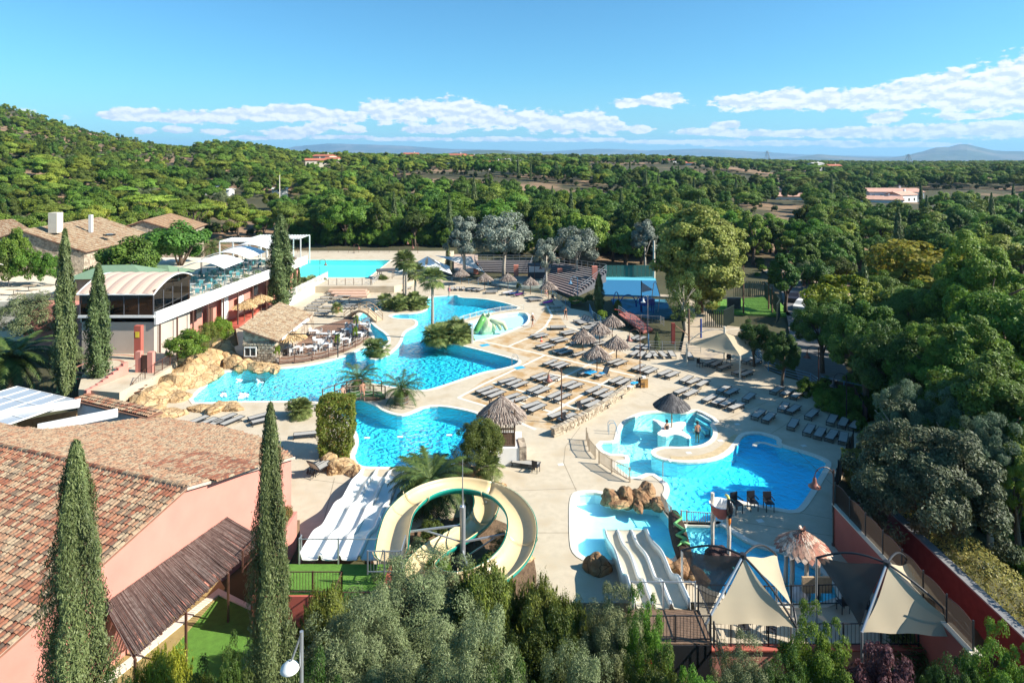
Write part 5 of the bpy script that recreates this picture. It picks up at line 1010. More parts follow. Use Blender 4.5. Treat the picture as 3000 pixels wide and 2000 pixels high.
for px, b_, tp, w_, lb in [(15, 800, 700, 130, 'dark leafy shrub at the picture edge in the farmhouse yard'), (75, 790, 722, 90, 'green shrub before the farmhouse wall'), (140, 775, 735, 80, 'low shrub at the foot of the farmhouse gable'), (40, 700, 660, 90, 'yellow-green vine on the farmhouse wall')]: shrub('yard_shrub', lb, px, b_, tp, w_, 3 if px != 15 else 0, z=4.3, Y=90)
M_green = mat('green_sheet_roof', (.16, .24, .15), rough=.6, var=.08)
def pavilion(lb, px, py, Y, w, d, rz=0):
 c = D(px, py, Y); t = thing('green_pavilion', lb, 'pavilion', (c.x, c.y, c.z-3.8), rz); b = MB(); e = [(-w/2, -d/2, 2.6), (w/2, -d/2, 2.6), (w/2, d/2, 2.6), (-w/2, d/2, 2.6)]; r1, r2_ = (-w*.2, 0, 3.8), (w*.2, 0, 3.8)
 b.add([*e, r1, r2_], [(0, 1, 5, 4), (1, 2, 5), (2, 3, 4, 5), (3, 0, 4)]); b.build('roof', M_green, t); solid('wall', M_wood2, t, ((0, 0, .8), (w*.8, d*.8, 3.4)))
pavilion('green hipped pavilion roof beside the yellow creeper, behind the beige vault', 345, 776, 80, 9.5, 6, .1); pavilion('green hipped pavilion roof between the fig tree and the awnings', 458, 776, 88, 8.5, 6, -.1)
M_stw = mat('old_stone_wall', (.40, .33, .25), rough=.95, var=.35, scale=2.5, bump=1.0, bscale=3, col2=(.24, .19, .14), thr=(.48, .56), scale2=1.6, coords='W')
fh = thing('old_farmhouse', 'old rubble stone farmhouse with faded clay tile roofs and a square chimney', 'building')
def gable_house(parent, E1, E2, depth, zr, zbase, seed, m=M_tilep, tm=lambda r: r):
 """roof from eave line E1-E2 rising to a ridge over half the depth, and its walls"""
 E1, E2 = Vector(E1), Vector(E2); ad = (E2-E1).normalized(); od = Vector((-ad.y, ad.x, 0)); hd = depth/2; L_ = (E2-E1).length
 for sgn, base in ((1, E1), (-1, E1+od*depth)):
  ud = (od*sgn*hd+Vector((0, 0, zr-E1.z))); sl = ud.length; ud.normalize(); n = ad.cross(ud).normalized(); n = n if n.z > 0 else -n
  tile_field(parent, base-ud*.3, ad, ud, n, [(-.3, 0), (L_+.3, 0), (L_+.3, sl+.3), (-.3, sl+.3)], pitch=.30, course=.55, m=m, seed=seed+sgn, tmap=tm)
 b = MB(); i_ = .25; C = [E1+od*i_, E2+od*i_, E2+od*(depth-i_), E1+od*(depth-i_)]; b.prism([(p.x, p.y) for p in C], zbase, E1.z-.02)
 for e in (E1+ad*.15, E2-ad*.15): b.add([e+od*i_+Vector((0, 0, -.1)), e+od*(depth-i_)+Vector((0, 0, -.1)), e+od*hd+Vector((0, 0, zr-E1.z-.15)), e+od*i_+ad*.2+Vector((0, 0, -.1)), e+od*(depth-i_)+ad*.2+Vector((0, 0, -.1)), e+od*hd+ad*.2+Vector((0, 0, zr-E1.z-.15))], [(0, 1, 2), (3, 5, 4), (0, 2, 5, 3), (1, 4, 5, 2)])
 b.build('wall', M_stw, parent)
gable_house(fh, (-66.5, 98.5, 7.9), (-68, 119, 7.9), 19, 11.3, 1, 20)
gable_house(fh, (-83, 92, 9.0), (-79, 106, 9.0), 14, 12.0, 1, 24)
gable_house(fh, (-63, 121, 8.2), (-66, 136, 8.2), 14, 10.6, 1, 28, tm=lambda r: r*.3)
solid('chimney', M_cream, fh, (tuple(D(163, 652, 101)), (1.4, 1.4, 3.2))); solid('flue', M_white, fh, (tuple(D(266, 655, 108)), (.5, .5, 3))); solid('skylight', M_gl, fh, (tuple(D(320, 688, 107)), (1.5, 1.1, .25)))
rebase(fh, (-67, 98, 1))
t = thing('terrace_wall', 'long cream retaining wall under the creeper hedges', 'wall'); b = MB(); b.bar((-80, 77.3, 3.0), (-46.2, 79.3, 3.0), .4, 3.4); b.build('wall', M_cream, t); rebase(t, (-60, 78, 0))
# ------------------------------------------------------------------ stone snack bar and its terrace
sb = thing('stone_snack_bar', 'low rubble stone snack bar with a single pitch of pale clay tiles', 'building')
A_, B_, C_, D_ = W(700, 962, 4), W(815, 889, 4), W(930, 909, 2.6), W(812, 997, 2.6)
ad = (B_-A_).normalized(); ud = (A_-D_).normalized(); ud = (ud-ad*ud.dot(ad)).normalized(); nn = ad.cross(ud); nn = nn if nn.z > 0 else -nn; L_ = (B_-A_).length; sl = (A_-D_).length
tile_field(sb, D_, ad, ud, nn, [(-.2, -.2), (L_+.2, -.2), (L_+.2, sl+.1), (-.2, sl+.1)], pitch=.27, course=.45, m=M_tilep, seed=31)
b = MB(); b.prism([(A_.x+.3, A_.y+.35), (D_.x-.35, D_.y+.35), (C_.x-.35, C_.y-.3), (B_.x+.3, B_.y-.3)], -.4, 2.5); b.build('wall', M_stw, sb)
b = MB(); b.add([(A_.x+.3, A_.y+.35, 2.4), (D_.x-.35, D_.y+.35, 2.4), (A_.x+.3, A_.y+.35, 3.85), (A_.x+.3, A_.y+.6, 2.4), (D_.x-.35, D_.y+.6, 2.4), (A_.x+.3, A_.y+.6, 3.85)], [(0, 1, 2), (3, 5, 4), (0, 2, 5, 3), (1, 4, 5, 2)]); b.build('gable', M_stw, sb)
p = W(748, 1022, 1.3); f = solid('window', mat('dark_window', (.03, .035, .04), rough=.2), sb, ((p.x, A_.y+.30, 1.4), (1.2, .12, .85))); b = MB()
for x in (-.62, 0, .62): b.box((p.x+x, A_.y+.26, 1.4), (.08, .16, .95))
for z in (.93, 1.87): b.box((p.x, A_.y+.24, z), (1.32, .16, .09))
b.build('frame', M_white, f); wallseg((D_.x+.1, D_.y+1.0), (C_.x+.1, C_.y-4), 2.35, 2.6, .25, M_white, 'fascia', sb)
r_ = random.Random(4); stm = []
for k in range(5): b = MB(); b.tv = (k+.5)/5; b.box((0, 0, 0), (.34, .12, .20)); stm.append(b.mesh('stone', M_stone))
x = A_.x+.35
for iz in range(9):
 x = A_.x+.4+(iz % 2)*.15
 while x < D_.x-.4:
  z = -.1+iz*.28
  if not (abs(x-p.x) < .85 and .8 < z < 2.0): link('stone', r_.choice(stm), sb, loc=(x, A_.y+.33, z), scale=(r_.uniform(.8, 1.15), 1, r_.uniform(.9, 1.25))).rotation_euler = (0, r_.uniform(-.12, .12), 0)
  x += .4
rebase(sb, (A_.x, A_.y, 0))
def boards(name, poly, m, z, w=.15, ang=0.0, th=.03):
 """boards laid over a plan polygon, cut to its outline"""
 b = MB(); R_ = Matrix.Rotation(-ang, 2); Q = [R_ @ Vector((p[0], p[1])) for p in poly]; ri = Matrix.Rotation(ang, 2); y = min(q.y for q in Q)+w/2; rr = random.Random(1)
 while y < max(q.y for q in Q):
  xs = sorted(Q[i].x+(y-Q[i].y)*(Q[(i+1) % len(Q)].x-Q[i].x)/(Q[(i+1) % len(Q)].y-Q[i].y) for i in range(len(Q)) if (Q[i].y > y) != (Q[(i+1) % len(Q)].y > y))
  for a, c in zip(xs[::2], xs[1::2]):
   m0 = ri @ Vector(((a+c)/2, y)); b.tv = rr.random(); b.box((m0.x, m0.y, z-th/2+rr.uniform(0, .006)), (c-a, w-.015, th), ang)
  y += w
 return b.build(name, m, kind='stuff')
M_board = attrmat('deck_board', [(0, (.16, .09, .06)), (.5, (.24, .14, .095)), (1, (.33, .21, .15))], bump=.15, stain=(.12, .08, .06))
TERP = [W(a, b) for a, b in [(818, 1068), (890, 1062), (955, 1049), (1015, 1030), (1056, 1011), (1080, 992), (1078, 968), (1050, 946), (1036, 930), (925, 962), (870, 1010), (808, 1046)]]
boards('snack_terrace_boards', TERP, M_board, .14, .16, .35)
edge = smooth_loop([TERP[i] for i in range(0, 9)], 2, False)
rl = thing('rope_railing', 'rope railing on wooden posts round the snack terrace', 'railing'); ropes = MB(); d_ = 0; last = edge[0]; posts = [edge[0]]
for p in edge[1:]:
 d_ += (p-last).length; last = p
 if d_ > 1.5: posts.append(p); d_ = 0
for p in posts: MB().tube([(p.x, p.y, 0), (p.x, p.y, 1.05)], .05, 6).build('post', M_brown, rl)
for p, q in zip(posts, posts[1:]):
 for z in (.95, .55): ropes.tube([Vector((p.x, p.y, z)).lerp(Vector((q.x, q.y, z)), t)+Vector((0, 0, -.16*math.sin(math.pi*t))) for t in (0, .25, .5, .75, 1)], .022, 4, False)
ropes.build('rope', mat('pale_rope', (.45, .40, .33)), rl); rebase(rl, posts[0])
wt0 = mk_table('cafe_table', 'white square cafe table on the snack terrace boards, the one nearest the straw parasol', M_white, M_galv, .85, .85)
wc0 = mk_chair('cafe_chair', 'white and grey cafe chair beside the straw parasol table', mat('white_chair', (.55, .54, .52)))
spots = [((842, 1036), 'by the yellow corner plant'), ((867, 1034), 'beside the rope railing in the bend'), ((905, 1033), 'in front of the straw parasol'), ((932, 1012), 'in the middle of the boards'), ((952, 1023), 'beside the railing and the climbing plant'), ((948, 994), 'farther from the railing under the beams'), ((990, 993), 'under the middle beam'), ((1010, 1009), 'beside the railing halfway round'), ((1012, 980), 'beneath the long black beam'), ((1050, 990), 'at the channel end of the railing'), ((1030, 966), 'nearest the arched bridge'), ((1064, 964), 'between the arched bridge and the railing'), ((920, 984), 'near the snack bar wall')]
for i, ((a, b_), s) in enumerate(spots):
 p = W(a, b_+4); p.z = .14; rz = .35+(i % 3)*.2
 if i == 0: wt0.location = p; wt0.rotation_euler = (0, 0, rz)
 else: dup(wt0, p, rz, label='white square cafe table '+s)
 wt0['label'] = 'white square cafe table by the yellow corner plant'
 for k, an in enumerate((0.4, 2.0, 3.6, 5.2)[:2+(i+1) % 3]):
  q = (p.x+.78*math.sin(an+rz), p.y-.78*math.cos(an+rz), .14); lb = ['grey-white cafe chair on the camera side of the table ', 'grey-white cafe chair on the pool side of the table ', 'grey-white cafe chair on the wall side of the table ', 'grey-white cafe chair on the far side of the table '][k]+s
  if i == 0 and k == 0: wc0.location = q; wc0.rotation_euler = (0, 0, an+rz+math.pi); wc0['label'] = lb
  else: dup(wc0, q, an+rz+math.pi, label=' '.join(lb.split()[:16]))
bf = thing('beam_frame', 'black steel shade frame over the snack terrace', 'frame')
for i, (p, q) in enumerate([((848, 978), (990, 980)), ((884, 949), (1032, 950)), ((918, 925), (1044, 931))]):
 P, Q = W(*p, 2.7), W(*q, 2.7); MB().bar(P, Q, .09).build('beam', M_blk, bf)
 if True: MB().bar(Q, (Q.x, Q.y, .1), .10).build('post', M_blk, bf)
MB().bar(W(990, 980, 2.7), W(1044, 931, 2.7), .08).build('beam', M_blk, bf); rebase(bf, W(990, 1040))
for a, b_, lb in [(988, 1022, 'climbing bamboo pot at the front post of the black shade frame'), (1040, 1000, 'climbing bamboo pot at the middle of the terrace railing'), (1042, 965, 'climbing bamboo pot near the arched bridge'), (812, 1060, 'yellow-green potted plant at the corner of the snack bar wall')]:
 p = W(a, b_, .14); t = thing('potted_bamboo', lb, 'plant', p); MB().lathe((0, 0, 0), [(.0, 0), (.2, 0), (.26, .4), (.22, .42)], 10).build('pot', mat('grey_pot', (.25, .22, .2)), t); link('foliage', bush[4], t, loc=(0, 0, .35), scale=(.07, .07, .17))
# ------------------------------------------------------------------ straw parasols
M_thatch = attrmat('grey_thatch', [(0, (.15, .11, .09)), (.5, (.31, .245, .20)), (1, (.50, .42, .35))], bump=.2, stain=(.14, .10, .085))
M_straw = attrmat('golden_straw', [(0, (.36, .22, .10)), (.5, (.55, .38, .19)), (1, (.66, .50, .28))], bump=.2, stain=(.30, .19, .09))
M_dstraw = attrmat('dark_straw', [(0, (.05, .048, .05)), (.5, (.10, .095, .095)), (1, (.17, .16, .155))], bump=.2, stain=(.05, .045, .045))
def thatch_mesh(name, m, R_, h, rings=9, n=46, seed=1, leaf=.30, hang=.22, width=.05):
 r = random.Random(seed); b = MB(); b.lathe((0, 0, 0), [(R_*.96, -.05), (R_*.6, h*.42), (.05, h*.93)], 20)
 for f in range(len(b.t)): b.t[f] = .1
 for k in range(rings):
  t = k/(rings-1); rr = R_*(1-t*.93); z = h*(t**.86); cnt = max(8, int(n*(1-t*.8)))
  for i in range(cnt):
   a = (i+r.random())*2*math.pi/cnt; c, s = math.cos(a), math.sin(a); L_ = leaf*r.uniform(.8, 1.3); w = width*r.uniform(.8, 1.5); b.tv = r.random()
   p0 = Vector((c*(rr-L_*.5), s*(rr-L_*.5), z+h/R_*L_*.35+.05)); p1 = Vector((c*(rr+L_*.35), s*(rr+L_*.35), z-hang*L_-r.uniform(0, .08))); sd_ = Vector((-s, c, 0))*w; up_ = Vector((0, 0, .02))
   b.add([p0-sd_*.5, p0+sd_*.5, p1+sd_+Vector((0, 0, -.04)), p1-Vector((0, 0, .02))+Vector((c, s, 0))*.06, p1-sd_+Vector((0, 0, -.04)), (p0+p1)/2+up_], [(0, 4, 5), (4, 3, 5), (3, 2, 5), (2, 1, 5), (1, 0, 5)])
 return b.mesh(name, m)
TH = [thatch_mesh('thatch', M_thatch, 1.40, 1.05, seed=s) for s in (1, 2, 3)]
def parasol(label, p, hgt_, mesh, pole_m, s=1.0, name='thatched_parasol', group=None, z0=None):
 t = thing(name, label, 'parasol', p, rng.random()*6, group); link('canopy', mesh, t, loc=(0, 0, hgt_), scale=s); MB().tube([(0, 0, 0), (0, 0, hgt_+.9*s)], [.06, .045], 7).build('pole', pole_m, t)
 r = MB()
 for i in range(8): a = i*math.pi/4; r.bar((0, 0, hgt_+.75*s), (math.cos(a)*1.25*s, math.sin(a)*1.25*s, hgt_-.02), .03)
 r.build('ribs', M_wood, t); return t
gp = 'thatched parasols on the pool deck'
for i, (a, b_, s, lb) in enumerate([(1351, 833, 1, 'thatched parasol in the curved row, nearest the lap pool gate'), (1420, 848, 1, 'thatched parasol in the curved row, second from the lap pool gate'), (1488, 848, 1, 'thatched parasol above the loungers with towels'), (1554, 862, 1, 'thatched parasol between the ball shrubs below the tribune'), (1607, 875, 1.02, 'thatched parasol beside the lounger with the pink towel'),
  (1708, 1036, 1.02, 'thatched parasol of the group of five, standing closest to the lagoon'), (1757, 1013, 1.0, 'thatched parasol in the middle of the group of five'), (1794, 988, 1.02, 'thatched parasol of the group of five, nearest the red ramp'), (1806, 1058, 1.03, 'thatched parasol of the group of five, nearest the metal gate railing'), (1749, 1090, 1.03, 'thatched parasol shading the lounger with the blue towel')]):
 parasol(lb, W(a, b_), 1.72, TH[i % 3], M_wood, s, group=gp)
ST = thatch_mesh('thatch', M_straw, 1.5, .62, rings=7, n=60, seed=5, leaf=.3, hang=.15, width=.05)
for a, b_, z, lb in [(716, 941, .3, 'golden straw parasol nearest the snack bar roof on the red terrace'), (739, 927, .3, 'golden straw parasol in the middle on the red terrace'), (765, 917, .3, 'golden straw parasol nearest the broad cypress on the red terrace'), (857, 1040, .14, 'golden straw parasol on the snack terrace boards')]:
 parasol(lb, W(a, b_, z), 2.0, ST, M_wood, 1.0, 'straw_parasol')
b = MB(); r = random.Random(3)
for k, (r0, r1, z) in enumerate([(1.52, 1.05, 0), (1.2, .75, .24), (.9, .45, .46), (.6, 0.03, .66)]):
 n = 110
 for i in range(n):
  a = (i+r.random()*.5)*2*math.pi/n; c, s = math.cos(a), math.sin(a); e = r0+r.uniform(-.03, .05); w = .05*e+.012; b.tv = r.random()
  b.quad((c*r1-s*w*r1/e, s*r1+c*w*r1/e, z+.42), (c*r1+s*w*r1/e, s*r1-c*w*r1/e, z+.42), (c*e+s*w, s*e-c*w, z-.02), (c*e-s*w, s*e+c*w, z-.02))
lay = b.mesh('canopy', M_dstraw); parasol('dark grey layered straw parasol standing in the round pool', W(1968, 1250), 1.75, lay, M_wood2, 1.0, 'layered_parasol')
# ------------------------------------------------------------------ loungers
M_sling = mat('grey_sling', (.37, .35, .315), rough=.8, var=.06, scale=30); M_lf = mat('lounger_frame', (.030, .030, .034), rough=.45, var=.1)
def mk_lounger(name, recl=0.0, m=None):
 """sun lounger 2.05 m long, lying along +x with its head at +x"""
 L_, w, h = 2.05, .66, .34; t = thing(name, 'lounger', 'sun lounger'); k = 1.35-L_/2
 s = MB(); s.slab([(-L_/2, -w/2+.04, h), (k, -w/2+.04, h), (k, w/2-.04, h), (-L_/2, w/2-.04, h)], .025); s.build('sling', m or M_sling, t)
 e = Vector((L_/2-k, 0, 0)); ex_ = k+math.cos(recl)*(L_/2-k); ez = h+math.sin(recl)*(L_/2-k)
 s = MB(); s.slab([(k+.02, -w/2+.04, h), (ex_, -w/2+.04, ez), (ex_, w/2-.04, ez), (k+.02, w/2-.04, h)], .025); s.build('backrest', m or M_sling, t)
 f = MB()
 for y in (-w/2+.02, w/2-.02): f.bar((-L_/2, y, h-.015), (L_/2 if not recl else k+.1, y, h-.015), .04, .06)
 f.bar((-L_/2, -w/2, h-.02), (-L_/2, w/2, h-.02), .04, .06)
 if recl:
  for y in (-w/2+.02, w/2-.02): f.bar((k, y, h), (ex_, y, ez), .04, .05)
  f.bar((ex_, -w/2, ez), (ex_, w/2, ez), .04)
 else: f.bar((L_/2, -w/2, h-.02), (L_/2, w/2, h-.02), .04, .06)
 f.build('frame', M_lf, t)
 for x0, x1 in ((-L_/2+.10, -L_/2+.02), (L_/2-.45, L_/2-.30)):
  for y in (-w/2+.03, w/2-.03): MB().bar((x0, y, h-.03), (x1, y, 0), .045).build('leg', M_lf, t)
 for y in (-w/2+.03, w/2-.03): MB().tube([(L_/2-.9, y, h-.03), (L_/2-.75, y, .10), (L_/2-.5, y, .06), (L_/2-.38, y, .2)], .018, 4, False).build('brace', M_lf, t)
 for x in (-L_/2+.05, L_/2-.36): MB().bar((x, -w/2+.03, .05), (x, w/2-.03, .05), .03).build('crossbar', M_lf, t)
 return t
L0 = mk_lounger('sun_lounger'); L0['group'] = 'grey sling sun loungers on the pool deck'; LR = mk_lounger('reclined_lounger', .95); LR['group'] = 'loungers with raised backs'
used = [False, False]
ORD = {1: [''], 2: ['first of two', 'second of two'], 3: ['first of three', 'middle of three', 'last of three'], 4: ['first of four', 'second of four', 'third of four', 'last of four']}
def row(px, py, n, ang, where, sp=.86, rec=False, z=0.0, stepa=None):
 """n loungers side by side; (px,py) is the middle of the first one's surface"""
 c = W(px, py, z+.34); c.z = z; a = R(ang); st = R(stepa) if stepa is not None else a-math.pi/2
 for i in range(n):
  p = c+Vector((math.cos(st), math.sin(st), 0))*sp*i; lb = ('grey sling lounger '+((ORD[n][i]+' ') if n > 1 else 'alone ')+where); src = LR if rec else L0; rz = a+rng.uniform(-.09, .09); p = p+Vector((rng.uniform(-.07, .07), rng.uniform(-.07, .07), 0))
  if not used[rec]: used[rec] = True; src.location = p; src.rotation_euler = (0, 0, rz); src['label'] = lb
  else: dup(src, p, rz, label=lb, group=src['group'])
A45 = 44
for px, py, n, ang, where in [
 (1487, 1112, 3, A45, 'beside the blue mat at the lagoon ladder corner'), (1578, 1098, 3, A45, 'under the lamp post head'), (1614, 1059, 3, A45, 'between the blue mat and the group of parasols'),
 (1420, 1139, 3, A45, 'behind the lookout hut, nearest the lagoon'), (1497, 1160, 2, A45, 'just behind the thatch of the lookout hut'), (1569, 1136, 2, A45, 'in front of the lamp post cluster'), (1556, 1184, 2, A45, 'between the lookout hut and the lamp post'),
 (1667, 1122, 2, A45, 'below the parasol shadow on the worn paving'), (1628, 1154, 2, A45, 'behind the lamp post shaft'), (1739, 1139, 4, A45, 'packed against the bend of the stone wall'), (1806, 1110, 3, A45, 'at the far end of the stone wall'), (1716, 1173, 3, A45, 'in the middle along the stone wall'), (1637, 1210, 3, A45, 'at the near end of the stone wall'),
 (1869, 1073, 3, A45, 'beside the tall lamp post by the waste bin'), (1948, 1089, 2, A45, 'between the waste bin and the shade sail'), (1590, 1009, 2, A45, 'next to the red and white cone'), (1640, 1025, 2, A45, 'in the shade of the lagoon-side parasol'), (1700, 1034, 1, A45, 'at the pole of the parasol nearest the lagoon'), (1800, 1056, 2, A45, 'at the pole of the parasol nearest the gate railing'),
 (1716, 1087, 1, A45, 'carrying a blue towel under the parasol'), (2012, 1107, 3, A45, 'in the row below the shade sail post'), (1999, 1142, 2, A45, 'behind the dark layered parasol'), (2120, 1137, 2, A45, 'with a lamp shadow lying behind it'), (2082, 1163, 4, A45, 'in the long row above the round pool steps'), (2197, 1159, 1, 50, 'just beyond the long row above the round pool'),
 (2279, 1139, 3, 47, 'near the armchair at the brown screen'), (2295, 1188, 2, 50, 'in the open middle of the far terrace'), (2225, 1210, 2, 46, 'above the corner of the deep pool'), (2378, 1210, 1, 52, 'between the pairs near the oak shade'), (2324, 1238, 1, 50, 'nearest the arm of the deep pool'), (2439, 1226, 3, 52, 'in the upper row under the oak'), (2370, 1255, 4, 54, 'in the lower row under the oak'),
 (2455, 1172, 2, 50, 'behind the black lamp head under the oak'), (2165, 1086, 2, A45, 'at the foot of the shade sail post'), (2079, 1057, 2, A45, 'shaded deep under the cream sail'), (2123, 1072, 1, A45, 'beneath the cream sail canopy'), (2195, 1052, 2, A45, 'at the curved steps behind the sail'),
 (1574, 978, 2, 35, 'beside the bathing man on the deck edge'), (1660, 970, 2, 35, 'above the first parasol of the five'), (1632, 991, 2, 38, 'between the cone and the parasol group'), (1690, 1000, 1, 38, 'hidden between two parasols'), (1745, 1000, 2, 38, 'in the shade of the middle parasol'), (1812, 1000, 1, 60, 'alongside the red ramp railing'), (1862, 987, 2, 55, 'at the foot of the red ramp'), (1872, 1012, 2, 60, 'beside the blue gate post'), (1860, 1032, 3, 60, 'in front of the metal gate railing'),
 (1565, 873, 2, 20, 'behind the parasol below the ball shrub'), (1628, 896, 1, 12, 'beyond the pink towel lounger'), (1644, 906, 1, 12, 'at the end of the curved row'), (1440, 851, 2, 5, 'dark with shade in the curved row'), (1745, 944, 2, 20, 'beside the blue ramp railing'), (1725, 955, 2, 20, 'near the yellow flowering shrub')]:
 row(px, py, n, ang, where)
for px, py, n, ang, where, sa in [(1918, 1035, 3, 90, 'facing the pools before the gate railing', 0), (2020, 1038, 1, 90, 'beside the shade sail post facing the pools', 0), (1325, 843, 3, 95, 'facing the lagoon under the first row parasol', 0), (1380, 845, 3, 60, 'facing the lagoon under the second row parasol', -20), (1160, 842, 2, 75, 'near the lap pool gate', 0), (1195, 843, 1, 75, 'behind the twin palm trunks', 0)]:
 row(px, py, n, ang, where, sp=.95, stepa=sa)
row(1635, 955, 2, 3, 'broadside beside the walking woman', sp=.5)
row(1765, 1094, 1, A45, 'with a raised back and blue towel under the parasol', rec=True); row(1700, 936, 3, 25, 'tilted up beside the stair railing', rec=True, sp=.7)
row(1507, 858, 1, 20, 'with a dark blue towel in the curved row', rec=True); row(1522, 862, 1, 20, 'with a purple towel in the curved row', rec=True); row(1608, 886, 1, 15, 'with a magenta towel by the curved row', rec=True)
for i, (x_, y_) in enumerate([(974, 860), (985, 871), (1007, 866), (958, 870), (942, 878), (990, 882), (1040, 874), (1043, 883), (931, 886), (1033, 891), (920, 894), (965, 897), (913, 903), (950, 909), (942, 918), (1030, 898)]):
 row(x_, y_, 1, -3, ['farthest up by the pink steps', 'next below the farthest by the pink steps', 'third down beside the pink steps', 'third down along the white wall', 'fourth down along the white wall', 'in the middle column near the steps', 'outermost in the upper half', 'outermost below the upper half', 'fifth down along the white wall', 'outermost and darkest of the stack', 'sixth down along the white wall', 'in the middle of the sideways rows', 'seventh down along the white wall', 'beside the potted agave', 'lowest beside the snack bar roof', 'in front of the small pot'][i])
for px, py, n, ang, where in [(580, 1228, 3, 62, 'half hidden by the tiled eave'), (660, 1222, 2, 60, 'between the eave and the rock edge'), (765, 1216, 2, 40, 'behind the slender cypress'), (900, 1268, 1, 8, 'in the shadow of the block hedge')]: row(px, py, n, ang, where, sp=.95)
row(1538, 1352, 1, -20, 'at the foot of the white lookout wall')
b = MB(); st_ = W(935, 1372)
for i in range(3): row(928+i*5, 1362+i*2, 1, -115, ['stacked at the bottom beside the rocks', 'stacked in the middle beside the rocks', 'stacked on top beside the rocks'][i], rec=True, sp=.1, z=.12*i)
ch0 = mk_chair('armchair', 'black sling armchair in the stand by the deep pool, first of three', M_lf)
chs = [((2158, 1500), .35, 'dark blue armchair nearest the toucan fountain, overlooking the deep pool'), ((2205, 1492), .1, 'dark blue armchair in the middle of the three by the deep pool'), ((2252, 1494), .0, 'dark blue armchair closest to the far corner of the deep pool'), ((1570, 1382), 2.6, 'black armchair beside the lone lounger below the white wall'), ((2378, 1152), 1.0, 'black armchair beside the brown screen and lamp post'), ((1655, 1240), .5, 'black armchair by the lamp post foot at the stone wall'), ((1700, 1205), .6, 'black armchair wedged at the middle of the stone wall'), ((2050, 1075), .5, 'black armchair beneath the cream shade sail'), ((2135, 1062), -.4, 'black armchair behind the lounger beneath the sail'), ((1620, 880), .2, 'black armchair by the stair head beyond the pink towel'), ((1880, 1135), .3, 'heap of folded dark chairs beside the waste bin')]
for i, ((a, b_), rz, lb) in enumerate(chs):
 p = W(a, b_)
 if i == 0: ch0.location = p; ch0.rotation_euler = (0, 0, rz); ch0['label'] = lb; ch0.scale = (1.25, 1.25, 1.3)
 else: dup(ch0, p, rz, 1.2 if i < 3 else 1.0, label=lb)
def towel(label, px, py, m, ang, size=(.6, 1.1), z=.36, tilt=0):
 b = MB(); n = 5; w, l = size; p = W(px, py, z)
 V_ = [(-l/2+l*i/n, -w/2+w*j/n, .03*math.sin(i*1.3+j)+.012+tilt*max(0, i-2)*l/n) for i in range(n+1) for j in range(n+1)]; b.add(V_, [(i*(n+1)+j, (i+1)*(n+1)+j, (i+1)*(n+1)+j+1, i*(n+1)+j+1) for i in range(n) for j in range(n)])
 o = b.build('towel', m); o.location = p; o.rotation_euler = (0, 0, R(ang)); o['label'] = label; o['category'] = 'towel'
 md = o.modifiers.new('thick', 'SOLIDIFY'); md.thickness = .02
M_tb = mat('blue_towel', (.02, .32, .62)); M_tp = mat('magenta_towel', (.45, .04, .38)); M_tw = mat('white_towel', (.75, .70, .70)); M_td = mat('navy_towel', (.03, .08, .25)); M_tv = mat('violet_towel', (.25, .05, .20))
towel('bright blue towel spread on the lounger under the parasol', 1730, 1090, M_tb, 44, (.85, 1.2)); towel('blue towel on the raised lounger under the parasol', 1763, 1092, M_tb, 44, (.5, .6)); towel('magenta towel on the lounger by the curved row', 1606, 885, M_tp, 15, (.6, 1.7), tilt=.3)
towel('pinkish white towel on a lounger in the curved row', 1488, 856, M_tw, 20, (.6, 1.7), tilt=.3); towel('navy towel on a lounger in the curved row', 1505, 859, M_td, 20, (.55, 1.6), tilt=.3); towel('violet towel on a lounger in the curved row', 1521, 862, M_tv, 20, (.55, 1.4), tilt=.3)
row(1488, 857, 1, 20, 'with a pinkish towel in the curved row')
towel('crumpled blue and white towels on the stone wall', 1858, 1121, M_tb, 50, (.5, .8), z=.72); towel('green and white towel on the end of the stone wall', 1846, 1131, M_tw, 50, (.4, .5), z=.72)
for a, b_, lb in [(1420, 1011, 'blue foot mat on the deck near the wading pool'), (1522, 1077, 'blue foot mat on the deck by the lagoon ladder'), (1500, 1000, None)]:
 if lb: p = W(a, b_); o = MB().box((0, 0, .012), (1.1, .75, .024), .55).build('foot_mat', mat('blue_mat', (.03, .33, .55), var=.15, scale=20)); o.location = p; o['label'] = lb; o['category'] = 'mat'
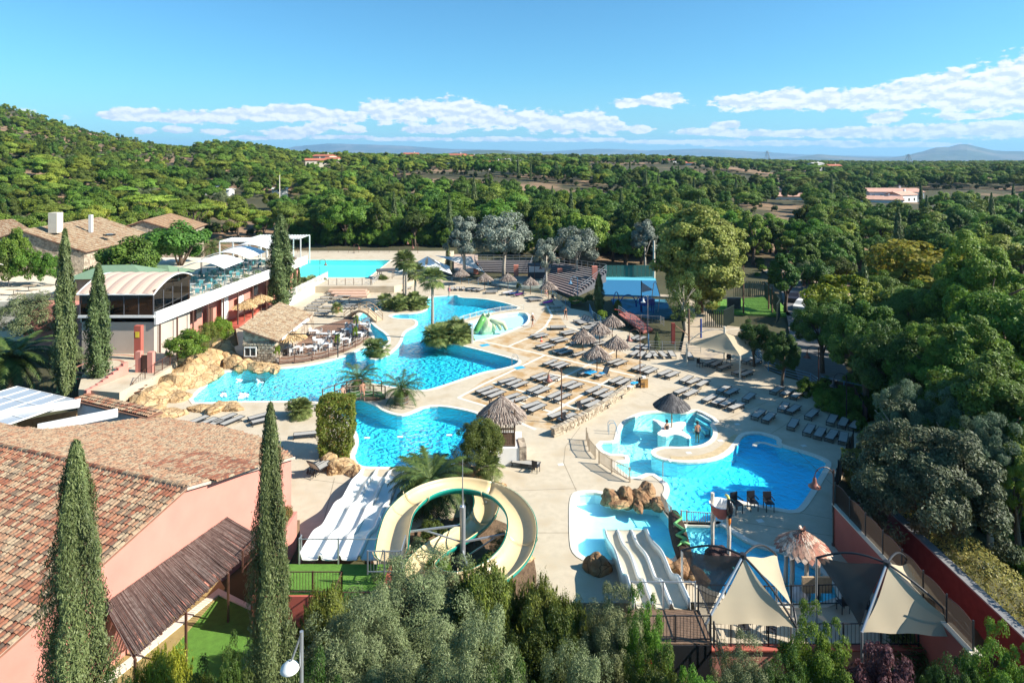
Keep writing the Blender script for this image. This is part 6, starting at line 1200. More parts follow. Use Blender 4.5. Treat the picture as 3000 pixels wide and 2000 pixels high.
# ------------------------------------------------------------------ water slides
M_fib = mat('white_fibreglass', (.74, .73, .68), rough=.25, var=.03, spec=.5); M_crm = mat('cream_fibreglass', (.58, .455, .255), rough=.3, var=.05, spec=.5, col2=(.56, .44, .26), thr=(.55, .75), scale2=.7); M_tealf = mat('green_fibreglass', (.01, .26, .20), rough=.3, var=.06); M_sand = mat('sand_fibreglass', (.52, .46, .34), rough=.35, var=.05)
def lane_slide(name, label, x0, x1, Y0, Y1, zf, lanes, m, md, wall=.38, ridge=.24, flare=0.0):
 t = thing(name, label, 'water slide', (x0, Y1, 0)); w = (x1-x0)/lanes; n = 46
 def surf(pts_z, nm, mm, edge=False):
  b = MB(); k = len(pts_z)
  for i in range(n+1):
   f = i/n; y = Y0+(Y1-Y0)*f; z = zf(f)
   for (dx, dz) in pts_z: b.v.append((dx, y-Y1, z+dz*(1 if f < .93 else max(.15, (1-f)/.07))))
  for i in range(n):
   for j in range(k-1): b.f.append((i*k+j, i*k+j+1, (i+1)*k+j+1, (i+1)*k+j)); b.t.append(.5)
  o = b.build(nm, mm, t, smooth=True); s = o.modifiers.new('thick', 'SOLIDIFY'); s.thickness = .05; s.offset = -1; return o
 for l in range(lanes):
  a = l*w; surf([(a+.10, .05), (a+.16, 0), (a+w*.5, -.02), (a+w-.16, 0), (a+w-.10, .05)], 'lane', m)
 for l in range(1, lanes):
  a = l*w; surf([(a-.11, .04), (a-.08, ridge*.8), (a-.03, ridge), (a+.03, ridge), (a+.08, ridge*.8), (a+.11, .04)], 'divider', md)
 for a, s in ((0, 1), (lanes*w, -1)): surf([(a-.06*s, -.25), (a-.02*s, wall), (a+.04*s, wall), (a+.11*s, .04)][::s], 'side_wall', md)
 for f in (.12, .4, .68):
  z = zf(f)-.05
  if z > .4:
   for x in (.2, x1-x0-.2): MB().bar((x, Y0+(Y1-Y0)*f-Y1, 0), (x, Y0+(Y1-Y0)*f-Y1, z), .12).build('support', M_galv, t)
 return t
def prof(keys):
 ks = [k[0] for k in keys]; vs = [k[1] for k in keys]
 def g(f):
  f = min(max(f, 0), 1)
  for i in range(len(ks)-1):
   if f <= ks[i+1]: q = (f-ks[i])/(ks[i+1]-ks[i]); q = q*q*(3-2*q); return vs[i]+(vs[i+1]-vs[i])*q
  return vs[-1]
 return g
s1 = lane_slide('lane_slide', 'wide white water slide with four lanes running into the lower pool', -10.75, -6.75, 32.0, 46.0, prof([(0, 2.15), (.12, 2.05), (.30, 1.35), (.42, 1.30), (.60, .62), (.70, .58), (.93, -.02), (1, -.05)]), 4, M_fib, M_fib)
s2 = lane_slide('lane_slide', 'shorter sand coloured water slide with three lanes into the shallow square pool', 5.55, 8.05, 28.6, 38.3, prof([(0, 2.1), (.16, 2.0), (.36, 1.15), (.46, 1.12), (.9, -.02), (1, -.04)]), 3, M_sand, M_fib, .45)
spi = thing('spiral_slide', 'cream spiral water slide with a green underside winding round a steel column', 'water slide', (-2.7, 34.5, 0))
C_ = [(-6.1, 30.6, 3.15), (-6.3, 32.6, 3.05), (-6.25, 34.8, 2.95), (-5.4, 37.0, 2.8), (-3.9, 38.3, 2.65), (-2.2, 38.5, 2.5), (-.5, 37.8, 2.3), (.55, 36.2, 2.1), (.75, 34.3, 1.92), (.2, 32.4, 1.75), (-1.2, 30.9, 1.6), (-3.0, 30.5, 1.45), (-4.4, 31.3, 1.3), (-4.9, 32.6, 1.15), (-4.3, 34.2, 1.0), (-3.0, 35.8, .88), (-1.9, 37.6, .75), (-1.5, 39.8, .6), (-1.9, 42.2, .42), (-2.8, 44.6, .22)]
def catmull(P, k=7):
 P = [Vector(p) for p in P]; Q = []
 for i in range(len(P)-1):
  a, b, c, d = P[max(i-1, 0)], P[i], P[i+1], P[min(i+2, len(P)-1)]
  for j in range(k): t = j/k; Q.append(.5*((2*b)+(c-a)*t+(2*a-5*b+4*c-d)*t*t+(3*b-a-3*c+d)*t**3))
 return Q+[P[-1]]
def trough(nm, m, P, r, th, a0=-10, a1=190, n=12, bank=0.0, org=Vector((0, 0, 0)), parent=None, lip=0):
 b = MB(); k = n+1
 for i, p in enumerate(P):
  d = (P[min(i+1, len(P)-1)]-P[max(i-1, 0)]); d.z = 0; d.normalize(); s = Vector((-d.y, d.x, 0))
  for j in range(k):
   a = R(a0+(a1-a0)*j/n); q = p-org+s*math.cos(a)*r*1.12+Vector((0, 0, r*.62-math.sin(a)*r*.86+ (bank*math.cos(a)*r))); b.v.append(tuple(q))
 for i in range(len(P)-1):
  for j in range(n): b.f.append((i*k+j, i*k+j+1, (i+1)*k+j+1, (i+1)*k+j)); b.t.append(.5)
 o = b.build(nm, m, parent, smooth=True); s = o.modifiers.new('thick', 'SOLIDIFY'); s.thickness = th; s.offset = 0; return o
PP = catmull(C_); seg = 19; org = Vector((-2.7, 34.5, 0))
for i in range(0, len(PP)-1, seg):
 Q = PP[i:i+seg+1]
 if len(Q) < 3: continue
 trough('trough', M_crm, Q, .72, .03, 0, 180, 12, -.10, org, spi); o = trough('outer_shell', M_tealf, Q, .79, .03, 6, 174, 12, -.10, org, spi); 
 e = PP[i]; trough('joint_flange', M_crm, [Q[0], Q[0].lerp(Q[1], .12)], .86, .05, 0, 180, 12, -.10, org, spi)
MB().tube([(0, 0, -.5), (0, 0, 3.7)], .17, 12).build('column', M_galv, spi); MB().tube([(0, 0, 3.6), (0, 0, 6.4)], [.05, .02], 6).build('mast', M_galv, spi)
for i in (10, 32, 52, 72):
 p = PP[i]-org; z = max(.4, p.z-.3); MB().bar((0, 0, z-.1), (p.x*.93, p.y*.93, z), .09).build('arm', M_galv, spi); MB().bar((0, 0, max(.2, z-1.1)), (p.x*.6, p.y*.6, z-.05), .07).build('strut', M_galv, spi)
for i in (97, 110, 122): p = PP[i]-org; MB().bar((p.x, p.y, -.2), (p.x, p.y, p.z), .1).build('support', M_galv, spi)
b = MB(); b.prism(smooth_loop([(-7.2, 30), (-2, 28.8), (1.2, 31), (1.4, 36), (-.6, 39.5), (-4, 39.6), (-6.9, 37.5), (-7.4, 33)], 2), 0, .05); b.build('slide_garden_bed', M_soil, kind='structure')
rr = random.Random(21)
for i, (x, y, s, mi) in enumerate([(-4.6, 36.6, .9, 0), (-3.9, 33.2, .8, 3), (-1.3, 33.2, .9, 0), (-.6, 35.6, .8, 1), (-2.2, 31.8, 1.0, 0), (-5.2, 35.2, .7, 1), (-3.6, 31.4, .8, 3)]):
 t = thing('bed_shrub', ['low dark shrub inside the spiral near its top bend', 'small green shrub inside the spiral near its entry', 'low dark shrub beside the steel column', 'grey-green shrub inside the right bend of the spiral'.replace('right', 'sunny'), 'dark shrub below the column among the conifers', 'small grey shrub under the spiral entry', 'green shrub low in front of the spiral entry'][i], 'shrub', (x, y, 0), i, None, s*.2); link('foliage', bush[mi], t)
spi.scale = (.94, .94, .94)
def railing(name, label, pts, h=1.05, m=M_brown, gap=.14, post=1.6, mid=False, balus=True, rails=None, cat='railing', pr=.03, br=.009):
 P = [Vector(p) for p in pts]; o = P[0].copy(); t = thing(name, label, cat, o); bl = MB()
 for a, c in zip(P, P[1:]):
  L_ = (c-a).length; n = max(1, round(L_/post))
  for i in range(n+1 if c is P[-1] else n): q = a.lerp(c, i/n)-o; MB().bar(q, q+Vector((0, 0, h+.04)), pr*2).build('post', m, t)
  for z in (rails or (h, .12)): r_o = MB().bar(a-o+Vector((0, 0, z)), c-o+Vector((0, 0, z)), .04, .035).build('rail', m, t)
  if balus:
   k = int(L_/gap)
   for i in range(1, k): q = a.lerp(c, i/k)-o; bl.bar(q+Vector((0, 0, .12)), q+Vector((0, 0, h)), br*2)
 if bl.v: bl.build('balusters', m, t, kind='stuff')
 return t
pf = thing('slide_platform', 'raised slide platform with green artificial turf over dark red walls', 'platform', (-9, 30, 0)); b = MB(); b.prism([(-12.2, 29.6), (-8.0, 29.6), (-8.0, 28.2), (-6.1, 28.2), (-6.1, 31.9), (-12.2, 31.9)], -2.6, 1.95)
b.v = [(x+9, y-30, z) for x, y, z in b.v]; b.build('wall', M_red, pf); b = MB(); b.prism([(-12.1, 29.7), (-7.9, 29.7), (-7.9, 28.3), (-6.2, 28.3), (-6.2, 31.9), (-12.1, 31.9)], 1.95, 1.99); b.v = [(x+9, y-30, z) for x, y, z in b.v]; b.build('turf', M_turf, pf)
railing('platform_railing', 'dark brown railing along the turf platform edge above the red wall', [(-12.1, 31.6, 1.99), (-12.1, 29.7, 1.99), (-8.0, 29.7, 1.99)]); railing('platform_railing', 'dark brown railing round the lower corner of the turf platform', [(-8.0, 29.7, 1.99), (-8.0, 28.3, 1.99), (-6.2, 28.3, 1.99)]); railing('gate_railing', 'grey steel barrier frame across the top of the white slide', [(-10.75, 32.2, 1.95), (-10.75, 31.9, 1.95), (-6.8, 31.9, 1.95)], h=1.3, m=M_galv, balus=False, rails=(1.3,)); railing('gate_railing', 'grey steel barrier at the entry of the spiral slide', [(-6.9, 30.2, 2.6), (-5.3, 30.2, 2.6), (-5.3, 31.4, 2.6)], h=1.1, m=M_galv, post=.8)
lw_ = thing('ramp_wall', 'low pink ramp wall with flowering plants beside the gable', 'wall', (-12.6, 32.5, 0)); MB().bar((.2, -1, 1.2), (-.1, 4.4, .7), .25, 2.2).build('wall', M_pink, lw_)
railing('ramp_railing', 'brown railing climbing beside the flowering ramp bed', [(-13.4, 31.4, 1.9), (-13.2, 36.4, 1.3)])
sheet('ramp_bed', [(-13.3, 32), (-12.6, 32), (-12.6, 37.5), (-13.6, 37.5)], M_soil, -.3, 1.0)
t = thing('flower_shrub', 'orange-red flowering shrub beside the pink gable corner', 'shrub', (-13.1, 36, 1.0), 0, None, (.12, .24, .15)); link('foliage', crown('foliage', leafmat('flowering_leaf', (.10, .13, .03), (.30, .12, .05), objvar=.05), 91, 'bush', 6000, .3, .5, 40), t)
sheet('lower_turf', [(-8.4, 27.2), (-5.2, 27.2), (-5.2, 29.4), (-8.4, 29.4)], M_turf, -2.6, .35)
pb = thing('slide_tower', 'dark railed stair tower at the head of the short slide', 'platform', (6.9, 27.6, 0)); MB().box((0, -.1, -.35), (3.0, 1.9, 4.7)).build('base', M_blk, pb); MB().box((0, 0, 2.02), (3.1, 2.0, .06)).build('floor', M_wood, pb)
railing('tower_railing', 'grey railing at the head of the short slide', [(5.4, 28.6, 2.05), (8.3, 28.6, 2.05)], h=1.25, m=M_galv, balus=False, rails=(1.25,)); railing('tower_railing', 'dark railing on the side of the slide stair tower', [(8.4, 28.5, 2.05), (8.4, 26.7, 2.05), (5.4, 26.7, 2.05)], h=1.1, m=M_blk)
railing('stair_railing', 'black sloping railing of the stair beside the slide tower', [(8.5, 26.6, 1.9), (9.3, 24.9, -1.2)], m=M_blk)
# ------------------------------------------------------------------ rocks
def rocks(name, label, items, m=M_rock, cat='rock', amp=.3):
 """a built rock feature: each boulder its own mesh; items are (px, py, sx, sy, sz)"""
 p0 = W(items[0][0], items[0][1]); t = thing(name, label, cat, p0)
 for i, (a, b_, sx, sy, sz) in enumerate(items): o = link('boulder', rock_mesh('boulder', m, hash(name+label) % 97*.13+i*1.7, sx*(1.12 if name == 'rock_bank' else .86), sy*(1.1 if name == 'rock_bank' else .86), sz*.62, 4, amp), t, loc=W(a, b_)-p0, rz=i*1.3)
 return t
import zlib
def hash(s): return zlib.crc32(s.encode())
rocks('rock_bank', 'long tan artificial rock bank rising along the lagoon edge below the oleanders', [(430, 1190, 1.8, 1.4, 2.2), (470, 1165, 2.2, 1.5, 2.4), (505, 1135, 2.1, 1.6, 2.6), (545, 1110, 2.2, 1.5, 2.4), (580, 1085, 2.0, 1.7, 2.6), (615, 1065, 2.3, 1.6, 2.9), (645, 1045, 2.0, 1.8, 2.8), (520, 1165, 1.5, 1.2, 1.1), (575, 1125, 1.6, 1.2, 1.2), (620, 1095, 1.6, 1.1, 1.4), (665, 1060, 1.7, 1.4, 2.0), (455, 1205, 1.4, 1.0, 1.0)], amp=.24)
rocks('rock_bank', 'tan artificial rocks under the snack bar window at the water', [(690, 1072, 1.4, .9, 1.8), (720, 1076, 1.3, .9, 1.5), (750, 1078, 1.2, .8, 1.3), (780, 1080, 1.3, .8, 1.0), (805, 1082, 1.0, .6, .8)])
rocks('rock_bank', 'low tan rocks at the lagoon tip in front of the tilted loungers', [(600, 1200, 1.5, .7, .7), (640, 1198, 1.6, .8, .9), (680, 1195, 1.3, .7, .7), (500, 1215, 1.2, 1.0, .9), (470, 1225, 1.3, 1.0, 1.1)])
rocks('boulder_group', 'brown-tan boulders at the foot of the block hedge beside the pool corner', [(1005, 1375, 1.3, 1.0, 1.5), (965, 1358, .9, .8, 1.1), (1035, 1385, .9, .7, .9), (975, 1385, .6, .5, .6)])
rocks('boulder_group', 'tan rocks under the lookout hut and juniper at the pool outlet', [(1380, 1400, 1.0, .9, 1.6), (1405, 1420, .9, .8, 1.3), (1435, 1432, 1.1, .9, 1.1), (1463, 1440, .7, .7, .9), (1360, 1385, .9, .8, 1.3), (1545, 1640, .5, .4, .5)])
rocks('boulder_group', 'brown cracked rock island between the shallow square pool and the deep pool', [(1795, 1462, 1.0, .7, 1.0), (1835, 1458, 1.1, .8, 1.5), (1875, 1465, 1.1, .8, 1.1), (1895, 1452, .9, .8, 1.4), (1928, 1482, .8, .7, .9), (1815, 1478, 1.0, .4, .5), (1870, 1482, 1.0, .4, .5)], M_rockd)
rocks('boulder_group', 'large single brown rock on the deck beside the short slide', [(1752, 1668, 1.0, .8, 1.5)], M_rockd); rocks('boulder_group', 'brown rocks beside the short slide under the dark sail', [(1950, 1668, 1.0, .7, .9), (2000, 1672, 1.0, .7, 1.0), (2040, 1690, .9, .7, .8)], M_rockd)
rocks('boulder_group', 'dark rock mound at the foot of the toucan fountain poles', [(2100, 1625, 1.0, .8, .8), (2130, 1632, .9, .7, .7), (2150, 1640, .7, .6, .5)], mat('dark_rock', (.05, .022, .018), var=.3, bump=.8, bscale=5))
t = thing('log_feature', 'hollow dark log with a long green frog sprawled over it between two pools', 'pool toy', W(1990, 1600)); a = W(1975, 1518)-t.location; c = W(2008, 1655)-t.location; MB().tube([a+Vector((0, 0, .2)), a*.5+Vector((0, 0, .3)), c*.2+Vector((.03, 0, .35)), c+Vector((0, 0, .3))], [.35, .5, .5, .42], 12).build('log', mat('dark_bark', (.05, .028, .015), var=.4, scale=5, bump=1), t, smooth=True)
b = MB(); b.tube([a*.75+Vector((-.12, 0, .85)), a*.45+Vector((.3, 0, .92)), a*.25+Vector((-.2, 0, .92)), Vector((.32, 0, .93)), c*.25+Vector((-.2, 0, .92)), c*.45+Vector((.2, 0, .9)), c*.6+Vector((-.05, 0, .88)), c*.8+Vector((.35, .1, .9))], [.03, .07, .08, .09, .1, .1, .12, .05], 8); b.tube([c*.6+Vector((-.05, 0, .85)), c*.75+Vector((-.35, 0, .8))], [.06, .03], 6); b.build('frog_body', mat('frog_green', (.16, .42, .14), rough=.4), t, smooth=True)
# ------------------------------------------------------------------ stone wall with its stones
sw = thing('stone_wall', 'low curved dry stone wall between the lounger field and the leisure pools', 'wall'); WP = smooth_loop([W(1620, 1277), W(1655, 1262), W(1700, 1238), (W(1745, 1212)), W(1790, 1182), W(1830, 1153), W(1862, 1128), W(1873, 1118)], 2, False); cum = 0; b = MB()
for a, c in zip(WP, WP[1:]): b.bar((a.x, a.y, .33), (c.x, c.y, .33), .46, .66)
b.build('core', mat('wall_mortar', (.42, .34, .25), var=.15, scale=6, bump=.4), sw); r_ = random.Random(6); sm_ = []
for k in range(6):
 b = MB(); b.tv = (k+.5)/6; b.box((0, 0, 0), (.36, .10, .19)); me = b.mesh('stone', M_stone)
 for v in me.vertices: v.co += Vector((r_.uniform(-.03, .03), r_.uniform(-.01, .01), r_.uniform(-.025, .025)))
 sm_.append(me)
for a, c in zip(WP, WP[1:]):
 d = c-a; L_ = d.length; an = math.atan2(d.y, d.x); nrm = Vector((-d.y, d.x, 0)).normalized(); k = max(1, round(L_/.40))
 for i in range(k):
  for z in (.12, .34, .55):
   q = a.lerp(c, (i+.5+.25*(z == .34))/k)-nrm*.235; link('stone', r_.choice(sm_), sw, loc=(q.x, q.y, z), scale=(r_.uniform(.85, 1.08), 1, r_.uniform(.85, 1.1))).rotation_euler = (0, r_.uniform(-.12, .12), an)
  q = a.lerp(c, (i+.5)/k); o = link('stone', r_.choice(sm_), sw, loc=(q.x, q.y, .67), scale=(1, 4.2, .4)); o.rotation_euler = (0, 0, an+r_.uniform(-.1, .1))
rebase(sw, WP[0])
# ------------------------------------------------------------------ lookout hut
hut = thing('lookout_hut', 'thatched lookout hut with a dark slatted box on a white plinth', 'hut'); c = Vector((-.9, 46.6+1.3, 0)); c = W(1470, 1345); 
zb = 1.25; cx_, cy_ = W(1470, 1300, zb).x, W(1470, 1290, zb).y
b = MB(); b.prism([(cx_-1.6, cy_-1.5), (cx_+1.35, cy_-1.2), (cx_+1.5, cy_+1.6), (cx_-1.8, cy_+1.6)], -.2, zb); b.build('plinth', M_white, hut)
b = MB(); b.box((cx_+1.5, cy_-.5, .6), (.5, 1.5, 1.5), .1); b.build('stone_corner', M_stw, hut)
for x, y in ((-1, -1), (1, -1), (1, 1), (-1, 1)): MB().box((cx_+x*.95, cy_+y*.95, zb+1.35), (.11, .11, 2.7)).build('post', M_wood, hut)
slm = MB().box((0, 0, 0), (.07, .03, 1.15)).mesh('slat', M_wood)
for s in range(4):
 for i in range(15):
  u = -.9+1.8*i/14; o = link('slat', slm, hut, loc=[(cx_+u, cy_-.97, zb+.7), (cx_+.97, cy_+u, zb+.7), (cx_+u, cy_+.97, zb+.7), (cx_-.97, cy_+u, zb+.7)][s], rz=0 if s % 2 == 0 else math.pi/2)
b = MB()
for z in (zb+.12, zb+1.3): b.box((cx_, cy_-.97, z), (2.0, .09, .09)).box((cx_, cy_+.97, z), (2.0, .09, .09)).box((cx_-.97, cy_, z), (.09, 2.0, .09)).box((cx_+.97, cy_, z), (.09, 2.0, .09))
b.box((cx_, cy_, zb+.04), (1.9, 1.9, .06)); b.build('rail', M_wood, hut); link('thatch_roof', thatch_mesh('thatch', M_thatch, 1.75, 1.35, rings=14, n=80, seed=9, leaf=.34, width=.045), hut, loc=(cx_, cy_, zb+1.95)); MB().box((cx_-1.1, cy_-.2, zb+1.6), (.35, .3, .5)).build('loudspeaker', M_blk, hut); rebase(hut, (cx_, cy_, 0))
# ------------------------------------------------------------------ bridges, tubs
fb = thing('footbridge', 'wooden footbridge with rope sides crossing from the deck to the palm tubs', 'bridge'); a = W(945, 1178); c = W(1118, 1152); a2, c2 = W(985, 1207), W(1130, 1182); n_ = 26
up_ = lambda t: .12+.42*math.sin(math.pi*t)
pm = MB().box((0, 0, 0), (.26, 1.5, .05)).mesh('plank', mat('green_walkway', (.05, .12, .035), var=.2)); dv = (c-a).normalized(); an = math.atan2(dv.y, dv.x); L_ = (c-a).length; mid = lambda t: a.lerp(c, t)+Vector((dv.y, -dv.x, 0))*.75
for i in range(n_): t = (i+.5)/n_; q = mid(t); link('plank', pm, fb, loc=(q.x, q.y, up_(t)), rz=an, scale=(L_/n_/.27, 1, 1))
for s in (-1, 1):
 off = Vector((-dv.y, dv.x, 0))*.78*s; b = MB(); hb = MB(); rp = MB()
 for i in range(16): p, q = mid(i/16)+off, mid((i+1)/16)+off; b.bar(p+Vector((0, 0, up_(i/16)-.14)), q+Vector((0, 0, up_((i+1)/16)-.14)), .1, .26); hb.bar(p+Vector((0, 0, up_(i/16)+1.05)), q+Vector((0, 0, up_((i+1)/16)+1.05)), .07)
 b.build('beam', M_wood, fb); hb.build('handrail', M_wood, fb)
 for i in range(6):
  t = i/5; q = mid(t)+off; MB().bar(q+Vector((0, 0, up_(t)-.2)), q+Vector((0, 0, up_(t)+1.1)), .09).build('post', M_wood, fb)
  if i < 5:
   for z in (.7, .4): rp.tube([mid(t+.2*k/4)+off+Vector((0, 0, up_(t+.2*k/4)+z-.15*math.sin(math.pi*k/4))) for k in range(5)], .022, 4, False)
 rp.build('rope', mat('pale_rope', (.45, .40, .33)), fb)
rebase(fb, a)
ab = thing('arched_bridge', 'small arched timber bridge over the narrow lagoon channel', 'bridge'); a = W(1018, 930); c = W(1112, 941); dv = (c-a).normalized(); L_ = (c-a).length; up2 = lambda t: 1.35*math.sin(math.pi*t)
pm2 = MB().box((0, 0, 0), (.3, 1.5, .06)).mesh('plank', M_wood2)
for i in range(24): t = (i+.5)/24; q = a.lerp(c, t); o = link('plank', pm2, ab, loc=(q.x, q.y, up2(t)+.05)); o.rotation_euler = (0, -math.atan(1.35*math.pi*math.cos(math.pi*t)/L_), math.atan2(dv.y, dv.x))
for s in (-1, 1):
 off = Vector((-dv.y, dv.x, 0))*.75*s; b = MB(); h2 = MB()
 for i in range(16): p, q = a.lerp(c, i/16)+off, a.lerp(c, (i+1)/16)+off; b.bar(p+Vector((0, 0, up2(i/16)-.08)), q+Vector((0, 0, up2((i+1)/16)-.08)), .1, .24); h2.bar(p+Vector((0, 0, up2(i/16)+.95)), q+Vector((0, 0, up2((i+1)/16)+.95)), .08); h2.bar(p+Vector((0, 0, up2(i/16)+.5)), q+Vector((0, 0, up2((i+1)/16)+.5)), .05)
 b.build('beam', M_wood2, ab); h2.build('handrail', M_wood2, ab)
 for i in range(5): t = i/4; q = a.lerp(c, t)+off; MB().bar(q+Vector((0, 0, up2(t)-.15)), q+Vector((0, 0, up2(t)+1.0)), .09).build('post', M_wood2, ab)
rebase(ab, a)
M_tub = mat('tub_wood', (.27, .20, .15), rough=.85, var=.25, scale=5, bump=.3)
def tub(px, py, lb, lp, s=1.0):
 p = W(px, py); t = thing('planter_tub', lb, 'planter', p); stv = MB().box((0, 0, .40), (.155, .05, .80)).mesh('stave', M_tub)
 for i in range(24): a = i*math.pi/12; link('stave', stv, t, loc=(.62*math.cos(a), .62*math.sin(a), 0), rz=a+math.pi/2)
 MB().lathe((0, 0, 0), [(.655, .15), (.66, .2), (.655, .25)], 24).lathe((0, 0, 0), [(.655, .6), (.66, .65), (.655, .7)], 24).build('hoops', M_galv, t); MB().lathe((0, 0, 0), [(0.01, .72), (.6, .7)], 16).build('soil', M_soil, t)
 palm('date_palm', lp, p+Vector((0, 0, .7)), .55, .22, DATE_S, M_palmbark, .92)
tub(1050, 1148, 'round wooden planter tub beside the two people on the footbridge', 'young date palm growing in the tub behind the footbridge'); tub(1176, 1180, 'round wooden planter tub on the circular deck between the pools', 'young date palm in the tub on the circular deck between the pools')
# ------------------------------------------------------------------ lamps
M_lampc = mat('copper_lamp_paint', (.22, .085, .06), rough=.4, var=.1)
def goose(label, px, py, hgt_, ang=180, m=M_brown, sm=M_lampc, arm=.55):
 p = W(px, py); t = thing('street_lamp', label, 'street lamp', p); MB().tube([(0, 0, 0), (0, 0, hgt_)], [.055, .045], 8).lathe((0, 0, 0), [(.11, 0), (.11, .1), (.06, .14)], 10).build('post', m, t); c, s = math.cos(R(ang)), math.sin(R(ang))
 MB().tube([(c*arm*(1-math.cos(a)), s*arm*(1-math.cos(a)), hgt_-.9+.2+arm*1.1*math.sin(a)+.25) for a in [math.pi*k/10 for k in range(11)]], .028, 6).tube([(0, 0, hgt_-1.1), (c*.02, s*.02, hgt_-.35)], .03, 6).build('arm', m, t)
 sh = MB().lathe((c*arm*2, s*arm*2, hgt_-.86), [(.05, .42), (.10, .34), (.12, .12), (.20, .02), (.36, -.12), (.35, -.14), (.1, .0)], 16).build('shade', sm, t, smooth=True); MB().lathe((c*arm*2, s*arm*2, hgt_-.9), [(.01, -.14), (.08, -.08), (.05, .06)], 10).build('bulb', M_white, t); return t
for a, b_, h_, an, lb in [(1645, 1240, 4.6, 180, 'brown gooseneck lamp post rising behind the near end of the stone wall'), (1875, 1110, 4.9, 180, 'brown gooseneck lamp post beside the wooden waste bin'), (2398, 1148, 4.3, 180, 'brown gooseneck lamp post at the blue fence near the brown screen'), (2442, 1597, 4.4, 180, 'brown gooseneck lamp post at the red wall corner by the deep pool'), (1037, 756, 3.0, 0, 'small brown lamp behind the lap pool'), (937, 806, 2.9, 0, 'small brown lamp in front of the lap pool water'), (1208, 742, 3.2, 180, 'brown lamp beyond the lap pool corner, the farther of two'), (1224, 756, 3.2, 180, 'brown lamp beyond the lap pool corner, the nearer of two'), (1488+78, 826, 3.4, 0, 'lamp post between the two tribune blocks')]: goose(lb, a, b_, h_, an)
goose('blue-grey lamp post in front of the large tribune steps', 1692, 884, 3.8, 180, M_bluer, M_bluer); goose('pale lamp post beside the splash playground arches', 1898, 956, 4.2, 180, M_galv, M_white, .3); goose('black lamp head almost hidden by the huge holm oak', 2480, 1235, 4.0, 180, M_blk, M_blk)
t = thing('street_lamp', 'grey lamp post with a big white dish lamp among the near shrubs', 'street lamp', (-6.1, 18.3, -2.4)); zt_ = H-(1848-HY)/F*18.3+2.4; MB().tube([(0, 0, 0), (0, 0, zt_)], .055, 10).build('post', M_galv, t); MB().tube([(0, 0, zt_-.05), (-.27, -.1, zt_-.82)], .03, 8).build('arm', M_galv, t); MB().lathe((-.30, -.12, zt_-.98), [(.02, .20), (.12, .17), (.24, .06), (.27, -.02), (.25, -.05), (.01, -.04)], 20).build('shade', M_white, t, smooth=True)
# ------------------------------------------------------------------ fences of the pools
def slatfence(name, label, pts, m, h=.85, post=1.2, gap=.13, pr=.045):
 return railing(name, label, pts, h, m, gap, post, rails=(h-.04, .2), pr=pr, br=.018)
M_bam = mat('pale_timber_fence', (.50, .40, .29), rough=.7, var=.15); wf = mat('white_timber', (.70, .66, .58), rough=.6)
slatfence('pool_fence', 'white picket fence across the water between the lagoon and the wading pool', [W(a, b_, 0) for a, b_ in [(1319, 956), (1358, 941), (1396, 930), (1430, 922), (1466, 915), (1500, 911), (1534, 908)]], wf, .8, 1.6, .2)
slatfence('pool_fence', 'timber fence beside the ladder steps of the leisure pool, farther part', [W(a, b_) for a, b_ in [(1718, 1290), (1726, 1322), (1744, 1344)]], M_bam, 1.0); slatfence('pool_fence', 'timber fence beside the ladder steps of the leisure pool, nearer part', [W(a, b_) for a, b_ in [(1755, 1359), (1792, 1385), (1845, 1412)]], M_bam, 1.0)
grf = mat('grey_log_fence', (.36, .32, .27), rough=.8, var=.2); slatfence('pool_fence', 'grey log fence between the shallow square pool and the deep pool', [W(a, b_) for a, b_ in [(1938, 1482), (1950, 1500), (1966, 1522)]], grf, .8, .8); slatfence('pool_fence', 'grey log fence across the deep pool mouth beside the toucan fountain', [W(a, b_) for a, b_ in [(1996, 1533), (2012, 1534), (2094, 1540)]], grf, .8, 1.2)
b = thing('white_mesh_fence', 'white mesh fence on the white wall beside the sideways loungers', 'fence'); P0, P1 = W(832, 905), W(960, 836); bb = MB(); bb.bar((P0.x, P0.y, .55), (P1.x, P1.y, .55), .25, 1.3); bb.build('wall', M_white, b)
pl = MB(); L_ = (P1-P0).length
for i in range(9): q = P0.lerp(P1, i/8); MB().bar((q.x, q.y, 1.1), (q.x, q.y, 2.5), .06).build('post', M_white, b)
for i in range(14): z = 1.25+i*.09; pl.bar((P0.x, P0.y, z), (P1.x, P1.y, z), .02, .035)
pl.build('mesh_wires', M_white, b, kind='stuff'); rebase(b, P0)
def xrail(lb, p, q, z):
 t = thing('crossed_railing', lb, 'railing', (p.x, p.y, z)); d = q-p; n = 5
 for i in range(n+1): e = d*(i/n); MB().bar((e.x, e.y, 0), (e.x, e.y, 1.1), .07).build('post', M_brown, t)
 b = MB()
 for i in range(n):
  e, f = d*(i/n), d*((i+1)/n)
  for za, zb_ in ((.15, .95), (.95, .15), (.55, .55), (1.05, 1.05), (.12, .12)): b.bar((e.x, e.y, za), (f.x, f.y, zb_), .03)
 b.build('cross_bars', M_white, t)
xrail('railing with crossed panels in front of the lap pool', W(962, 835, ZL), W(1086, 835, ZL), ZL); xrail('crossed railing along the stair side of the lap pool', W(1090, 834, ZL), W(1118, 812, ZL), ZL)
railing('rear_railing', 'brown post railing behind the lap pool at the wood edge', [W(872, 740, ZL), W(1170, 740, ZL)], m=M_wood, post=2.2, balus=False, rails=(1.0, .55, .2), h=1.1)
st = thing('pink_steps', 'broad pinkish steps descending from the lap pool wall', 'steps'); q0 = W(965, 842)
for i in range(5): MB().box((W(1000+i*9, 856+i*2, 0).x-i*.0, W(1000, 842+i*5).y-1.5, .75-.15*i), (7-.4*i, 2.2, .30)).build('step', mat('pink_step', (.55, .36, .26)), st)
rebase(st, q0)
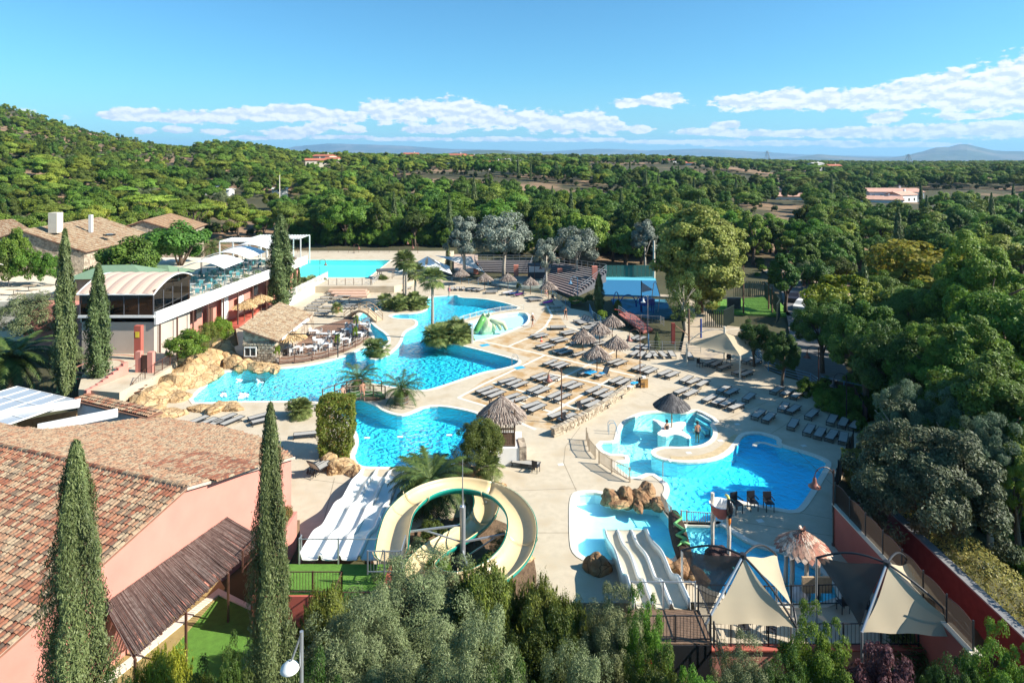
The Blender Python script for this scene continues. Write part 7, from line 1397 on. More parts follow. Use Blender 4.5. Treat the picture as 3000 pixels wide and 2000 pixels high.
t = thing('stone_kerb_bed', 'rounded stone bed with the corner palms beside the lap pool gate', 'planter', W(1110, 848)); MB().lathe((0, 0, 0), [(2.4, 0), (2.3, .5), (1.9, .52), (1.8, .3), (.01, .3)], 16, 1, .6).build('kerb', M_stw, t)
t = thing('grass_canopy', 'dark brush canopy over the lap pool gate', 'canopy', W(1130, 832)); MB().box((0, 0, 2.5), (3.2, 2, .25), .3).build('roof', M_dstraw, t)
for x, y in ((-1.3, -.8), (1.3, -.8), (1.3, .8), (-1.3, .8)): MB().bar((x, y, 0), (x, y, 2.4), .09).build('post', M_wood, t)
def ladder(lb, px, py, ang, m=M_galv):
 t = thing('pool_ladder', lb, 'ladder', W(px, py), R(ang))
 for y in (-.25, .25): MB().tube([(-.35, y, 0), (-.35, y, .75), (-.2, y, .92), (.1, y, .92), (.3, y, .6), (.4, y, -.6)], .022, 6).build('handrail', m, t)
 MB().box((.38, 0, -.2), (.08, .5, .04)).box((.4, 0, -.5), (.08, .5, .04)).build('rungs', m, t)
ladder('steel ladder rails at the corner of the lagoon by the blue mat', 1508, 1064, 190); ladder('pale curved ladder rail at the leisure pool slope', 1795, 1268, 0, M_bluer); ladder('lap pool ladder rail at the corner by the stair', 1078, 812, 170)
t = thing('shower_column', 'grey bent shower pipe on the rounded peninsula tip', 'shower', W(1942, 1412)); MB().tube([(0, 0, 0), (0, 0, 1.35), (.12, 0, 1.5), (.4, 0, 1.52), (.55, 0, 1.4)], .035, 8).lathe((0, 0, 0), [(.22, 0), (.2, .05), (.01, .06)], 12).build('pipe', M_galv, t)
BX = smooth_loop([W(a, b_).xy for a, b_ in [(1908, 1228), (1919, 1225), (1951, 1238), (1970, 1237), (1992, 1232), (2013, 1235), (2001, 1251), (2002, 1262), (2026, 1276), (2018, 1286), (1995, 1273), (1967, 1270), (1946, 1279), (1921, 1269), (1940, 1256), (1934, 1243)]], 1)
b = MB(); b.prism(BX, -1.2, -.03); b.build('whirlpool_bench', M_white, kind='structure')
for i in range(4): q = [W(2046+5*i-i*9, 1206+2*i+i*4), W(2100-i*14, 1236+i*3)]; b = MB(); b.bar(q[0]+Vector((0, 0, -.25-.25*i)), q[1]+Vector((0, 0, -.25-.25*i)), .4, .3); b.build('pool_step', M_white, kind='structure')
strip('water_arm_kerb', [W(a, b_) for a, b_ in [(2210, 1309), (2212, 1302), (2222, 1297), (2240, 1298), (2262, 1305), (2290, 1311)]], .36, M_cop, .04)
strip('spillway', [W(a, b_) for a, b_ in [(1965, 1343), (2000, 1345), (2060, 1340), (2100, 1328), (2130, 1308), (2150, 1288), (2165, 1276)]], .8, mat('wet_ochre_channel', (.50, .38, .22), var=.2), .02)
for (a, b_) in [(1800, 1345), (1830, 1385), (1765, 1308)]: pass
M_foam = mat('water_foam', (.85, .92, .95), rough=.6)
for i, (a, b_, s) in enumerate([(698, 1114, .55), (760, 1118, .55), (655, 1158, .5), (715, 1157, .75)]):
 o = link('water_jet', rock_mesh('water_jet', M_foam, i+3, s*.55, s*.4, .22, 3, 1.6), loc=W(a, b_)+Vector((0, 0, -.10))); o['kind'] = 'stuff'
for a, b_, s in [(1075, 1280, .2), (1172, 1277, .2), (1316, 1272, .22)]: o = MB().box((0, 0, 0), (.45, .22, .06)).build('pool_float', M_white); o.location = W(a, b_)+Vector((0, 0, -.06)); o['label'] = {1075: 'small white float nearest the block hedge', 1172: 'small white float in the middle of the lower pool', 1316: 'small white float nearest the juniper'}[a]; o['category'] = 'float'
t = thing('frog_slide', 'light green frog-shaped toddler slide standing in the wading pool', 'pool toy', W(1425, 968)); Mg = mat('lime_fibreglass', (.46, .54, .33), rough=.35); Md = mat('leaf_green_fibreglass', (.10, .30, .08), rough=.35)
link('body', rock_mesh('body', Mg, 4, 1.3, 1.0, 1.9, 4, .12), t, loc=(.1, .3, .2)); MB().tube([(-.3, 0, 1.7), (-.7, -.3, 1.2), (-1.1, -.7, .5), (-1.35, -1.0, .1)], [.35, .42, .4, .35], 10).build('slide_tongue', Md, t, smooth=True)
for s in (.8, 1.5, 2.2): MB().tube([(0, .2, 1.2), (s, .1, .9), (s+.4, -.2, .1)], [.45, .35, .25], 9).build('leg', Mg, t, smooth=True)
for x in (-.35, .4): link('eye', rock_mesh('eye', Mg, 2, .25, .25, .3, 3, .05), t, loc=(x, .1, 2.0))
t = thing('shower_post', 'white shower post between the fan palm clump and the wading pool', 'shower', W(1384, 1005)); MB().bar((0, 0, 0), (0, 0, 2.3), .28, .2).build('post', M_white, t); MB().bar((-.5, 0, 2.25), (.1, 0, 2.3), .1).build('arm', M_bluer, t)
t = thing('traffic_cone', 'small red and white cone beside the loungers near the wading pool', 'cone', W(1586, 1000)); MB().lathe((0, 0, 0), [(.22, 0), (.2, .04), (.13, .05), (.03, .55), (.01, .56)], 12).build('cone', mat('cone_red', (.6, .08, .04)), t); MB().lathe((0, 0, 0), [(.10, .22), (.075, .34)], 12).build('stripe', M_white, t)
t = thing('waste_bin', 'small honey-coloured wooden cabinet with a white box on top by the lamp', 'cabinet', W(1886, 1133)); MB().box((0, 0, .42), (.7, .55, .84), .1).build('body', mat('honey_wood', (.48, .26, .08), var=.2, scale=5), t); MB().box((0, .0, .86), (.76, .6, .04), .1).build('lid', M_wood2, t); MB().box((0, 0, .97), (.35, .3, .18), .2).build('box', M_white, t)
M_ter = mat('terracotta', (.42, .19, .11), rough=.8, var=.15)
def pot(lb, px, py, s=1, z=0): t = thing('terracotta_pot', lb, 'pot', W(px, py, z), 0, None, s); MB().lathe((0, 0, 0), [(.30, 0), (.36, .5), (.40, .8), (.44, .82), (.44, .9), (.38, .9), (.34, .7), (.01, .68)], 16).build('pot', M_ter, t); return t
pot('terracotta planter pot beside the brown screen fence', 2425, 1168); pot('terracotta pot with a spiky agave beside the sideways loungers', 988, 915, .9); clump('agave', 'pale spiky agave standing in the terracotta pot by the sideways loungers', 988, 913, 4, 2, hs=.8, seed=12, z=.75); pot('brown pot at the foot of the lap pool gate steps', 1126, 845, .9)
for i, (a, b_) in enumerate([(2160, 1242), (2110, 1290), (2018, 1326), (2355, 1305), (1643, 1360), (2227, 1525)]): o = MB().box((0, 0, .006), (.42, .32, .012), .2).build('drain_cover', mat('cover_white', (.66, .64, .58))); o.location = W(a, b_); o['kind'] = 'structure'
# ------------------------------------------------------------------ shade sails
M_sail = netmat('sail_cream', (.52, .44, .31), .985); M_net = netmat('shade_net_grey', (.085, .078, .07), .90)
def sail(parent, name, A, B, C_, m, sag=.12, n=10, pull=.10):
 """triangular cloth with hollow edges between three corners"""
 A, B, C_ = Vector(A), Vector(B), Vector(C_); b = MB(); idx = {}; cen = (A+B+C_)/3
 for i in range(n+1):
  for j in range(n+1-i):
   u, v = i/n, j/n; w = 1-u-v; p = A*w+B*u+C_*v; e = (27*u*v*w); edge = max(4*u*w*(1-v)**4, 4*v*w*(1-u)**4, 4*u*v*(1-w)**4); p = p.lerp(cen, pull*edge*.55); p.z -= sag*e; p += Vector((0, 0, .03*math.sin(9*u-7*v))); idx[(i, j)] = len(b.v); b.v.append(tuple(p))
 for i in range(n):
  for j in range(n-i):
   b.f.append((idx[(i, j)], idx[(i+1, j)], idx[(i, j+1)])); b.t.append(.5)
   if j < n-i-1: b.f.append((idx[(i+1, j)], idx[(i+1, j+1)], idx[(i, j+1)])); b.t.append(.5)
 return b.build(name, m, parent, smooth=True)
s_ = thing('shade_sail', 'large cream shade sail with a tall mast over shaded loungers', 'shade sail'); cz = 2.3
PL, PF, PR, PB_ = W(2012, 1070), W(2168, 1110), W(2236, 1070), W(2122, 1052); ap = Vector(((PL.x+PR.x)/2+.1, (PF.y+PB_.y)/2, 0)); yA = ap.y; apx = D(2123, 985, yA); apx = Vector((apx.x, apx.y, apx.z+.55))
for P in (PL, PF, PR, PB_): MB().tube([P, P+Vector((0, 0, cz+.1))], .10, 10).build('post', M_cream, s_)
K = [P+Vector((0, 0, cz)) for P in (PL, PF, PR, PB_)]
for i in range(4): sail(s_, 'cloth', apx+Vector((0, 0, -.15)), K[i], K[(i+1) % 4], M_sail, .18, 12, .07)
MB().tube([apx+Vector((0, 0, -1.6)), apx+Vector((0, 0, .5))], .13, 10).build('mast', M_cream, s_)
for k in (0, 2):
 e = K[k]; MB().tube([apx.lerp(e, t)+Vector((0, 0, .75*math.sin(math.pi*min(1, t*1.0))**.8)) for t in [i/10 for i in range(11)]], .045, 6).build('arch_rod', M_cream, s_)
rebase(s_, ap)
def tent(label, hub, arcs, tris, poles):
 t = thing('tensile_canopy', label, 'canopy'); 
 for a, b_, c, m in tris: sail(t, 'cloth', a, b_, c, m, .18, 12, .13)
 for a, c, h in arcs: a, c = Vector(a), Vector(c); MB().tube([a.lerp(c, i/12)+Vector((0, 0, h*math.sin(math.pi*i/12))) for i in range(13)], .05, 8).build('arch', M_blk, t)
 for a, c in poles: MB().tube([a, c], .055, 8).build('pole', M_galv, t)
 MB().lathe(hub, [(.01, .12), (.14, .1), (.16, -.1), (.05, -.14)], 12).build('hub', M_blk, t); return rebase(t, Vector((hub[0], hub[1], 0)))
def tentset(label, hubpx, L_, FL, FR, RT, R2, dk):
 hb = W(*hubpx, 4.0); a = W(*L_[:2], L_[2]); fl = W(*FL[:2], FL[2]); fr = W(*FR[:2], FR[2]); rt = W(*RT[:2], RT[2]); r2 = W(*R2[:2], R2[2]); dkp = W(*dk[:2], dk[2])
 tent(label, hb, [(hb, a, .35), (hb, rt, .5), (fr, r2, .3), (hb, fr, .25)], [(hb+Vector((.05, -.05, -.1)), fl, fr, M_sail), (hb+Vector((-.05, 0, -.05)), a, dkp, M_net), (hb+Vector((.12, .1, -.12)), rt, r2, M_sail)], [(hb, fl), (fl+Vector((0, 0, .05)), Vector((fl.x, fl.y, 0))), (a, Vector((a.x, a.y, 0))), (rt, Vector((rt.x, rt.y, 0))), (r2, Vector((r2.x, r2.y, 0))), (fr, Vector((fr.x, fr.y, 0)))])
tentset('cream tent canopy with a dark net wing, standing nearer the toucan fountain', (2177, 1627), (1998, 1612, 3.2), (2068, 1828, 2.0), (2335, 1838, 2.0), (2275, 1626, 3.0), (2318, 1770, 2.2), (2075, 1800, 1.7))
tentset('cream tent canopy with a dark net wing, standing nearer the long red wall', (2598, 1649), (2392, 1633, 3.2), (2525, 1852, 2.0), (2850, 1872, 1.9), (2665, 1650, 3.0), (2800, 1815, 2.2), (2520, 1835, 1.7))
# ------------------------------------------------------------------ walls, screens and hedge on the slope side
iw = thing('red_wall', 'dark red wall with a pale coping beside the tall lamp, its top carrying a screen fence', 'wall'); MB().box((18.85, 31.2, -.2), (.3, 11.2, 5.0)).build('wall', M_red, iw); MB().box((18.85, 31.2, 2.33), (.42, 11.3, .07)).build('coping', M_cream, iw); rebase(iw, (18.85, 31.2, 0))
M_scr = netmat('screen_mesh_dark', (.055, .04, .032), .93)
def screen(label, pts, h, m=M_scr, step=1.6, scallop=0.0):
 P = [Vector(p) for p in pts]; o = P[0].copy(); t = thing('screen_fence', label, 'fence', o)
 for a, c in zip(P, P[1:]):
  n = max(1, round((c-a).length/step))
  for i in range(n):
   p, q = a.lerp(c, i/n)-o, a.lerp(c, (i+1)/n)-o; b = MB(); k = 6; top = [p.lerp(q, j/k)+Vector((0, 0, h+scallop*math.sin(math.pi*j/k))) for j in range(k+1)]; b.v = [tuple(v) for v in [p, q]+top[::-1]]; b.f = [tuple(range(len(b.v)))]; b.t = [.5]; b.build('screen_panel', m, t); MB().bar(p, p+Vector((0, 0, h+.15)), .06).build('post', M_blk, t)
   if scallop: MB().tube(top, .02, 5, False).build('rail', M_brown, t)
 MB().bar(P[-1]-o, P[-1]-o+Vector((0, 0, h+.15)), .06).build('post', M_blk, t); return t
screen('dark scalloped screen fence on top of the inner red wall', [(18.85, 36.8, 2.37), (18.85, 25.8, 2.37)], 1.1, scallop=.14)
screen('dark screen fence along the deck edge under the holm oak', [W(2500, 1322), W(2456, 1416), W(2440, 1500), W(2446, 1595)], 1.5); screen('brown screen fence panels beyond the far loungers and clay pot', [W(2408, 1150), W(2500, 1168), W(2540, 1245)], 1.35, mat('brown_screen', (.07, .03, .02)))
M_mar = mat('maroon_render', (.11, .032, .030), rough=.9, var=.2, coords='W'); ow = thing('outer_wall', 'long maroon boundary wall running down the slope in shade', 'wall'); MB().box((22.6, 32.5, -.9), (.35, 17, 4.8)).build('wall', M_mar, ow); MB().box((22.6, 32.5, 1.53), (.5, 17, .08)).build('coping', mat('grey_coping', (.20, .20, .20)), ow); rebase(ow, (22.6, 32.5, -3))
t = hedge('golden_hedge', 'long golden-green clipped hedge along the outer side of the maroon wall', (24.0, 34.0, -1.1), 0, block_foliage('foliage', leafmat('golden_hedge_leaf', (.22, .22, .05), (.40, .34, .10), objvar=.05, hue=.01), 1.7, 21, 3.3, 30000, .075, 62))
tw = thing('terrace_front_wall', 'salmon red retaining wall below the tent terrace behind the near shrubs', 'wall'); MB().box((13.5, 28.85, -1.35), (11.0, .25, 2.9)).build('wall', M_pink, tw); MB().box((13.5, 28.85, .13), (11.1, .4, .07)).build('coping', M_red, tw); rebase(tw, (13.5, 28.85, -2.6))
railing('terrace_railing', 'dark railing along the front edge of the tent terrace', [(8.3, 28.9, .15), (18.6, 28.9, .15)], m=M_blk, gap=.18); railing('terrace_railing', 'black twisted-bar railing between the toddler pool and the tents', [W(2010, 1772), W(2240, 1778), W(2475, 1772)], m=M_blk, gap=.16)
for i, (a, b_, z) in enumerate([(2180, 1860, 0), (2260, 1868, 0), (2640, 1862, 0), (2470, 1790, 0), (2530, 1800, 0)]): dup(ch0, W(a, b_), i*1.1, 1.0, label=['dark armchair under the tent nearer the toucan, beside the railing', 'second dark armchair under the tent nearer the toucan', 'dark armchair under the tent nearer the red wall', 'dark armchair at the end of the twisted-bar railing', 'pale armchair behind the dark net wing'][i])
def pipe_rail(lb, pts, h=1.0, n=4, m=M_bluer): return railing('blue_railing', lb, pts, h, m, post=2.0, balus=False, rails=tuple(h*(k+1)/n for k in range(n)), pr=.03)
pipe_rail('blue pipe railing along the service road behind the shade sail', [W(a, b_) for a, b_ in [(2205, 1030), (2251, 1088), (2300, 1105), (2375, 1126), (2408, 1150)]], 1.1); pipe_rail('blue pipe railing continuing above the brown screen', [W(2408, 1148), W(2540, 1180)], 1.5, 2); pipe_rail('blue-grey railing at the foot of the tribune behind the curved row', [W(a, b_) for a, b_ in [(1300, 824), (1373, 832), (1459, 844), (1523, 854), (1619, 867), (1670, 904)]], .9, 3)
pipe_rail('blue curved railing of the ramp beside the yellow shrub', [W(a, b_) for a, b_ in [(1727, 913), (1735, 935), (1760, 952), (1790, 960)]], 1.1); railing('metal_gate_railing', 'grey metal gate railing before the play yard and small conifer', [W(1903, 1030), W(2053, 1034)], 1.2, M_galv, .2, rails=(1.2, .9, .6, .3), balus=False); MB().box((0, 0, .9), (.14, .14, 1.8)).build('gate_post', M_bluer, railing('dark_gate', 'tall dark gate with blue posts beside the foot of the red ramp', [W(1900, 1024), W(1896, 985)], 1.7, M_blk, .12))
rp_ = thing('red_ramp', 'red ramp with railings descending beside the parasols', 'ramp', W(1850, 965)); b = MB(); a, c = W(1812, 940)-rp_.location, W(1885, 975)-rp_.location; b.slab([a+Vector((0, 0, 1.0)), a+Vector((1.8, 1.6, 1.0)), c+Vector((1.6, 1.4, .1)), c+Vector((0, 0, .1))], .2); b.build('ramp_surface', mat('faded_red_floor', (.30, .10, .08), var=.15), rp_)
b = MB(); b.tube([a+Vector((-.6, 0, 1.6)), a+Vector((0, 0, 1.5)), a.lerp(c, .3)+Vector((0, 0, 1.2))], .08, 8); b.build('curved_wall', mat('dull_red_paint', (.32, .07, .055)), rp_); b = MB()
for z in (.4, .8, 1.1): b.bar(a+Vector((0, 0, 1+z)), c+Vector((0, 0, .1+z)), .05)
for k in range(5): q = a.lerp(c, k/4)+Vector((0, 0, 1-.9*k/4)); b.bar(q, q+Vector((0, 0, 1.1)), .05)
b.build('railing', M_galv, rp_)
slatfence('grey_fence', 'grey slatted fence on a white kerb below the splash playground', [W(1848, 946), W(1880, 946), W(1935, 950), W(1945, 955)], mat('grey_slats', (.34, .31, .27)), 1.1, 2.0, .2)
# ------------------------------------------------------------------ toucan fountain, palapa
tf = thing('toucan_fountain', 'tall toucan perched on a red tipping bowl held by two wooden poles', 'pool toy', W(2112, 1634), 0, None, .82); M_pole = mat('bleached_log', (.58, .50, .42), rough=.8, var=.15, bump=.3)
z1 = 2.75; MB().tube([(-.35, .7, 0), (-.35, .7, 4.1)], .13, 8).build('pole', M_pole, tf); MB().tube([(.45, -.2, 0), (.5, -.2, 1.6), (.42, -.2, 3.3)], .14, 8).build('pole', M_pole, tf)
MB().lathe((.1, .3, z1-.1), [(.05, -.15), (.35, .0), (.62, .35), (.74, .8), (.78, .95)], 20, 1, 1).build('bowl', mat('coconut_shell', (.30, .09, .07), var=.2), tf, smooth=True); MB().lathe((.1, .3, z1-.1), [(.79, .95), (.72, .97), (.60, .45), (.3, .2), (.01, .15)], 20).build('bowl_lining', M_white, tf, smooth=True)
bk = mat('glossy_black', (.012, .012, .014), rough=.25); MB().tube([(.42, -.35, z1+1.5), (.45, -.42, z1+1.15), (.45, -.45, z1+.75), (.45, -.42, z1+.4), (.45, -.40, z1+.15)], [.10, .2, .24, .18, .06], 12).build('bird_body', bk, tf, smooth=True)
MB().tube([(.42, -.35, z1+1.45), (.38, -.22, z1+1.62), (.33, -.05, z1+1.62), (.30, .1, z1+1.5)], [.11, .10, .07, .02], 10).build('beak', mat('beak_yellow', (.62, .55, .15)), tf, smooth=True); MB().tube([(.45, -.42, z1+.25), (.45, -.44, z1-.05), (.45, -.42, z1-.3)], [.10, .09, .03], 8).build('tail', mat('tail_orange', (.75, .20, .02)), tf, smooth=True)
pa = thing('palapa_fountain', 'round play hut with a scaly reddish roof on carved posts in the toddler pool', 'pool toy', W(2352, 1712)); b = MB(); r = random.Random(4)
for k in range(9):
 t_ = k/8; rr = 1.25*(1-t_*.93); z = .75*t_**.85; cnt = max(5, int(26*(1-t_*.8)))
 for i in range(cnt): a = (i+.5*(k % 2))*2*math.pi/cnt; c, s = math.cos(a), math.sin(a); w = math.pi*rr/cnt*1.15; b.tv = r.random(); b.add([(c*(rr-.3)-s*w, s*(rr-.3)+c*w, z+.26), (c*(rr-.3)+s*w, s*(rr-.3)-c*w, z+.26), (c*(rr+.08)+s*w*.8, s*(rr+.08)-c*w*.8, z-.02), (c*(rr+.2), s*(rr+.2), z-.1), (c*(rr+.08)-s*w*.8, s*(rr+.08)+c*w*.8, z-.02)], [(0, 1, 2, 3, 4)])
o = b.build('scale_roof', attrmat('painted_shingle', [(0, (.30, .10, .07)), (.5, (.45, .26, .18)), (1, (.62, .52, .42))]), pa); o.location = (0, 0, 2.0); MB().lathe((0, 0, 2.0), [(1.22, 0), (.7, .45), (.02, .85)], 16).build('roof_core', M_rockd, pa)
for i in range(7): a = i*math.pi*2/7; MB().tube([(math.cos(a)*.85, math.sin(a)*.85, -.3), (math.cos(a)*.8, math.sin(a)*.8, 1), (math.cos(a)*.85, math.sin(a)*.85, 2.15)], [.14, .1, .12], 7).build('post', M_pole, pa)
MB().box((.2, -1.1, .75), (1.5, .12, .8)).build('panel', M_wood2, pa); link('seat', rock_mesh('seat', mat('shell_white', (.6, .56, .55)), 3, .6, .5, .5, 3, .15), pa, loc=(-.5, -.8, 0))
# ------------------------------------------------------------------ stair gate and wall beside the rock bank
gt = thing('stair_gate', 'pink stepped gate wall with a dark metal stair down to the deck', 'gate'); pa_, pb_, pc_ = W(262, 1178), W(378, 1135, .8), W(412, 1110, 1.6)
b = MB()
q0, q1 = W(250, 1200, 0), W(372, 1120, 0.8); n_ = 8
for i in range(n_): a, c = q0.lerp(q1, i/n_), q0.lerp(q1, (i+1)/n_); ht = 1.2+1.3*(i/n_)**1.6; b.bar((a.x, a.y, (ht+.2)/2), (c.x, c.y, (ht+.2)/2), .3, ht+.9)
b.build('wall', M_pink, gt)
for a, c in ((408, 1100), (443, 1102)): p = W(a, c, 1.2); MB().box((p.x, p.y, 2.0), (.5, .5, 3.2)).build('pillar', M_pink, gt)
p = W(425, 1102, 1.2); MB().box((p.x, p.y+.1, 2.3), (.9, .05, 1.9)).build('gate_leaf', M_brown, gt); a0_, a1_ = W(425, 1112, 1.5), W(345, 1200, 0)
for i in range(10): q = a0_.lerp(a1_, i/9); MB().box((q.x, q.y, 1.5-1.45*i/9), (1.3, .34, .05), .7).build('step', M_brown, gt)
rebase(gt, q0); railing('stair_handrail', 'brown handrail of the metal stair below the pink gate', [a0_, W(350, 1196, 0)], 1.0, M_brown, .3); railing('plaza_railing', 'dark railing at the plaza edge next to the oleanders', [W(452, 1098, 1.6), W(520, 1058, 1.6), W(540, 1030, 1.6)], 1.1, M_brown)
railing('green_fence', 'thin green wire fence round the cypress garden', [W(100, 1165, .3), W(180, 1150, .4), W(265, 1140, .5), W(330, 1112, .8)], 1.3, mat('green_wire', (.03, .12, .07)), .3)
# ------------------------------------------------------------------ tribune
M_bench = mat('grey_bench_board', (.33, .30, .30), rough=.8, var=.12); M_bench2 = mat('rose_bench_board', (.30, .235, .225), rough=.8, var=.12)
def tribune(lb, LA, LB, RA, RB, n, z0, z1, low):
 t = thing('tribune', lb, 'tribune'); mid = None; A0 = W(*LA, z0); A1 = W(*LB, z1); B0 = W(*RA, z0); B1 = W(*RB, z1)
 for i in range(n):
  f = i/(n-1); a, c = A0.lerp(A1, f), B0.lerp(B1, f); bow = Vector((0, 1, 0))*.0; MB().bar(a, c, .34, .07).build('bench', M_bench2 if f < low else M_bench, t)
  MB().bar(a+Vector((0, -.1, -.3)), c+Vector((0, -.1, -.3)), .1, .4).build('riser', mat('dark_steel', (.10, .10, .11)), t)  # dark grey steel under each bench, same as the understructure
 b = MB(); b.add([A0+Vector((0, 0, -.3)), B0+Vector((0, 0, -.3)), B1+Vector((0, .5, -.3)), A1+Vector((0, .5, -.3)), Vector((A1.x, A1.y+.5, -.5)), Vector((B1.x, B1.y+.5, -.5)), Vector((A0.x, A0.y, -.5)), Vector((B0.x, B0.y, -.5))], [(0, 1, 2, 3), (3, 2, 5, 4), (1, 7, 5, 2), (0, 3, 4, 6), (0, 6, 7, 1)]); b.build('understructure', mat('dark_steel', (.10, .10, .11)), t)
 for a, c in ((A0, A1), (B0, B1)):
  b = MB()
  for z in (.5, .95): b.bar(a+Vector((0, 0, z)), c+Vector((0, 0, z)), .05)
  for k in range(7): q = a.lerp(c, k/6); b.bar(q, q+Vector((0, 0, 1)), .05)
  b.build('side_railing', M_galv, t)
 b = MB()
 for z in (.5, 1.0): b.bar(A1+Vector((0, .6, z)), B1+Vector((0, .6, z)), .05)
 for k in range(10): q = A1.lerp(B1, k/9)+Vector((0, .6, 0)); b.bar(q, q+Vector((0, 0, 1)), .05)
 b.build('top_railing', M_galv, t); return rebase(t, (A0.x, A0.y, 0))
tribune('large open-air tribune with grey and rose benches facing the round stage', (1592, 832), (1622, 768), (1680, 866), (1777, 792), 14, .2, 2.2, .42)
tribune('shorter tribune block of weathered grey benches beside the picnic tables', (1398, 793), (1390, 763), (1548, 797), (1560, 764), 7, .1, 1.7, 0)
t = thing('stage', 'round grey-green stage floor in front of the tribune', 'stage', W(1530, 826)); MB().lathe((0, 0, 0), [(5.6, -.3), (5.6, .15), (.01, .16)], 30, 1, .9).build('floor', mat('stage_floor', (.22, .25, .22)), t)
t = thing('control_booth', 'small dark booth with a pale panel between the two tribune blocks', 'booth', W(1572, 815)); MB().box((0, 0, 1.2), (3.2, 2.5, 2.9)).build('body', mat('charcoal_panel', (.06, .06, .07)), t); MB().box((0, -1.27, 1.9), (2.9, .05, 1.1)).build('panel', mat('pale_grey_panel', (.52, .50, .52)), t)
for a, b_, lb in [(1394, 800, 'red pillar at the end of the shorter tribune block'), (1742, 835, 'tall red pillar at the corner of the large tribune'), (1512, 806, 'small red block at the foot of the shorter tribune'), (1640, 816, 'small red block on the large tribune benches')]: p = W(a, b_, .2); t = thing('red_pillar', lb, 'pillar', p); MB().box((0, 0, .9 if 'tall' not in lb else 1.6), (.9, .9, 2.0 if 'tall' not in lb else 3.4)).build('pillar', mat('salmon_pillar', (.55, .20, .14)), t)
t = thing('tent_roof', 'low white stretched tent roof beside the fan palms', 'canopy', W(1250, 820)); P = [Vector(q) for q in ((-5, -2, 1.8), (0, -1, 2.6), (5, -3, 1.6), (4, 3, 2.0), (-3, 4, 2.2), (0, 1, 4.2))]
for i in range(5): sail(t, 'cloth', P[5], P[i], P[(i+1) % 5], M_wht, .2, 5, .3)
t = thing('tent_roof', 'white stretched sail roof reaching to the red pillar of the tribune', 'canopy', W(1345, 808)); sail(t, 'cloth', (-5, 2, 3.6), (5, -1, .8), (2.2, 2, 3.4), M_wht, .3, 6, .3); sail(t, 'cloth', (2.2, 2, 3.4), (5, -1, .8), (4, 3, 1.2), M_wht, .3, 6, .2)
for i in range(4): dup(t0, W(1345+i*18, 770+i*6), i*.4, .9, label=['dark picnic table under the first silver eucalyptus', 'green picnic table beneath the eucalyptus trees', 'red-topped picnic table beside the eucalyptus trunk', 'picnic table nearest the tribune railing'][i], group='picnic tables under the trees')
# ------------------------------------------------------------------ courts and playground
t = thing('green_screen_fence', 'green board fence behind the blue court', 'fence', W(1770, 812)); c = W(1915, 812)-t.location; 
for i in range(12): q = c*((i+.5)/12); MB().box((q.x, q.y, 1.1), (c.length/12-.05, .08, 2.3)).build('panel', mat('teal_boards', (.035, .12, .10), var=.2), t)
railing('court_fence', 'dark slatted enclosure of the green ball court nearest the shade sail', [W(2060, 958), W(2120, 962), W(2150, 945)], 2.4, mat('dark_green_slats', (.03, .05, .04)), .25, 2.5, br=.05); railing('court_fence', 'dark slatted enclosure behind the green ball court', [W(2150, 870), W(2240, 872), W(2285, 930), W(2275, 948)], 2.6, mat('dark_green_slats', (.03, .05, .04)), .3, 3, br=.06)
for a, b_, t_ in [(2178, 918, 778), (2252, 905, 808), (2262, 915, 838)]: p = W(a, b_); hh = H-(t_-HY)*p.y/F; t = thing('wooden_mast', {2178: 'tall thin wooden mast beside the goal frame', 2252: 'wooden mast at the dark court corner, taller of the pair', 2262: 'wooden mast at the dark court corner, shorter of the pair'}[a], 'pole', p); MB().tube([(0, 0, 0), (0, 0, hh)], [.13, .08], 7).build('pole', M_wood, t)
t = thing('goal_frame', 'small dark goal board on the green ball court', 'goal', W(2150, 905)); MB().box((0, 0, .9), (2.0, .3, 1.6)).build('board', M_alu, t); MB().box((0, -.2, .9), (1.5, .1, 1.1)).build('inset', mat('charcoal_panel', (.06, .06, .07)), t)
M_pb = mat('deep_blue_plastic', (.01, .05, .25), rough=.35)
for i, (a, b_, r0, lb) in enumerate([(1840, 900, 1.3, 'blue spray arch at the near edge of the splash playground'), (1805, 892, 1.1, 'blue spray arch farthest to the stair side'), (1880, 905, 1.5, 'blue spray arch beside the ship frame')]):
 t = thing('spray_arch', lb, 'play equipment', W(a, b_)); MB().tube([(r0*math.cos(x), 0, 1.9*math.sin(x)) for x in [math.pi*k/12 for k in range(13)]], .07, 7).build('arch', M_pb, t); t.rotation_euler = (0, 0, i)
t = thing('play_ship', 'dark blue climbing ship with a tipping bucket in the splash playground', 'play equipment', W(1895, 915)); MB().box((0, 0, 1.6), (1.8, 1.4, .9), .4).build('deck', M_pb, t); MB().tube([(-.8, 0, 0), (-.8, 0, 4.6)], .07, 6).build('mast', M_blk, t); sail(t, 'flag', (-.8, 0, 4.5), (-.7, 0, 2.9), (1.0, .2, 3.2), mat('grey_flag', (.35, .36, .40)), .1, 5, .1)
MB().tube([(1.6, 0, 0), (1.9, 0, 2.5), (1.4, 0, 4.2), (1.2, 0, 4.5), (1.0, 0, 4.2), (.7, 0, 2.0)], .06, 6).build('hoop', M_galv, t)
for x in (-.8, .8):
 for y in (-.6, .6): MB().bar((x, y, 0), (x, y, 1.6), .1).build('leg', M_pb, t)
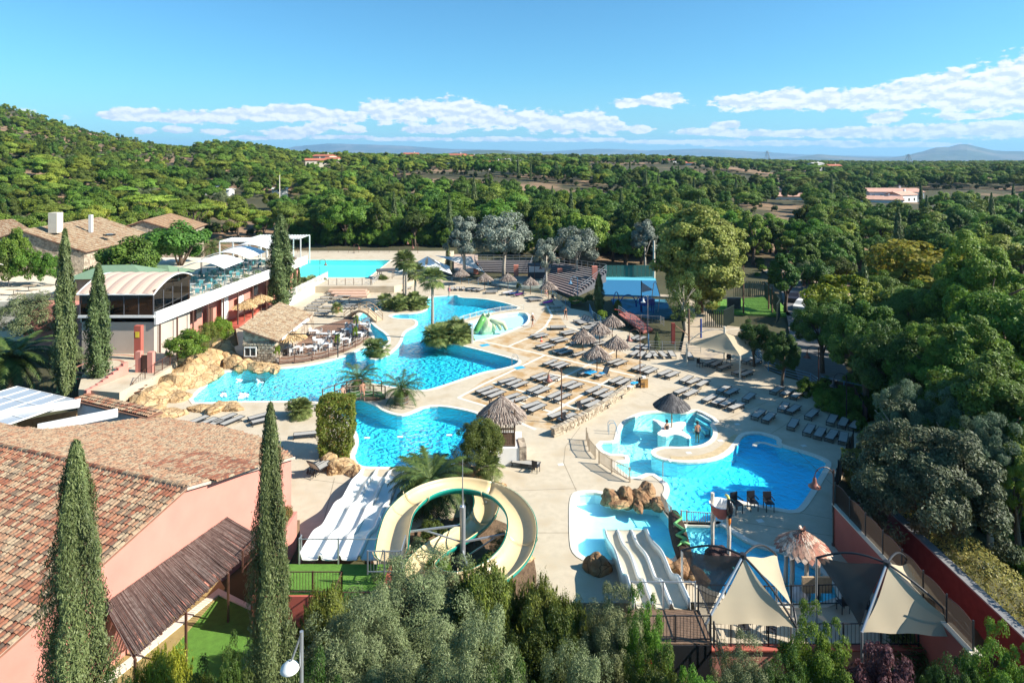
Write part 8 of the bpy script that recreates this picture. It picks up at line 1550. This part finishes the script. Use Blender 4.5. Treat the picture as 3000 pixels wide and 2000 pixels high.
t = thing('play_tower', 'red and blue posts of a climbing frame in the sandy play yard', 'play equipment', W(1972, 1018)); MB().box((0, 0, 1.7), (.4, .4, 2.4)).build('tower', mat('ox_red', (.20, .04, .03)), t); MB().tube([(2.3, 1.5, 0), (2.3, 1.5, 4.2)], .12, 7).build('post', M_wood, t); MB().bar((.3, 0, 2.6), (2.3, 1.5, 1.0), .1).build('rope_beam', M_wood, t); MB().tube([(4.5, 4, 0), (4.5, 4, 2.4)], .12, 7).build('post', M_pb, t)
# ------------------------------------------------------------------ cars, shed, pylons, poles
def car(lb, p, rz, m, z=0):
 t = thing('parked_car', lb, 'car', p, rz); b = MB(); prof_ = [(-2.1, .35), (-2.15, .75), (-1.5, .95), (-1.0, 1.42), (.5, 1.45), (1.2, .98), (2.05, .82), (2.15, .4)]
 for s in (-1, 1): b.v += [(x, s*(.85 if z_ < 1 else .68), z_) for x, z_ in prof_]
 k = len(prof_); b.f = [tuple(range(k)), tuple(range(2*k-1, k-1, -1))]+[(i, k+i, k+(i+1) % k, (i+1) % k) for i in range(k)]; b.t = [.5]*len(b.f); b.build('body', m, t)
 for s in (-1, 1): MB().quad((-1.35, s*.80, 1.0), (-.95, s*.71, 1.36), (.45, s*.71, 1.38), (1.0, s*.80, 1.0)).build('side_window', mat('dark_window', (.03, .035, .04), rough=.2), t)
 MB().quad((.58, -.62, 1.44), (.58, .62, 1.44), (1.22, .78, 1.0), (1.22, -.78, 1.0)).build('windscreen', mat('dark_window', (.03, .035, .04), rough=.2), t)
 for x in (-1.35, 1.35):
  for s in (-.82, .82): w = MB(); w.tube([(x, s-.1, .32), (x, s+.1, .32)], .32, 12); w.build('wheel', M_blk, t)
M_cb = mat('pale_blue_car_paint', (.25, .42, .60), rough=.25, spec=.6)
zc = terr(*(W(2770, 872).xy))+.1
car('pale blue car parked among the trees, the one farther from the red shed', W(2768, 873, zc), .2, M_cb); car('pale blue car parked closer to the small red shed', W(2810, 876, zc), .15, M_cb); car('dark car parked in shade beside the service road', W(2325, 880, .0), 1.1, mat('dark_car_paint', (.03, .03, .04), rough=.3)); car('white-bonneted car behind the bushes at the road', W(2352, 905, .0), .9, M_white)
t = thing('red_shed', 'small red-brown shed roof between the parked cars and the poplar', 'shed', W(2850, 850, 0)); MB().box((0, 0, 1.1), (5, 3, 2.2)).build('wall', M_wood, t); MB().slab([(-2.8, -1.8, 2.1), (2.8, -1.8, 2.1), (2.8, 1.8, 3.0), (-2.8, 1.8, 3.0)], .12).build('roof', mat('rust_roof', (.30, .10, .05)), t)
t = thing('corrugated_shed', 'grey corrugated shed roof at the picture edge under the trees', 'shed', W(2990, 1345, 0)); b = MB()
for i in range(22): b.tv = .5; b.tube([(-2.2+i*.22, -1.6, 2.3), (-2.2+i*.22, 1.6, 2.9)], .10, 6)
b.build('roof', mat('fibre_cement', (.36, .34, .31), var=.2), t, kind='stuff'); MB().box((.1, 0, 1.1), (4.4, 3, 2.3)).build('wall', M_cream, t)
def pylon(lb, px, py, top, Y, w):
 c = D(px, py, Y); hh = (py-top)*Y/F; t = thing('power_pylon', lb, 'pylon', c); b = MB()
 for s in (-1, 1):
  for q in (-1, 1): b.bar((s*w*.28, q*w*.28, 0), (s*w*.05, q*w*.05, hh), .5)
 for k in range(5): z = hh*k/6; e = w*(.28-.23*k/6); b.bar((-e, -e, z), (e, -e, z+hh/6), .3).bar((e, -e, z), (-e, -e, z+hh/6), .3)
 b.build('lattice', M_galv, t)
 for z, e in ((.8, .5), (.95, .35)): MB().bar((-w*e, 0, hh*z), (w*e, 0, hh*z), .45).build('cross_arm', M_galv, t)
pylon('lattice power pylon on the ridge before the blue mountain', 2662, 480, 452, 900, 14); pylon('smaller lattice power pylon on the ridge near the scattered houses', 2248, 470, 442, 1100, 14)
for a, b_, t_, Y, lb in [(5, 535, 481, 240, 'concrete pole at the picture edge in front of the hill'), (414, 512, 473, 300, 'white pole with a transformer in the valley trees'), (819, 565, 513, 250, 'concrete power pole beside the little white hut'), (1916, 830, 705, 118, 'thin pale mast at the corner of the blue court')]:
 c = D(a, b_, Y); t = thing('utility_pole', lb, 'pole', c); MB().tube([(0, 0, -6), (0, 0, (b_-t_)*Y/F)], [.3, .18], 6).build('pole', M_cream, t)
b = strip('far_road', [D(a, b_, Y).xy for a, b_, Y in [(2850, 604, 270), (2960, 628, 235), (3100, 650, 215)]], 7, M_asph, 8)
me = b.data
for v in me.vertices: v.co.z = terr(v.co.x, v.co.y)+1.2
# ------------------------------------------------------------------ people
M_skin = mat('tanned_skin', (.42, .20, .12), rough=.55, var=.05); M_skin2 = mat('fair_skin', (.56, .32, .22), rough=.55, var=.05)
def person(label, p, rz, h=1.75, pose='walk', sk=M_skin, suit=M_blk, hair=M_blk, top=False, z=0):
 """one continuous skinned body with head, hair and swimwear"""
 t = thing('person', label, 'person', p, rz, None, h/1.75); Vt, Ed, Rd = [], [], []
 def v(x, y, z_, r, par=None): Vt.append((x, y, z_)); Rd.append(r); (Ed.append((par, len(Vt)-1)) if par is not None else None); return len(Vt)-1
 sw_ = {'walk': .22, 'stand': .03, 'sit': 0}[pose]; pel = v(0, 0, .95, .13); bel = v(0, .0, 1.12, .12, pel); ch = v(0, .01, 1.34, .145, bel); nk = v(0, .01, 1.50, .055, ch); hd = v(0, -.01, 1.60, .075, nk); hd2 = v(0, -.02, 1.68, .10, hd); v(0, -.01, 1.74, .075, hd2)
 for s in (-1, 1):
  hp = v(s*.09, 0, .90, .095, pel); yk = -sw_*s
  if pose == 'sit': kn = v(s*.12, -.42, .88, .065, hp); an = v(s*.12, -.5, .50, .045, kn); v(s*.12, -.62, .46, .035, an)
  else: kn = v(s*.10, yk*.7-.02, .50, .062, hp); an = v(s*.10, yk*1.35+.03, .09, .042, kn); v(s*.10, yk*1.35-.12, .04, .035, an)
  sh_ = v(s*.19, .01, 1.42, .06, ch); el_ = v(s*.25, .06+yk*-.4, 1.16, .042, sh_); wr = v(s*.26, -.06+yk*-.9, .93, .03, el_); pm_ = v(s*.26, -.09+yk*-.9, .85, .034, wr)
  for k in range(4): q = v(s*.26+(k-1.5)*.018*s, -.10+yk*-.9, .79, .011, pm_); v(s*.26+(k-1.5)*.02*s, -.10+yk*-.9, .74+.008*abs(k-1.5), .009, q)
  q = v(s*.235, -.13+yk*-.9, .84, .012, pm_); v(s*.225, -.15+yk*-.9, .80, .010, q)
 me = bpy.data.meshes.new('body'); me.from_pydata(Vt, Ed, []); me.materials.append(sk); o = link('body', me, t); md = o.modifiers.new('skin', 'SKIN'); 
 if not me.skin_vertices: 
  bm_ = __import__('bmesh').new(); bm_.from_mesh(me); bm_.verts.layers.skin.verify(); bm_.to_mesh(me); bm_.free()
 for i, r in enumerate(Rd): me.skin_vertices[0].data[i].radius = (r, r)
 me.skin_vertices[0].data[0].use_root = True; s_ = o.modifiers.new('sub', 'SUBSURF'); s_.levels = 1; s_.render_levels = 1
 MB().lathe((0, .012, 1.60), [(.112, .0), (.125, .08), (.11, .16), (.06, .205), (.005, .215)], 12, .92, 1.05).build('hair', hair, t, smooth=True)
 MB().lathe((0, 0, .80), [(.175, 0), (.19, .1), (.175, .22), (.165, .22)], 14, 1, .78).build('swim_trunks', suit, t, smooth=True)
 if top: MB().lathe((0, .0, 1.24), [(.165, -.25), (.175, -.1), (.18, .05), (.175, .12)], 14, 1, .85).build('swim_top', suit, t, smooth=True)
 f = MB(); f.box((0, -.125, 1.66), (.025, .03, .04)); f.box((-.035, -.108, 1.685), (.025, .012, .012)); f.box((.035, -.108, 1.685), (.025, .012, .012)); f.box((0, -.11, 1.615), (.05, .01, .01)); f.build('face', mat('face_detail', (.30, .12, .08)), t); return t
person('bare-chested man in black trunks walking on the deck beside the wading pool', W(1560, 957), 2.4, 1.78, suit=M_blk, hair=M_white)
person('woman in a black swimsuit walking on the deck past the broadside lounger', W(1657, 936), .4, 1.68, top=True, suit=M_blk, hair=mat('brown_hair', (.10, .05, .03)))
person('bather in a pink swimsuit standing at the far lagoon edge', W(1316, 866), 3.0, 1.62, 'stand', M_skin2, mat('pink_swimsuit', (.6, .2, .2)), mat('brown_hair', (.10, .05, .03)), True)
person('tanned person nearer the near railing crossing the footbridge', W(1062, 1172, .5), .5, 1.76, 'walk', M_skin, mat('tan_trunks', (.30, .14, .09))); person('dark-haired person behind the block hedge on the footbridge', W(1003, 1182, .35), .3, 1.66, 'stand', M_skin2, mat('tan_trunks', (.30, .14, .09)))
person('swimmer with tied hair in the bubbling whirlpool seat', W(1954, 1290, -1.0), .6, 1.68, 'stand', M_skin2, M_blk, mat('brown_hair', (.10, .05, .03)), True); person('swimmer leaning on the whirlpool bench at the pool wall', W(2043, 1298, -1.0), 3.4, 1.78, 'stand', M_skin, M_blk)
person('bather sitting on a lounger under the curved row parasol', W(1600, 874, -.45), .2, 1.7, 'sit', M_skin2, M_td)
# ------------------------------------------------------------------ planting near the camera
def near_crown(name, m, seed, n, size, asp, k=90, clump_=.15, shape='bush'): return crown(name, m, seed, shape, n, size, asp, k, clump_)
N_ol = near_crown('foliage', L_olive, 101, 85000, .085, .24, 170, .14); N_gr = near_crown('foliage', L_green, 102, 45000, .10, .45, 150, .14); N_dk = near_crown('foliage', L_dkshrub, 103, 45000, .10, .45, 150, .14)
L_con = leafmat('yellow_tipped_conifer', (.075, .115, .018), (.20, .22, .03), objvar=.15, hue=.015, trans=.15)
def conifer_mesh(seed, n=42000):
 """feathery leylandii: upright sprays leaning out all round"""
 r = np.random.default_rng(seed); P, N, A = [], [], []
 for k in range(300):
  d = sph(r, 1)[0]; d[2] = abs(d[2])*.9-.15; c = np.array([0, 0, 4.2])+d*np.array([3.6, 3.6, 4.2])*r.uniform(.6, 1.0); ax = d*.8+np.array([0, 0, .9]); ax /= np.linalg.norm(ax); L_ = r.uniform(.8, 1.5); m_ = n//300; t = r.random(m_); rad = .38*(1-t*.85)
  off = r.normal(0, 1, (m_, 3)); off -= ax*(off@ax)[:, None]; off /= np.linalg.norm(off, axis=1)[:, None]; P.append(c+ax*(t[:, None]-.3)*L_+off*rad[:, None]*r.random((m_, 1))**.5); N.append(off+d*.3); A.append(ax+off*.7)
 d = sph(r, 36000); d[:, 2] = np.abs(d[:, 2]); q = d*np.array([3.7, 3.7, 4.3])*(.80+.16*np.sin(d[:, :1]*7+seed)*np.cos(d[:, 1:2]*6)+r.normal(0, .06, (36000, 1)))+np.array([0, 0, 4.0]); q[:, 2] = np.where(r.random(36000) < .3, q[:, 2]*r.random(36000), q[:, 2]); P.append(q); N.append(d); A.append(d*.6+np.array([0, 0, 1.0]))
 P, N, A = map(np.concatenate, (P, N, A)); return leafmesh('foliage', [leaves(P, N, .12*r.uniform(.6, 1.3, len(P)), .26, .4, r, along=A)], L_con)
N_con = [conifer_mesh(s) for s in (111, 112)]
N_gold = conifer_mesh(113); N_gold.materials[0] = leafmat('golden_thuja_leaf', (.20, .24, .02), (.40, .40, .04), objvar=.02, hue=.005, trans=.3)
for px, top, w, Y, z, me_, lb in [(955, 1680, 230, 27.0, -1.6, N_con[0], 'yellow-tipped conifer beside the turf platform steps'), (1420, 1605, 270, 28.0, -1.6, N_con[1], 'feathery green conifer growing against the foot of the spiral slide'), (1580, 1650, 230, 27.6, -2.2, N_con[0], 'yellow-tipped conifer beyond the big olive, below the cream deck'), (1665, 1700, 190, 26.8, -2.2, N_con[1], 'dark feathery conifer beside the grey olive bush near the short slide'),
  (1235, 1645, 470, 28.0, -2.4, N_ol, 'big grey-green olive tree in front of the spiral slide'), (1060, 1740, 380, 24.5, -2.4, N_ol, 'near olive tree with dense silvery leaves under the lamp dish'), (1400, 1790, 360, 22.0, -2.4, N_ol, 'low olive spreading below the big olive at the picture bottom'), (1590, 1800, 250, 24.0, -2.4, N_dk, 'dark green bush with a few red blooms next to the olives'),
  (1800, 1730, 240, 26.0, -2.4, N_ol, 'grey olive bush in front of the single brown rock'), (1890, 1728, 150, 25.4, -2.4, N_gr, 'bright green bottlebrush bush with red flowers at the short slide'), (1920, 1880, 230, 23.0, -2.4, N_dk, 'dense green bush below the slide stair tower'),
  (2395, 1790, 210, 25.6, -2.6, N_gr, 'upright leafy bush overlapping the tent nearer the toucan'), (2180, 1870, 230, 24.5, -2.6, N_ol, 'wispy grey-green bush before the salmon wall'), (2290, 1900, 170, 24.0, -2.6, N_dk, 'dark bush at the bottom of the salmon wall'), (2580, 1880, 220, 24.6, -2.6, near_crown('foliage', L_purple, 104, 18000, .15, .5), 'purple-leaved bush in front of the salmon wall'), (2790, 1905, 180, 24.3, -2.6, N_dk, 'dark leafy bush beside the purple-leaved one'), (2935, 1845, 210, 24.3, -2.6, N_gr, 'lime green bush in the bottom corner beyond the tents'),
  (470, 1840, 290, 21.5, -1.0, N_gold, 'rounded yellow-green thuja in front of the pergola'), (660, 1880, 150, 22.0, -1.2, N_dk, 'dark leafy bush between the thuja and the slender cypress'), (560, 1960, 200, 20.5, -1.4, N_dk, 'low dark bush at the foot of the thuja'), (900, 1900, 240, 20.6, -2.2, N_dk, 'dark hedge-like bush behind the lamp dish'), (770, 1960, 260, 19.5, -2.0, N_dk, 'deep green bush at the foot of the slender cypress'), (1700, 1890, 300, 22.0, -2.6, N_ol, 'silvery low bush along the bottom edge near the bottlebrush'), (330, 1990, 200, 19.0, -1.2, N_dk, 'low dark shrub by the broad cypress foot'), (2060, 1940, 200, 22.0, -2.8, N_gr, 'pale green low bush at the stair foot'), (1480, 1930, 240, 21.0, -2.6, N_dk, 'dark undergrowth bush between two olives')]:
 s = F/Y; p = Vector(((px-1500)/F*Y, Y, z)); hh = H-z-(top-HY)/s; t = thing('near_shrub' if 'olive' not in lb else 'olive_tree', lb, 'tree' if 'olive' in lb else 'shrub', p, rng.random()*6, None, (w/s/8.6, w/s/8.6, hh/9.0)); link('foliage', me_, t, loc=(0, 0, 0))
 if 'olive' in lb: link('trunk', TREE['olive_tree'][1][0], t, scale=(.8, .8, .8))
M_blm = mat('red_bloom', (.55, .03, .03)); rr = random.Random(5); b = MB()
for i in range(34): a, e = rr.uniform(0, 6.28), rr.uniform(0, 1.3); b.box((math.cos(a)*math.cos(e)*1.0, math.sin(a)*math.cos(e)*1.0, 3.2+math.sin(e)*1.9), (.07, .07, .10))
t = thing('red_blossoms', 'scattered red blossoms over the bottlebrush bush at the short slide', 'flowers', (5.4, 25.3, -2.4)); b.build('blossoms', M_blm, t, kind='stuff')
clump('palm_bed', 'bright fan palm leaves between the purple bush and the dark bush', 2660, 1990, 60, 5, hs=1.5, seed=31, z=-1.6)
